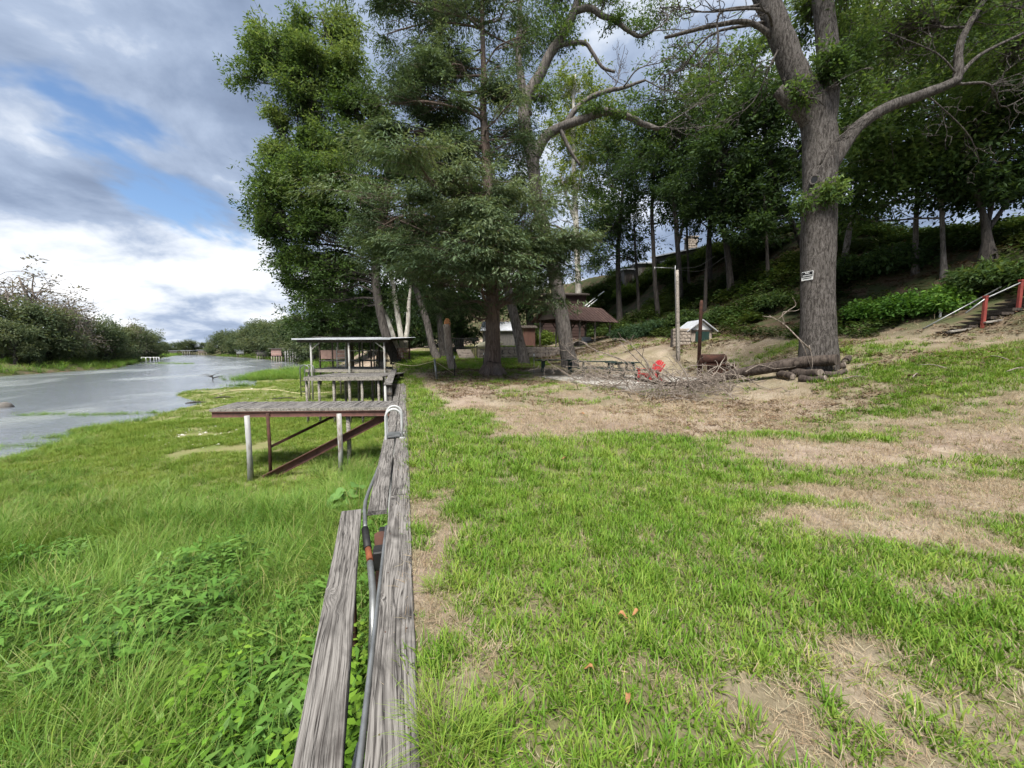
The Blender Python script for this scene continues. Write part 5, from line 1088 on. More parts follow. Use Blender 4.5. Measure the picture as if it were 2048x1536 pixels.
# the cut snag
sg0 = root(S_([(905, 748, 17), (900, 715, 15), (897, 690, 15), (894, 668, 14.5), (892, 650, 14)], 22.5), .2)
sn = make_tree('cut_snag', 'pale dead trunk cut off short with an orange torn top', [sg0], [], 71, MAT['bark_dead'], PAL_DARK, sides=16, bump=.04)
tq = at(892, 648, 22.5); part('torn_top', MB().tube([tq - zz * .45 + ux * .06, tq + zz * .1 + ux * .08, tq + zz * .26 + ux * .05, tq + zz * .33], [.17, .19, .13, .04], 11, True, .22, 2.), MAT['cutwood'], sn, 'orange torn wood at the cut top')

# trees behind the docks and the terrace (dark mass)
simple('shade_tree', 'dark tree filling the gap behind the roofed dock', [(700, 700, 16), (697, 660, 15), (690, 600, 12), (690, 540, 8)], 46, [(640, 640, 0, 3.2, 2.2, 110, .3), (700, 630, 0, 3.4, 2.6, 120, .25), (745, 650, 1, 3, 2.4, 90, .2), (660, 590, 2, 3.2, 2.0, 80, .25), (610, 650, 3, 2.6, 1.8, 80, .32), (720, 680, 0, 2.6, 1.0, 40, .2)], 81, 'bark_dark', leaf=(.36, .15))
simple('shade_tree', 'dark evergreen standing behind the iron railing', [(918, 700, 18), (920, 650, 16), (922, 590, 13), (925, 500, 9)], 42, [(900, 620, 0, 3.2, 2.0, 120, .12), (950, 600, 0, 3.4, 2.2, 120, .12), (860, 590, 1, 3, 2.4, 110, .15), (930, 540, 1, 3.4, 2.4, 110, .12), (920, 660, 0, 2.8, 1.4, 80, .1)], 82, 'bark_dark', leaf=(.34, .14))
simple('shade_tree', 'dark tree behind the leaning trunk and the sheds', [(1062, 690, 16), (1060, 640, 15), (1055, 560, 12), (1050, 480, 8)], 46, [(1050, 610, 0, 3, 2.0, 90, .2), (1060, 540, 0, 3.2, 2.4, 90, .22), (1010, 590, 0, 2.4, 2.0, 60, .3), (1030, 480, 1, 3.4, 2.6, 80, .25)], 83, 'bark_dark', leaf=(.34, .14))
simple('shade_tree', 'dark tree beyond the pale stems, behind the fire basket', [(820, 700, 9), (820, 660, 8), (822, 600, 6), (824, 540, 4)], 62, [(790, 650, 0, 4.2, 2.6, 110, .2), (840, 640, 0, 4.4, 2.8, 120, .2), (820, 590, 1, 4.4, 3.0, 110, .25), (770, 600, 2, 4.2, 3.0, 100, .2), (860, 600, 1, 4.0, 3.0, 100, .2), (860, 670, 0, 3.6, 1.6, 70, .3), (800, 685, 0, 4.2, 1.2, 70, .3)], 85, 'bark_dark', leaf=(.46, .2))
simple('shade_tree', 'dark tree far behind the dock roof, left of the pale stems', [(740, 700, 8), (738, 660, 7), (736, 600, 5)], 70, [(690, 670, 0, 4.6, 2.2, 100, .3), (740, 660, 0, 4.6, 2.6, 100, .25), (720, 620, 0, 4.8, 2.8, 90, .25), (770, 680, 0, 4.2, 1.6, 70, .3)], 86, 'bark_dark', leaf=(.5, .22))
simple('lime_tree', 'tree tinted yellow-green as if backlit, behind the tall pecan with a white bough', [(1160, 640, 14), (1156, 560, 12), (1152, 450, 11), (1148, 340, 10), (1146, 230, 7), (1150, 150, 4)], 47, [(1150, 170, 0, 3.0, 2.4, 80, .7), (1190, 230, 0, 3.0, 2.4, 80, .7), (1130, 260, 0, 2.6, 2.2, 66, .68), (1170, 310, 0, 3.2, 2.4, 84, .62), (1130, 360, 0, 2.6, 2.0, 56, .6), (1200, 370, 1, 2.8, 2.0, 60, .5), (1225, 290, 1, 2.6, 2.2, 60, .6)], 84, 'bark_pale', PAL_LIME, (.34, .15), gap=.42, more=[[(1150, 400, 6), (1165, 340, 5), (1185, 280, 4)], [(1152, 450, 7), (1135, 400, 5), (1120, 350, 4)]])  # light coming through the crown is painted into the brighter leaf palette

# wooded bank on the right: trunks one can tell apart, canopy closing above
def hill(label, base, top_pts, lobes, seed, w=12, bark='bark_dark', pal=PAL_DARK, dmin=20, **kw):
    b, d = gnd(base[0], base[1], dmin); pts = [(base[0], base[1], w)] + list(top_pts)
    st = S_(pts, d); st[0] = (*b, w / 2 * d / F)
    return make_tree('bank_tree', label, [root(st)] + [S_(q, d) for q in kw.pop('more', [])], [Lb(a, bb, d + c, rx, rz, n * (.5 if bb < 230 else .66), li) for a, bb, c, rx, rz, n, li in lobes], seed, MAT[bark], pal, kw.pop('leaf', (.32, .13)), kw.pop('per', 14), .42, .1, group='trees on the wooded bank', gap=kw.pop('gap', .50), gapf=.95, sides=12, twigs=.45, split=2, sj=(.4, .4, .4), ss=(1., 1., 1.), limb_r=.03, **kw)
hill('bank tree with pale lower trunk right behind the gazebo', (1240, 652), [(1238, 600, 11), (1236, 540, 10), (1238, 470, 8), (1245, 380, 6)], [(1215, 470, 0, 3.2, 2.6, 100, .2), (1260, 430, 0, 3.4, 2.8, 110, .2), (1225, 390, 0, 3.4, 2.6, 100, .22), (1190, 430, 0, 2.8, 2.2, 70, .25), (1270, 350, 1, 3.6, 2.6, 100, .22), (1240, 310, 1, 3.4, 2.4, 80, .3)], 101, 13)
hill('thin bank tree between the gazebo and the utility pole', (1316, 636), [(1312, 580, 9), (1308, 500, 8), (1304, 420, 7), (1310, 330, 5)], [(1300, 400, 0, 3.0, 2.4, 80, .15), (1330, 350, 0, 3.4, 2.6, 110, .18), (1290, 310, 0, 3.4, 2.6, 100, .22), (1340, 270, 1, 3.4, 2.4, 100, .3), (1300, 240, 1, 3.0, 2.0, 70, .42)], 102, 10)
hill('forked bank tree rising just above the utility pole top', (1362, 610), [(1360, 560, 10), (1356, 500, 10), (1352, 440, 9), (1345, 380, 7), (1340, 300, 5)], [(1340, 380, 0, 2.8, 2.4, 80, .12), (1380, 350, 0, 3.0, 2.4, 90, .15), (1360, 290, 0, 3.4, 2.6, 110, .22), (1400, 250, 1, 3.4, 2.4, 110, .35), (1350, 215, 1, 3.2, 2.0, 80, .5)], 103, 11, more=[[(1356, 490, 7), (1368, 440, 6), (1374, 390, 5)]])
hill('stout dark bank tree left of the big pecan', (1462, 588), [(1458, 540, 14), (1450, 470, 13), (1440, 400, 11), (1435, 320, 8)], [(1430, 420, 0, 3.0, 2.0, 110, .1), (1470, 400, 0, 3.0, 2.2, 110, .12), (1410, 360, 0, 3.0, 2.2, 110, .15), (1470, 330, 0, 3.2, 2.4, 120, .2), (1430, 280, 0, 3.2, 2.4, 120, .25), (1480, 260, 0, 3.2, 2.2, 110, .3), (1440, 210, 0, 3.2, 2.0, 100, .42), (1500, 190, 0, 2.8, 1.8, 80, .5)], 104, 15)
hill('bank tree leaning left just behind the big pecan trunk', (1606, 492), [(1590, 455, 13), (1568, 415, 12), (1550, 370, 11), (1535, 300, 9), (1520, 220, 6)], [(1540, 360, 0, 2.6, 2.0, 110, .12), (1570, 310, 0, 2.8, 2.0, 120, .18), (1510, 300, 0, 2.6, 2.0, 110, .2), (1550, 250, 0, 2.8, 2.0, 120, .28), (1590, 220, 0, 2.6, 1.8, 90, .3), (1520, 210, 0, 2.6, 1.8, 90, .42), (1580, 390, 0, 2.0, 1.0, 60, .1), (1500, 390, 0, 2.2, 1.6, 80, .1), (1560, 160, 0, 2.4, 1.4, 70, .5)], 105, 14, dmin=16)
hill('slim pale bank tree right of the big pecan', (1887, 556), [(1886, 500, 12), (1884, 430, 11), (1880, 350, 9), (1870, 260, 6)], [(1860, 330, 0, 1.8, 1.3, 90, .5), (1800, 350, .5, 1.8, 1.2, 90, .5), (1840, 270, 0, 2.0, 1.4, 110, .5), (1910, 280, 0, 1.8, 1.4, 90, .4), (1770, 290, .5, 1.8, 1.3, 90, .42), (1760, 380, 1, 1.5, 1.0, 70, .35), (1830, 200, .5, 2.0, 1.2, 90, .5)], 106, 12, 'bark_grey', PAL_PEC, 15, leaf=(.24, .10), gap=.55)
hill('many-stemmed dark bank tree near the right edge', (1975, 522), [(1974, 480, 26), (1968, 430, 16), (1950, 380, 12), (1925, 320, 9)], [(1940, 320, 0, 1.8, 1.2, 100, .2), (2000, 300, 0, 1.9, 1.3, 110, .25), (2060, 330, 0, 1.7, 1.2, 90, .2), (1960, 250, 0, 2.0, 1.3, 110, .35), (2040, 240, 0, 2.0, 1.3, 110, .4), (1990, 190, 0, 2.0, 1.2, 90, .5), (2050, 400, 1, 1.4, .8, 60, .2), (1920, 390, 1, 1.4, .8, 60, .2)], 107, 27, 'bark_dark', PAL_DARK, 15, leaf=(.24, .10), more=[[(1972, 460, 15), (1985, 400, 12), (1995, 330, 9)], [(1976, 460, 14), (2010, 410, 11), (2045, 350, 8)], [(1975, 470, 9), (1962, 400, 8), (1965, 330, 6)]])
hill('bank tree hidden behind the big pecan with leafy crown above', (1690, 520), [(1700, 450, 12), (1720, 380, 10), (1735, 300, 8)], [(1720, 330, 0, 1.8, 1.3, 100, .25), (1690, 270, 0, 1.8, 1.3, 90, .2), (1760, 240, 0, 2.0, 1.3, 110, .4), (1720, 190, 0, 2.0, 1.3, 100, .4), (1790, 170, 1, 2.2, 1.4, 100, .5), (1730, 420, 0, 1.4, .8, 60, .3), (1700, 130, 1, 2.0, 1.2, 80, .4), (1850, 120, 1, 2.4, 1.4, 110, .5), (1950, 110, 1, 2.4, 1.4, 110, .5), (2040, 90, 1, 2.2, 1.4, 90, .5)], 108, 12, 'bark_grey', PAL_PEC, 15, leaf=(.24, .10), gap=.55)
hill('tall leafy bank tree whose crown fills the top right corner', (1830, 548), [(1832, 470, 12), (1836, 380, 11), (1842, 260, 9), (1850, 120, 7), (1856, 0, 4)], [(1780, 30, 0, 2.6, 1.8, 150, .55), (1860, 40, 0, 2.6, 1.8, 150, .6), (1940, 50, 0, 2.6, 1.8, 150, .6), (2020, 30, 0, 2.4, 1.8, 130, .6), (1730, 110, 0, 2.0, 1.4, 100, .45), (1820, 130, 0, 2.4, 1.5, 120, .5), (1910, 140, 0, 2.4, 1.5, 120, .5), (2030, 150, 0, 2.2, 1.5, 110, .5), (1900, -40, 0, 3.2, 1.8, 150, .6), (1740, -10, 0, 2.2, 1.6, 110, .55), (1960, 220, 0, 2.0, 1.2, 80, .45)], 113, 13, 'bark_grey', PAL_PEC, 15, leaf=(.24, .10), gap=.55)
hill('tall bank tree whose thin crown shows above the forked one', (1420, 560), [(1420, 480, 8), (1424, 380, 7), (1428, 260, 6), (1430, 150, 4)], [(1400, 190, 0, 3.4, 2.2, 110, .5), (1460, 150, 0, 3.2, 2.0, 100, .55), (1350, 160, 0, 3.0, 2.0, 70, .5), (1500, 130, 0, 2.8, 1.8, 80, .55), (1430, 110, 0, 3.0, 1.6, 70, .6), (1540, 110, 0, 2.4, 1.6, 60, .55), (1320, 200, 0, 2.8, 2.0, 70, .42)], 114, 9, 'bark_dark', PAL_PEC, 20)
hill('slim bank tree left of the stout dark one, nearest the pump house', (1410, 622), [(1412, 560, 7), (1416, 480, 6), (1420, 400, 5)], [(1415, 410, 0, 2.4, 1.6, 60, .15), (1400, 440, 0, 2.0, 1.2, 40, .15)], 109, 7)
hill('slim bank tree between the stout dark one and the big pecan', (1536, 560), [(1534, 500, 7), (1530, 440, 6), (1526, 380, 5)], [(1530, 430, 0, 2.0, 1.3, 70, .1), (1520, 460, 0, 1.8, .9, 40, .15), (1480, 450, 0, 1.8, .8, 46, .12)], 110, 7)
hill('thin bank tree left of the forked one behind the gazebo rail', (1278, 634), [(1276, 580, 6), (1272, 520, 5), (1268, 450, 4)], [(1265, 470, 0, 2.6, 1.8, 60, .18), (1190, 520, 0, 2.2, 1.6, 40, .25)], 111, 7)
hill('slender sapling just right of the utility pole', (1378, 575), [(1377, 540, 5), (1374, 480, 5), (1372, 420, 4)], [(1385, 400, 0, 2.2, 1.4, 50, .15)], 112, 6)
# ------------------------------------------------------------------ grass, weeds and ground cover (uncountable: instanced blades)
def blades(r, n, ln, wd, spread, lean, curl, seg=2, fold=0., colj=.18, tipcol=None):
    V = []; Fc = []; C_ = []
    for k in range(n):
        a = r.uniform(0, 2 * pi); rad = spread * math.sqrt(r.random()); b = np.array([rad * cos(a), rad * sin(a), -.01]); az = r.uniform(0, 2 * pi) if r.random() < .4 else a + r.normal(0, .7)
        d = np.array([cos(az), sin(az), 0]); s = np.array([-sin(az), cos(az), 0]); l = ln * r.uniform(.5, 1.2); w = wd * r.uniform(.7, 1.25); th = abs(r.normal(lean, lean * .5)); p = b.copy(); i0 = len(V); tint = r.uniform(1 - colj, 1 + colj); yel = r.uniform(.9, 1.15)
        for q in range(seg + 1):
            t = q / seg; ww = w * (1 - t) ** .6 if q < seg else 0
            if q < seg: V += [p - s * ww / 2, p + s * ww / 2]
            else: V += [p]
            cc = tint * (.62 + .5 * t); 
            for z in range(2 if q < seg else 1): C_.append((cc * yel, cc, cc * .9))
            th2 = th + curl * t; p = p + (d * sin(th2) + np.array([0, 0, cos(th2)])) * l / seg
        for q in range(seg):
            j = i0 + 2 * q
            Fc.append((j, j + 1, j + 3, j + 2) if q < seg - 1 else (j, j + 1, j + 2))
    return V, Fc, C_
def leafy(r, n, ln, wd, h, spread):           # a small broad-leaved weed: leaves up a few stems
    V = []; Fc = []; C_ = []
    for k in range(n):
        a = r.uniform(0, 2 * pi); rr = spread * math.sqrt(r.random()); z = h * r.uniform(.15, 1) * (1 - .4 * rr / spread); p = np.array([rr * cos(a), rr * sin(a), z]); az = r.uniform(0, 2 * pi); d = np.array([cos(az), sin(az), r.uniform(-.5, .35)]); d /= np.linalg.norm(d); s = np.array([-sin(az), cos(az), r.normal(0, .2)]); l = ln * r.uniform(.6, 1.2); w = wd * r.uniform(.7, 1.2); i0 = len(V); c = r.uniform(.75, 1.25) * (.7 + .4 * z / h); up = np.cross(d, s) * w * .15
        V += [p, p + d * l * .35 + s * w / 2 + up, p + d * l, p + d * l * .35 - s * w / 2 + up]; Fc.append((i0, i0 + 1, i0 + 2, i0 + 3)); C_ += [(c, c, c)] * 4
    return V, Fc, C_
def tuft_mesh(name, data, mat):
    V, Fc, C_ = data; mb = MB(); mb.add(V, Fc, True); me = mb.mesh(name); me.materials.append(mat)
    ca = me.color_attributes.new('tint', 'FLOAT_COLOR', 'POINT'); c = np.ones((len(V), 4), np.float32); c[:, :3] = C_; ca.data.foreach_set('color', c.ravel()); return me
def scatter(name, label, cat, meshes, pos, rot, scl, idx):
    """one object whose points carry instanced tufts"""
    col = bpy.data.collections.new(name + '_sources')
    for k, me in enumerate(meshes):
        so_ = bpy.data.objects.new('%s_%02d' % (name, k), me); so_['kind'] = 'stuff'; col.objects.link(so_)
    me = bpy.data.meshes.new(name); n = len(pos); me.vertices.add(n); me.vertices.foreach_set('co', np.ascontiguousarray(pos, np.float32).ravel())
    for nm, ty, val in (('rot', 'FLOAT_VECTOR', rot), ('scl', 'FLOAT_VECTOR', scl), ('pick', 'INT', idx)):
        at_ = me.attributes.new(nm, ty, 'POINT'); at_.data.foreach_set('vector' if ty == 'FLOAT_VECTOR' else 'value', np.ascontiguousarray(val, np.float32 if ty != 'INT' else np.int32).ravel())
    o = link(name, me); tag(o, label, cat, None, 'stuff')
    ng = bpy.data.node_groups.new(name, 'GeometryNodeTree'); ng.interface.new_socket('Geometry', in_out='INPUT', socket_type='NodeSocketGeometry'); ng.interface.new_socket('Geometry', in_out='OUTPUT', socket_type='NodeSocketGeometry')
    gi = ng.nodes.new('NodeGroupInput'); go = ng.nodes.new('NodeGroupOutput'); ip = ng.nodes.new('GeometryNodeInstanceOnPoints'); ci = ng.nodes.new('GeometryNodeCollectionInfo')
    ci.inputs['Collection'].default_value = col; ci.inputs['Separate Children'].default_value = True; ci.inputs['Reset Children'].default_value = True; ip.inputs['Pick Instance'].default_value = True
    def na(nm, ty):
        n_ = ng.nodes.new('GeometryNodeInputNamedAttribute'); n_.data_type = ty; n_.inputs['Name'].default_value = nm; return n_.outputs['Attribute']
    ng.links.new(gi.outputs[0], ip.inputs['Points']); ng.links.new(ci.outputs[0], ip.inputs['Instance']); ng.links.new(na('rot', 'FLOAT_VECTOR'), ip.inputs['Rotation']); ng.links.new(na('scl', 'FLOAT_VECTOR'), ip.inputs['Scale']); ng.links.new(na('pick', 'INT'), ip.inputs['Instance Index'])
    ng.links.new(ip.outputs[0], go.inputs[0]); md = o.modifiers.new('scatter', 'NODES'); md.node_group = ng; return o
def spots(r, x0, x1, y0, y1, dens):
    n = int((x1 - x0) * (y1 - y0) * dens); return r.uniform(x0, x1, n), r.uniform(y0, y1, n)
def in_view(x, y, z, mx=60):                  # keep what stands in or just beside the picture
    v = np.stack([x, y, z], 1) - CAM; dd = v @ FWD; px = 1024 + F * (v @ RGT) / np.maximum(dd, .05); py = 768 - F * (v @ UPV) / np.maximum(dd, .05)
    return (dd > .3) & (px > -220) & (px < 2270) & (py < 1800) & (dd < mx)
def place(r, x, y, s, smin=.75, smax=1.25, tilt=.12, zoff=0.):
    z = H(x, y) + zoff; n = len(x); pos = np.stack([x, y, z], 1); rot = np.stack([r.normal(0, tilt, n), r.normal(0, tilt, n), r.uniform(0, 2 * pi, n)], 1); sc = (s * r.uniform(smin, smax, n))[:, None] * np.ones((1, 3)); sc[:, 2] *= r.uniform(.85, 1.2, n); return pos, rot, sc
G_LAWN = leafmat('lawn_blades', fixed=((.085, .185, .022), (.155, .285, .036), (.275, .365, .080)), trans=.35, rough=.45)
G_DRY = leafmat('dry_straw', fixed=((.24, .18, .12), (.38, .305, .22), (.52, .44, .33)), trans=.2, rough=.8)
G_TALL = leafmat('tall_grass_blades', fixed=((.070, .160, .026), (.130, .250, .042), (.250, .345, .095)), trans=.38, rough=.42)
G_PALE = leafmat('pale_seeding_grass', fixed=((.21, .23, .085), (.30, .31, .13), (.40, .39, .20)), trans=.3, rough=.6)
G_OLIVE = leafmat('flat_grass_blades', fixed=((.095, .185, .024), (.160, .255, .040), (.25, .305, .075)), trans=.3, rough=.55)
G_WEED = leafmat('weed_leaves', fixed=((.085, .20, .020), (.145, .27, .030), (.21, .33, .045)), trans=.35, rough=.4)
G_HERB = leafmat('herb_leaves', fixed=((.055, .135, .024), (.095, .195, .034), (.15, .26, .055)), trans=.3, rough=.45)
G_COVER = leafmat('bank_leaves', fixed=((.050, .042, .020), (.036, .072, .020), (.090, .120, .036)), trans=.3, rough=.8, spec=.05)
r = np.random.default_rng(101)
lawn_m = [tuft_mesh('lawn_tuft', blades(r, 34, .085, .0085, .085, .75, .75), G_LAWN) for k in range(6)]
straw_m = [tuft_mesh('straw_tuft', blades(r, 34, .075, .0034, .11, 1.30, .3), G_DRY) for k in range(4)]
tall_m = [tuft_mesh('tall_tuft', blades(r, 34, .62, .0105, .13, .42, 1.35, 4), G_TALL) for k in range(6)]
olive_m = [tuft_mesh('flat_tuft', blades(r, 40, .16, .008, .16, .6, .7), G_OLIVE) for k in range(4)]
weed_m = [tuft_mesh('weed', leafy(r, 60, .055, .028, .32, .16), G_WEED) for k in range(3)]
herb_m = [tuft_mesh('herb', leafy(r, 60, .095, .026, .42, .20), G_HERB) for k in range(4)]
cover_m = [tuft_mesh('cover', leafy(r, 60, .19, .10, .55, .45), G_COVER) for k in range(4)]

# lawn: three belts of distance
P_, R_, S2, I_ = [], [], [], []
def lawn_belt(y0, y1, x1, dens, size, dmin, dmax, x0=.03):
    x, y = spots(r, x0, x1, y0, y1, dens); z = H(x, y); v = np.stack([x, y, z], 1) - CAM; dd = v @ FWD
    k = in_view(x, y, z, 70) & (dd >= dmin) & (dd < dmax) & ((x > .09) | (y > 18.9) | ((dd < 8) & (x > .03))) & (x - shift(y) - np.clip(.11 * (y - 9), -.6, 2.2) < 17.5); x, y = x[k], y[k]; g = lawn_green(x, y)
    k = r.random(len(x)) < np.clip((g - .20) * 1.5, .08, 1) ; x, y, g = x[k], y[k], g[k]
    keep = ~inside(x, y, np.array([q[:2] for q in slab_pts])); x, y, g = x[keep], y[keep], g[keep]
    a, b, c = place(r, x, y, size * np.interp(g, [.2, .7], [.6, 1.05])); P_.append(a); R_.append(b); S2.append(c); I_.append(r.integers(0, 6, len(x)))
lawn_belt(-.6, 8, 11, 210, 1.0, 0, 5.0); lawn_belt(0, 18, 22, 70, 1.35, 5.0, 11); lawn_belt(2, 48, 32, 16, 2.0, 11, 48, -.6)
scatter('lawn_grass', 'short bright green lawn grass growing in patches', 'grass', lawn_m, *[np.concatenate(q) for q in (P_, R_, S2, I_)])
P_, R_, S2, I_ = [], [], [], []
def straw_belt(y0, y1, x1, dens, size, dmin, dmax):
    x, y = spots(r, .0, x1, y0, y1, dens); z = H(x, y); v = np.stack([x, y, z], 1) - CAM; dd = v @ FWD
    k = in_view(x, y, z, 70) & (dd >= dmin) & (dd < dmax) & (x - shift(y) - np.clip(.11 * (y - 9), -.6, 2.2) < 19); x, y = x[k], y[k]; g = lawn_green(x, y)
    k = (r.random(len(x)) < np.clip(1.15 - g * 1.0, .15, 1)) & ~inside(x, y, np.array([q[:2] for q in slab_pts])); x, y = x[k], y[k]
    a, b, c = place(r, x, y, size, tilt=.25); P_.append(a); R_.append(b); S2.append(c); I_.append(r.integers(0, 4, len(x)))
straw_belt(-.6, 8, 11, 420, .9, 0, 5); straw_belt(0, 18, 22, 80, 1.5, 5, 11); straw_belt(2, 40, 30, 7, 2.4, 11, 40)
scatter('dry_thatch', 'dry straw thatch lying over the worn lawn', 'dry grass', straw_m, *[np.concatenate(q) for q in (P_, R_, S2, I_)])

# river flat: tall lush grass near, short yellow-green turf beyond
def flat_pts(dens, x0, x1, y0, y1):
    x, y = spots(r, x0, x1, y0, y1, dens); k = (x < wallx(y) - .12) & ~inside(x, y, SHORE); x, y = x[k], y[k]; z = H(x, y); k = in_view(x, y, z, 75); return x[k], y[k]
def tallness(x, y):                           # 1 lush .. 0 mown by drought
    far = np.interp(y + .30 * (x + 6), [8.6, 13.0], [1, 0]); under = np.exp(-((x + 1.2) / 1.3) ** 2) * np.interp(y, [8, 12, 16], [1, .9, 0]); ed = np.interp(seg_dist(x, y, SHORE), [0, 1.2, 2.2], [.55, .5, 0]) * np.interp(y, [12, 22], [1, .3])
    return np.clip(np.maximum(np.maximum(far, under), ed) + .9 * (fbm2(x, y, .7, 3, 61.) - .5), 0, 1)
x, y = flat_pts(110, -24, -.2, .3, 9); x2, y2 = flat_pts(36, -24, -.2, 9, 30); x = np.r_[x, x2]; y = np.r_[y, y2]
t = tallness(x, y); k = r.random(len(x)) < np.clip(t * 1.5 - .25, 0, 1); x, y, t = x[k], y[k], t[k]
a, b, c = place(r, x, y, (.42 + .70 * t * (.45 + 1.0 * fbm2(x, y, .7, 2, 5.))) * np.interp(y, [5, 9], [1, .8]), tilt=.18)
wa_ = fbm2(x, y, .55, 3, 15.) * 9 + 1.5; wm_ = .25 + .9 * np.clip(fbm2(x, y, .9, 2, 25.) - .3, 0, 1); b[:, 2] = wa_ + r.normal(0, .8, len(x)); b[:, 1] += wm_ * .8
scatter('tall_grass', 'tall lush green grass arching over the river flat below the wall', 'grass', tall_m + [tuft_mesh('pale_tuft', blades(r, 22, .66, .008, .12, .40, 1.3, 4), G_PALE) for k in range(2)], a, b, c, np.where(r.random(len(x)) < .13, r.integers(6, 8, len(x)), r.integers(0, 6, len(x))))
x, y = flat_pts(70, -24, -.2, 4, 22); x2, y2 = flat_pts(9, -26, -.8, 22, 48); x = np.r_[x, x2]; y = np.r_[y, y2]
mud = np.exp(-((x - on(470, 785, WATER)[0]) / 3.2) ** 2 - ((y - on(470, 785, WATER)[1]) / 2.0) ** 2) + .9 * np.exp(-((x - on(385, 868, WATER)[0]) / 1.5) ** 2 - ((y - on(385, 868, WATER)[1]) / .8) ** 2)
k = (r.random(len(x)) < np.clip(1.15 - tallness(x, y), .1, 1)) & (r.random(len(x)) > mud) & (fbm2(x, y, .6, 3, 90.) > .30); x, y = x[k], y[k]
a, b, c = place(r, x, y, np.interp(y, [6, 14, 25], [.9, .85, 1.3]))
scatter('flat_turf', 'short yellow-green turf on the dry part of the river flat', 'grass', olive_m, a, b, c, r.integers(0, 4, len(x)))
# marshy fringe in the shallows, island of reeds, tufts by the mud
px = [(90, 829, 1.3, .5, 90), (180, 830, 1.6, .4, 90), (250, 828, 1.2, .35, 70), (300, 826, .8, .3, 30), (560, 757, 4.6, 3.2, 700), (532, 752, 2.0, 2.0, 260), (590, 752, 3.2, 2.6, 360), (20, 893, 1.6, .4, 60), (110, 875, 1.0, .4, 40), (330, 727, 4.5, 3.0, 90), (370, 728, 3.0, 2.0, 50), (390, 789, 1.2, .3, 30), (480, 772, 2.0, .25, 40)]
X, Y, SC = [], [], []
for a_, b_, rx, ry, n in px:
    q = on(a_, b_, WATER); ang = -YAW; u_ = r.normal(0, .5, n) * rx; w_ = r.normal(0, .5, n) * ry; X += list(q[0] + u_ * cos(ang) - w_ * sin(ang)); Y += list(q[1] + u_ * sin(ang) + w_ * cos(ang)); SC += [.5 if b_ > 780 else (1.5 if b_ > 740 and b_ < 765 else 1.0)] * n
X, Y, SC = map(np.array, (X, Y, SC)); k = X < wallx(Y) - .2; X, Y, SC = X[k], Y[k], SC[k]; a, b, c = place(r, X, Y, SC); a[:, 2] = np.maximum(a[:, 2], WATER - .12)
scatter('marsh_grass', 'bright marsh grass in the shallows and on the little island', 'grass', tall_m, a, b, c, r.integers(0, 6, len(X)))
# broad-leaved weeds among the tall grass
x, y = flat_pts(34, -9, -.3, .6, 7.5); k = (fbm2(x, y, .8, 3, 33.) > .50) | (r.random(len(x)) < np.interp(x, [-1.4, -.5], [0, .55]) * (y < 4)); x, y = x[k], y[k]; a, b, c = place(r, x, y, 1.45)
scatter('river_weeds', 'dark leafy weeds among the tall grass under the wall', 'weeds', herb_m, a, b, c, r.integers(0, 4, len(x)))
x, y = flat_pts(34, -.95, -.22, .7, 2.9); x2, y2 = flat_pts(8, -2.2, -.22, 2.9, 4.5); x = np.r_[x, x2]; y = np.r_[y, y2]; a, b, c = place(r, x, y, 1.5); a[:, 2] += .1 + r.uniform(0, .5, len(x)) * np.interp(x, [-.9, -.4], [0, 1])
scatter('lime_weeds', 'bright lime-green weeds growing beside the loose plank', 'weeds', weed_m, a, b, c, r.integers(0, 3, len(x)))
# leaf litter under the trees and on the dry slope
litter_m = [tuft_mesh('litter', leafy(r, 9, .07, .04, .035, .16), leafmat('leaf_litter', fixed=((.060, .036, .022), (.12, .075, .045), (.22, .15, .095)), trans=.05, rough=.9, spec=.05)) for k in range(1)]
litter_m += [tuft_mesh('litter', leafy(r, 9, .07, .04, .03, .16), litter_m[0].materials[0]) for k in range(3)]
x, y = spots(r, 1.2, 30, 6, 38, 24); k = (fbm2(x, y, .5, 3, 55.) > .45) & in_view(x, y, H(x, y), 45) & ~inside(x, y, np.array([q[:2] for q in slab_pts])); x, y = x[k], y[k]
a, b, c = place(r, x, y, np.interp(np.hypot(x, y), [7, 25], [.8, 1.5]), zoff=.01)
scatter('leaf_litter', 'brown fallen leaves scattered over the dry slope', 'leaf litter', litter_m, a, b, c, r.integers(0, 4, len(x)))
# undergrowth on the wooded bank
x, y = spots(r, 14, 46, 0, 58, 6.0); u_ = x - shift(y) - np.clip(.11 * (y - 9), -.6, 2.2); k = (u_ > 17.6 + 1.4 * (fbm2(x, y, .3, 3, 12.) - .5)) & (fbm2(x, y, .35, 3, 71.) > .43) & in_view(x, y, H(x, y), 75); x, y = x[k], y[k]
a, b, c = place(r, x, y, np.interp(np.hypot(x, y), [15, 45], [.8, 1.5]))
scatter('bank_undergrowth', 'tangled green undergrowth covering the wooded bank', 'undergrowth', cover_m, a, b, c, r.integers(0, 4, len(x)))
# opposite bank grass
x, y = [], []
BK = list(zip(SH_L[:-1], SH_L[1:])) + list(zip(SH_R[-7:-1], SH_R[-6:]))
for (ax, ay), (bx, by) in BK:
    n = int(np.hypot(bx - ax, by - ay) * 16); t = r.random(n); off = np.abs(r.normal(0, 7, n)); nx_, ny_ = -(by - ay), bx - ax; l_ = np.hypot(nx_, ny_); off = off * r.choice([-1, 1], n); x += list(ax + (bx - ax) * t + nx_ / l_ * off); y += list(ay + (by - ay) * t + ny_ / l_ * off)
x, y = np.array(x), np.array(y); w_ = inside(x, y, SHORE) | ((x > -14) & (y < 75))
x, y = x[~w_], y[~w_]; a, b, c = place(r, x, y, 2.3)
scatter('bank_grass', 'green grass along the distant river banks', 'grass', tall_m + olive_m, a, b, c, r.integers(0, 10, len(x)))
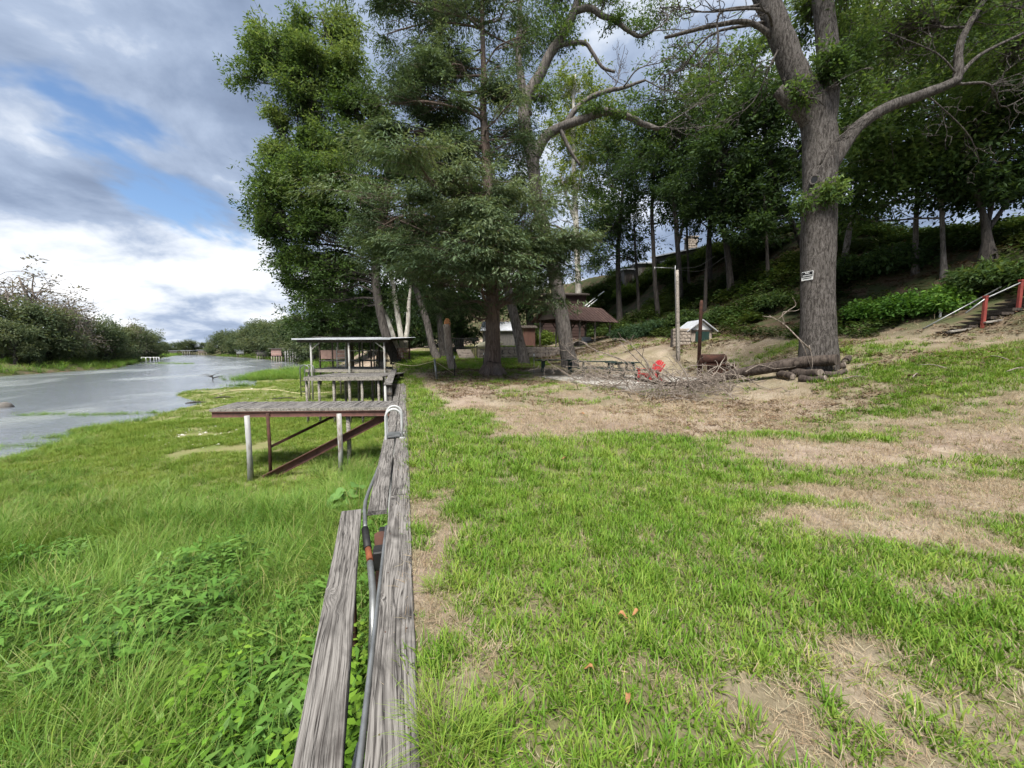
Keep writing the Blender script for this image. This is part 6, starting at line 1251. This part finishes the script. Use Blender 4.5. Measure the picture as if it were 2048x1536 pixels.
# ------------------------------------------------------------------ sedge clump, big-leaved plant, bushes
q = on(905, 1490, 0); rs = np.random.default_rng(9)
for k, (px, py, s, lab) in enumerate(((905, 1490, .72, 'bushy clump of long thin sedge blades at the bottom beside the plank'), (870, 1180, .35, 'small grass clump growing against the plank edge by the worn strip'), (850, 1420, .4, 'small dark grass clump against the plank near the bottom'))):
    q = on(px, py, 0); me = tuft_mesh('sedge_clump', blades(rs, int(260 * s), .42 * s, .0042, .16 * s, .55, .95, 5), G_LAWN); o = link('sedge_clump', me, None, (q[0], q[1], 0)); tag(o, lab, 'grass clump')
q = on(693, 1000, -1.35)
bl = thing('broadleaf_plant', (q[0], q[1], -1.85), 'large pale round-leaved plant in the grass just left of the broken pipe', 'plant')
for k in range(9):
    a = rs.uniform(0, 2 * pi); c = np.array([q[0] + .28 * cos(a) * rs.uniform(.3, 1.2), q[1] + .28 * sin(a) * rs.uniform(.3, 1.2), -1.30 + rs.uniform(-.15, .18)]); n = unit(np.array([cos(a) * .5, sin(a) * .5 - .2, 1.])); e1 = unit(np.cross(n, (0.2, 1, 0))); e2 = np.cross(n, e1); th = np.linspace(0, 2 * pi, 13)[:-1]; R0 = rs.uniform(.12, .19)
    V = [c + zz * .0] + [c + (e1 * cos(t) + e2 * sin(t)) * R0 * (1 + .10 * cos(5 * t) - .3 * max(0, cos(t - pi)) ** 8) + n * (.03 * cos(3 * t + k) + .02) for t in th]
    mb = MB(); mb.add(V, [(0, 1 + j, 1 + (j + 1) % 12) for j in range(12)], True)
    me = mb.mesh('leaf', origin_of(bl)); me.materials.append(M_BL := globals().get('M_BL') or leafmat('broadleaf', fixed=((.10, .20, .05), (.14, .26, .07), (.18, .30, .09)), trans=.3)); ca = me.color_attributes.new('tint', 'FLOAT_COLOR', 'POINT'); ca.data.foreach_set('color', np.ones(len(V) * 4, np.float32)); link('leaf', me, bl)
    part('stalk', MB().tube([(q[0], q[1], -1.85), c - zz * .02], .008, 5), MAT['hose'], bl)
def bush(name, label, px, py, w, h, n, pal, leaf=(.16, .08), seed=1, li=.5, group=None, cat='bush'):
    b, d = gnd(px, py); rr = np.random.default_rng(seed); o = thing(name, b, label, cat, group); mb = MB(); C0 = b + zz * h * .45
    for k in range(9):
        a = rr.uniform(0, 2 * pi); e = b + np.array([cos(a) * w * .6, sin(a) * w * .45, h * rr.uniform(.5, .9)]); mb.tube(curve_to(b, e, rr, .08, 5), np.linspace(.03, .01, 5), 4)
    part('stems', mb, MAT['bark_dark'], o, kind='stuff')
    p = unit(rr.normal(0, 1, (n, 3))) * rr.random((n, 1)) ** .4; p[:, 2] = np.abs(p[:, 2]) * 1.1 - .25; cen = b + zz * h * .25 + p * np.array([w, w * .7, h * .72]) * (1 + .35 * (vnoise(p * 2.2 + seed) - .5))[:, None]; out = unit(p + rr.normal(0, .4, p.shape))
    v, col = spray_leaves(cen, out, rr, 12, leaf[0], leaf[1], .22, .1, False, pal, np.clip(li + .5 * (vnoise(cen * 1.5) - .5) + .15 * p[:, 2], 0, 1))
    me = fastmesh('foliage', v - origin_of(o), np.arange(len(v)).reshape(-1, 4), col); me.materials.append(MAT['leaf']); tag(link('foliage', me, o), kind='stuff'); return o
PAL_BR = [(.030, .080, .014), (.055, .130, .022), (.090, .185, .032), (.14, .23, .045)]
PAL_BLU = [(.028, .058, .030), (.045, .088, .044), (.068, .120, .058), (.095, .150, .075)]
bush('green_bush', 'bright green leafy bush, left one beside the red-post steps', 1745, 634, 1.15, .75, 420, PAL_BR, seed=2)
bush('green_bush', 'bright green leafy bush, middle one behind the white capped pipe', 1815, 632, 1.2, .85, 460, PAL_BR, seed=3)
bush('green_bush', 'bright green leafy bush, right one nearest the red-post steps', 1885, 622, 1.0, .9, 380, PAL_BR, seed=4, li=.55)
bush('slope_bush', 'bluish green bush right of the gazebo on the slope edge', 1272, 676, 2.4, 1.1, 420, PAL_BLU, (.24, .09), 5)
bush('slope_bush', 'low bluish bush behind the pump house stone wall', 1318, 664, 2.2, 1.0, 380, PAL_BLU, (.24, .09), 6)
bush('slope_bush', 'dark green bush behind the pump house roof', 1375, 650, 1.8, 1.3, 320, PAL_DARK, (.24, .10), 7, .45)
bush('slope_bush', 'small green bush right of the pump house roof', 1450, 636, 1.6, .9, 260, PAL_DARK, (.22, .09), 8, .5)
bush('slope_bush', 'green bush on the slope left of the big pecan trunk', 1560, 612, 1.5, .9, 280, PAL_DARK, (.2, .09), 9, .5)
bush('lime_shrub', 'yellow-green shrub on the bank above the gazebo', 1262, 596, 2.6, 1.8, 420, PAL_LIME, (.28, .12), 10, .45)
bush('lime_shrub', 'yellow-green shrub on the crest right of the stone chimney', 1440, 515, 2.4, 1.6, 380, PAL_LIME, (.28, .12), 11, .45)
bush('lime_shrub', 'bright yellow-green shrub on the crest under the leaning bank tree', 1510, 500, 2.6, 1.5, 380, PAL_LIME, (.26, .12), 12, .45)
bush('lime_shrub', 'yellow-green shrub growing inside the view through the gazebo posts', 1095, 690, 1.6, 1.6, 260, PAL_LIME, (.26, .12), 13, .5)
bush('lime_shrub', 'yellow-green shrub on the crest in front of the outbuildings', 1330, 556, 2.8, 1.2, 360, PAL_LIME, (.28, .12), 14, .4)
bush('lime_shrub', 'pale lime shrub between the grey shed and the cypress trunk', 1022, 672, 1.6, 2.2, 240, PAL_LIME, (.26, .12), 15, .6)
bush('slope_bush', 'dark shrub on the bank beyond the red-post steps', 1990, 575, 1.8, 1.0, 300, PAL_DARK, (.2, .09), 16, .5)
bush('slope_bush', 'tall dark shrub behind the slim pale bank tree', 1800, 545, 2.0, 1.4, 360, PAL_DARK, (.22, .1), 17, .25)
bush('slope_bush', 'dark shrub just right of the big pecan trunk', 1710, 560, 1.8, 1.3, 320, PAL_DARK, (.22, .1), 18, .2)

bush('bank_shrub', 'tall leafy shrub filling the view behind the gazebo posts, left one', 1128, 668, 2.0, 2.3, 300, PAL_PEC, (.28, .12), 21, .45)
bush('bank_shrub', 'tall leafy shrub behind the gazebo posts, right one', 1172, 664, 2.2, 2.4, 320, PAL_DARK, (.28, .12), 22, .5)
bush('bank_shrub', 'dark shrub growing against the brick building left corner', 1090, 660, 1.8, 2.2, 260, PAL_DARK, (.28, .12), 23, .4)
# ------------------------------------------------------------------ fallen limb, log pile and dead brush in front of the big pecan
rb = np.random.default_rng(77)
def lg(px, py, d): return at(px, py, d)
def rest(px, py, up=0.):                      # a picture point laid on the ground, lifted by up
    b, d = gnd(px, py); return b + zz * up
fl = thing('fallen_limb', rest(1480, 770), 'long dark fallen limb lying from the pecan foot to the patio brush', 'fallen limb')
stem = np.array([(*rest(1672, 748, .42), .17), (*rest(1600, 752, .42), .19), (*rest(1530, 760, .38), .19), (*rest(1470, 766, .32), .17), (*rest(1420, 774, .24), .15), (*rest(1375, 780, .2), .12), (*rest(1330, 780, .22), .08), (*rest(1270, 776, .35), .05)])
qs = spline(stem, 40); part('main_limb', MB().tube(qs[:, :3], qs[:, 3], 14, True, .10, 3.), MAT['bark_log'], fl)
tw = MB()
for k in range(30):
    i = rb.integers(14, 40); a = qs[i, :3]; el = rb.uniform(-.1, .9); az = rb.uniform(0, 2 * pi); l = rb.uniform(.5, 1.7); e = a + l * np.array([cos(az) * cos(el), sin(az) * cos(el), sin(el) * .8]); e[2] = max(e[2], gz(e[0], e[1]) + .03); c1 = curve_to(a, e, rb, .14, 7); tw.tube(c1, np.linspace(.028, .009, 7), 5, False)
    for z in range(4):
        j = rb.integers(2, 7); e2 = c1[j] + unit(e - a + rb.normal(0, .6, 3)) * l * rb.uniform(.2, .45); e2[2] = max(e2[2], gz(e2[0], e2[1]) + .02); tw.tube(curve_to(c1[j], e2, rb, .16, 5), np.linspace(.012, .005, 5), 4, False)
part('branches', tw, MAT['bark_dead'], fl, kind='stuff')
def brush(label, px, py, w, h, n, seed, tall=()):
    r = np.random.default_rng(seed); b = rest(px, py); o = thing('brush_pile', b, label, 'brush pile', 'dead brush heaps'); mb = MB()
    for k in range(n):
        c = b + ux * r.normal(0, w * .5) + vy * r.normal(0, w * .22); c[2] = gz(c[0], c[1]) + abs(r.normal(0, h * .45)); az = r.uniform(0, 2 * pi); el = r.normal(.12, .45); l = r.uniform(.5, 1.6); dv = np.array([cos(az) * cos(el), sin(az) * cos(el), sin(el)]); a = c - dv * l / 2; e = c + dv * l / 2
        for p in (a, e): p[2] = max(p[2], gz(p[0], p[1]) + .02)
        c1 = curve_to(a, e, r, .13, 7); mb.tube(c1, np.linspace(r.uniform(.008, .018), .005, 7), 4, False)
        for z in range(3):
            j = r.integers(2, 7); e2 = c1[j] + unit(dv + r.normal(0, .6, 3)) * l * r.uniform(.15, .4); e2[2] = max(e2[2], gz(e2[0], e2[1]) + .02); mb.tube(curve_to(c1[j], e2, r, .15, 4), np.linspace(.009, .004, 4), 3, False)
    part('twigs', mb, MAT['bark_dead'], o, kind='stuff')
    for pts in tall:
        b0, d0 = gnd(px, py); q = spline([at(a, c, d0) for a, c in pts], 16); part('branch', MB().tube(q, np.linspace(.035, .008, 16), 6), MAT['bark_dead'], o)
        mb2 = MB()
        for z in range(9):
            j = r.integers(4, 16); e2 = q[j] + unit(q[-1] - q[0] + r.normal(0, 1.6, 3)) * r.uniform(.25, .7); mb2.tube(curve_to(q[j], e2, r, .16, 6), np.linspace(.012, .004, 6), 4, False)
        part('branchlets', mb2, MAT['bark_dead'], o, kind='stuff')
brush('tall heap of dead twigs in front of the green picnic tables', 1200, 762, 2.0, .85, 105, 5, [[(1225, 770), (1190, 735), (1150, 715), (1125, 690)], [(1290, 768), (1255, 725), (1190, 700), (1160, 682), (1142, 690)], [(1170, 770), (1130, 745), (1095, 720), (1120, 695)], [(1300, 765), (1262, 738), (1230, 715), (1180, 708)]])
brush('heap of dead twigs tangled just left of the red chair', 1255, 778, 2.0, .5, 60, 6, [[(1330, 780), (1290, 735), (1255, 700), (1238, 682)], [(1320, 770), (1290, 720), (1262, 690), (1250, 680)], [(1400, 775), (1340, 750), (1290, 745), (1210, 742)]])
brush('spray of dead twigs spread before the barrel smoker', 1400, 786, 2.0, .45, 70, 7, [[(1390, 790), (1370, 745), (1345, 712)], [(1470, 790), (1440, 760), (1400, 740)]])
brush('thin dead twigs lying at the tip of the fallen limb nearest the lawn', 1360, 795, 1.8, .25, 60, 8)
lp_ = [(1560, 757, 1585, 762, .12, 'short cut log at the left end of the log pile'), (1585, 752, 1640, 756, .15, 'mossy log lying under the fallen limb against the pecan'), (1640, 744, 1690, 738, .11, 'reddish log at the right end of the pile by the pecan foot'), (1600, 763, 1650, 764, .10, 'front log of the pile before the pecan'), (1648, 756, 1692, 748, .09, 'thin peeled log lying across the right of the log pile'), (1690, 730, 1697, 722, .10, 'stubby grey log end leaning beside the pecan foot')]
for a, b, c, e, rad, lab in lp_:
    p0, p1 = rest(a, b, rad), rest(c, e, rad); ax = unit(p1 - p0); p1 = p0 + ax * max(np.linalg.norm(p1 - p0), .45); o = thing('cut_log', (p0 + p1) / 2, lab, 'log', 'cut logs at the pecan foot')
    part('bark', MB().tube(spline([p0, (p0 + p1) / 2 + zz * rb.normal(0, .04) + vy * rb.normal(0, .05), p1], 10), rad * np.linspace(1.1, .8, 10), 12, True, .22, 3.), MAT['bark_log'], o)
    for s_, e_ in ((p0, -ax), (p1, ax)): part('cut_face', MB().tube([s_ - e_ * .02, s_ + e_ * .012], rad * .72, 12), MAT['bark_dead'], o)
lt = thing('leaning_branch', rest(1625, 742), 'forked bare branch leaning against the left side of the pecan trunk', 'branch')
dl = 11.6; q = spline([at(1622, 700, dl), at(1600, 680, dl - .1), at(1570, 650, dl), at(1545, 635, dl), at(1538, 631, dl)], 16); part('branch', MB().tube(q, np.linspace(.024, .008, 16), 6), MAT['bark_dead'], lt)
for pts in ([(1570, 650), (1565, 625), (1590, 622), (1600, 618)], [(1555, 640), (1575, 622), (1592, 610), (1585, 595)], [(1545, 635), (1525, 632)], [(1600, 680), (1610, 700), (1622, 735)], [(1618, 690), (1625, 720), (1623, 742)]):
    q = spline([at(a, b, dl - .1) for a, b in pts], 9); part('fork', MB().tube(q, np.linspace(.013, .005, 9), 5), MAT['bark_dead'], lt)
# more litter: sticks and dead leaves on the lawn
for k, (px, py, l, a) in enumerate(((1832, 757, .35, .6), (1862, 738, .3, 1.9), (1990, 722, .4, 1.2), (1735, 735, .35, .1), (1712, 760, .3, -.2), (2040, 745, .4, .2))):
    c = rest(px, py, .03); solo('fallen_stick', MB().tube(spline([c - ux * l * cos(a) - vy * l * sin(a), c + zz * .08, c + ux * l * cos(a) + vy * l * sin(a) + zz * .05], 8), [.012, .014, .013, .012, .01, .009, .007, .004], 5), MAT['bark_dead'], ('bent pale stick on the dry slope, lower one right of the pecan', 'pale upright twig on the green patch right of the pecan', 'pale twig in the green patch far right of the pecan', 'pale stick lying just right of the log pile', 'pale stick lying lower right of the log pile', 'white stick at the right edge of the slope')[k], 'stick')
for k, (px, py, s, lab) in enumerate(((1245, 1247, .028, 'curled tan leaf on the grass, left of the pair in mid lawn'), (1272, 1240, .026, 'curled tan leaf on the grass, right of the pair in mid lawn'), (1178, 1357, .025, 'brown curled leaf on the lower lawn'), (1255, 1415, .022, 'small brown leaf low on the lawn beside the sedge'), (1165, 832, .06, 'dark brown leaf on the worn ground in front of the patio'), (1128, 925, .04, 'dark curled leaf in mid lawn'))):
    c = rest(px, py, .045); a = rs.uniform(0, 2 * pi); e1 = np.array([cos(a), sin(a), .15]); e2 = np.array([-sin(a), cos(a), .1]); V = []
    for i in range(5):
        t = i / 4; w = s * .55 * sin(pi * (t * .9 + .05)); 
        for j in (-1, 0, 1): V.append(c + e1 * s * 2 * (t - .5) + e2 * w * j + zz * (abs(j) * w * .8 + .015 * sin(t * 5)))
    mb = MB(); mb.add(V, [(i * 3 + j, i * 3 + j + 1, i * 3 + j + 4, i * 3 + j + 3) for i in range(4) for j in range(2)], True); solo('dead_leaf', mb, MAT['deadleaf'], lab, 'leaf')
# bleached stones on the river flat
st_ = MB(); 
for k in range(150):
    px, py = (rs.normal(385, 45), rs.normal(872, 14)) if k < 80 else (rs.uniform(380, 600), rs.uniform(776, 812)); q = on(px, py, WATER + .2); z = gz(q[0], q[1]); s = rs.uniform(.02, .07)
    if q[0] > wallx(q[1]) - .3 or inside(np.array([q[0]]), np.array([q[1]]), SHORE)[0]: continue
    st_.tube([(q[0], q[1], z - .02), (q[0], q[1], z + s * .3), (q[0] + s * .1, q[1], z + s * .5)], [s, s * .9, s * .3], 6, True, .2, 2., None, False)
o = part('bleached_stones', st_, MAT['shell']); tag(o, 'scatter of bleached stones and shells on the dry river flat', 'stones', None, 'stuff')

# ------------------------------------------------------------------ sign on the pecan
tc_ = at(1637, 553.5, 12.6); n0 = unit((CAM - tc_) * (1, 1, 0)); lf = np.array([n0[1], -n0[0], 0]); lf = lf if np.dot(lf, RGT) < 0 else -lf
nv = unit(n0 * cos(.62) + lf * sin(.62)); sc_ = tc_ + nv * .485; sv = np.cross(zz, nv); sg = thing('tree_sign', sc_, 'small black and white no trespassing sign nailed to the pecan trunk', 'sign')
RT = np.stack([sv, nv, zz], 1); 
part('plate', MB().box(sc_, (.36, .012, .27), RT, .003), MAT['signwhite'], sg)
part('black_panel', MB().box(sc_ + nv * .008 + zz * .045, (.335, .005, .155), RT), MAT['signblack'], sg)
def lettering(txt, size, c, mat):
    cu = bpy.data.curves.new('lettering', 'FONT'); cu.body = txt; cu.size = size; cu.align_x = 'CENTER'; cu.align_y = 'CENTER'; cu.extrude = .001; cu.offset = .0012
    ob = bpy.data.objects.new('lettering', cu); COL.objects.link(ob); dg = bpy.context.evaluated_depsgraph_get(); me = bpy.data.meshes.new_from_object(ob.evaluated_get(dg)); bpy.data.objects.remove(ob); me.materials.clear(); me.materials.append(mat)
    o = link('lettering', me, sg, c - origin_of(sg)); mt = mathutils.Matrix((tuple((sv[i], zz[i], nv[i]) for i in range(3)))).to_4x4(); o.rotation_euler = mt.to_euler(); return o
lettering('NO', .085, sc_ + nv * .0135 + zz * .085, MAT['signwhite']); lettering('TRESPASSING', .048, sc_ + nv * .0135 + zz * .008, MAT['signwhite'])
part('rule', MB().box(sc_ + nv * .008 - zz * .075, (.27, .005, .022), RT), MAT['signblack'], sg)

# ------------------------------------------------------------------ trees across the river and far downstream
def far_mesh(seed, h, w, n, pal, leaf, dead=False):
    r = np.random.default_rng(seed); mb = MB(); st = [(0, 0, -.3, .35), (r.normal(0, .2), 0, h * .25, .28), (r.normal(0, .4), r.normal(0, .3), h * .55, .18), (r.normal(0, .5), 0, h * .85, .05)]; q = spline(st, 12); mb.tube(q[:, :3], q[:, 3], 7)
    V = []; C_ = []
    for k in range(15 if not dead else 16):
        a = r.uniform(0, 2 * pi); z = h * r.uniform(.12, .9); rad = w * (1 - .75 * abs(z / h - .42)) * r.uniform(.3, .8); c = np.array([rad * cos(a), rad * sin(a), z]); i = int(np.clip(z / h * 9, 1, 11)); limb = curve_to(q[i, :3], c, r, .1, 6); mb.tube(limb, np.linspace(.12, .03, 6), 4, False)
        if dead:
            for z_ in range(14): e = c + r.normal(0, w * .28, 3); mb.tube(curve_to(limb[r.integers(2, 6)], e, r, .14, 5), np.linspace(.05, .015, 5), 3, False)
        if n:
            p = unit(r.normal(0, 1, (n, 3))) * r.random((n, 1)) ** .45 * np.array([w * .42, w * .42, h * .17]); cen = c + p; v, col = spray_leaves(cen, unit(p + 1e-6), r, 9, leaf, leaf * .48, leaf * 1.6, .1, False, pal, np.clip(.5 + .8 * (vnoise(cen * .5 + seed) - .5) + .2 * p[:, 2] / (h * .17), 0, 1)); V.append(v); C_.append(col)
    m1 = mb.mesh('trunk'); m1.materials.append(MAT['bark_dead'] if dead else MAT['bark_dark']); m2 = None
    if V: v = np.concatenate(V); m2 = fastmesh('crown', v, np.arange(len(v)).reshape(-1, 4), np.concatenate(C_)); m2.materials.append(MAT['leaf'])
    return m1, m2
FAR = [far_mesh(201 + k, 10, 4.4, 62, PAL_FAR, .40) for k in range(4)] + [far_mesh(301, 10, 4.2, 14, PAL_GREY, .35, True), far_mesh(302, 10, 4.0, 8, PAL_GREY, .35, True)]
def far_tree(name, label, x, y, s, kind, group, sq=1.0):
    z = gz(x, y) - .2; o = thing(name, (x, y, z), label, 'tree', group); o.scale = (s * sq, s * sq, s); o.rotation_euler = (0, 0, rb.uniform(0, 6.28)); m1, m2 = FAR[kind]
    link('trunk', m1, o)
    if m2: tag(link('crown', m2, o), kind='stuff')
ORD = ['first', 'second', 'third', 'fourth', 'fifth', 'sixth', 'seventh', 'eighth', 'ninth', 'tenth', 'eleventh', 'twelfth', 'thirteenth', 'fourteenth', 'fifteenth', 'sixteenth', 'seventeenth', 'eighteenth', 'nineteenth', 'twentieth']
LB = [(5, 585, 66, 0), (40, 560, 74, 4), (75, 590, 68, 1), (30, 640, 62, 2), (110, 612, 72, 5), (135, 605, 80, 4), (165, 618, 84, 4), (105, 655, 70, 3), (190, 625, 92, 0), (215, 645, 86, 3), (235, 640, 104, 1), (255, 655, 112, 4), (275, 650, 124, 2), (298, 655, 130, 0), (312, 668, 150, 1), (160, 668, 78, 1), (60, 675, 64, 0), (230, 672, 98, 2)]
LB.sort(key=lambda q: q[0])
for k, (px, ytop, d, kind) in enumerate(LB):
    p = at(px, 720, d); g = gz(p[0], p[1]); s = max((at(px, ytop, d)[2] - g) / 9.6, .35)
    far_tree('opposite_tree', '%s tree from the left on the opposite bank, %s' % (ORD[k], 'grey and half dead' if kind > 3 else 'dark green'), p[0], p[1], s * (1.18 if kind > 3 else .95), kind, 'trees on the opposite bank', 1.15)
RB = [(335, 683, 250, 0), (352, 684, 262, 1), (372, 681, 255, 2), (390, 682, 262, 3), (410, 684, 262, 0), (428, 680, 225, 1), (445, 668, 212, 2), (462, 664, 200, 3), (480, 660, 190, 0), (498, 655, 180, 1), (515, 650, 168, 2), (530, 645, 158, 3), (548, 640, 150, 0), (565, 638, 140, 1), (580, 642, 132, 2), (596, 640, 122, 3), (612, 636, 110, 0), (630, 640, 96, 1), (655, 640, 84, 2)]
for k, (px, ytop, d, kind) in enumerate(RB):
    p = at(px, 715, d) if px > 420 else at(px, 712, d); g = max(gz(p[0], p[1]), WATER); s = max((at(px, ytop, d)[2] - g) / 9.4, .35)
    far_tree('downstream_tree', '%s tree from the left in the tree line closing the river view' % ORD[k], p[0], p[1], s, kind, 'trees along the downstream bend', 1.35)
for k, (px, py, s) in enumerate(((20, 712, .42), (60, 716, .36), (100, 712, .40), (140, 714, .36), (180, 712, .40), (215, 714, .34), (250, 712, .42), (285, 708, .45))):
    b, d = gnd(px, py + 12); p = at(px, py + 8, d + 6); far_tree('opposite_shrub', '%s low shrub from the left at the foot of the opposite trees' % ORD[k], p[0], p[1], s, k % 4, 'shrubs on the opposite bank', 1.6)
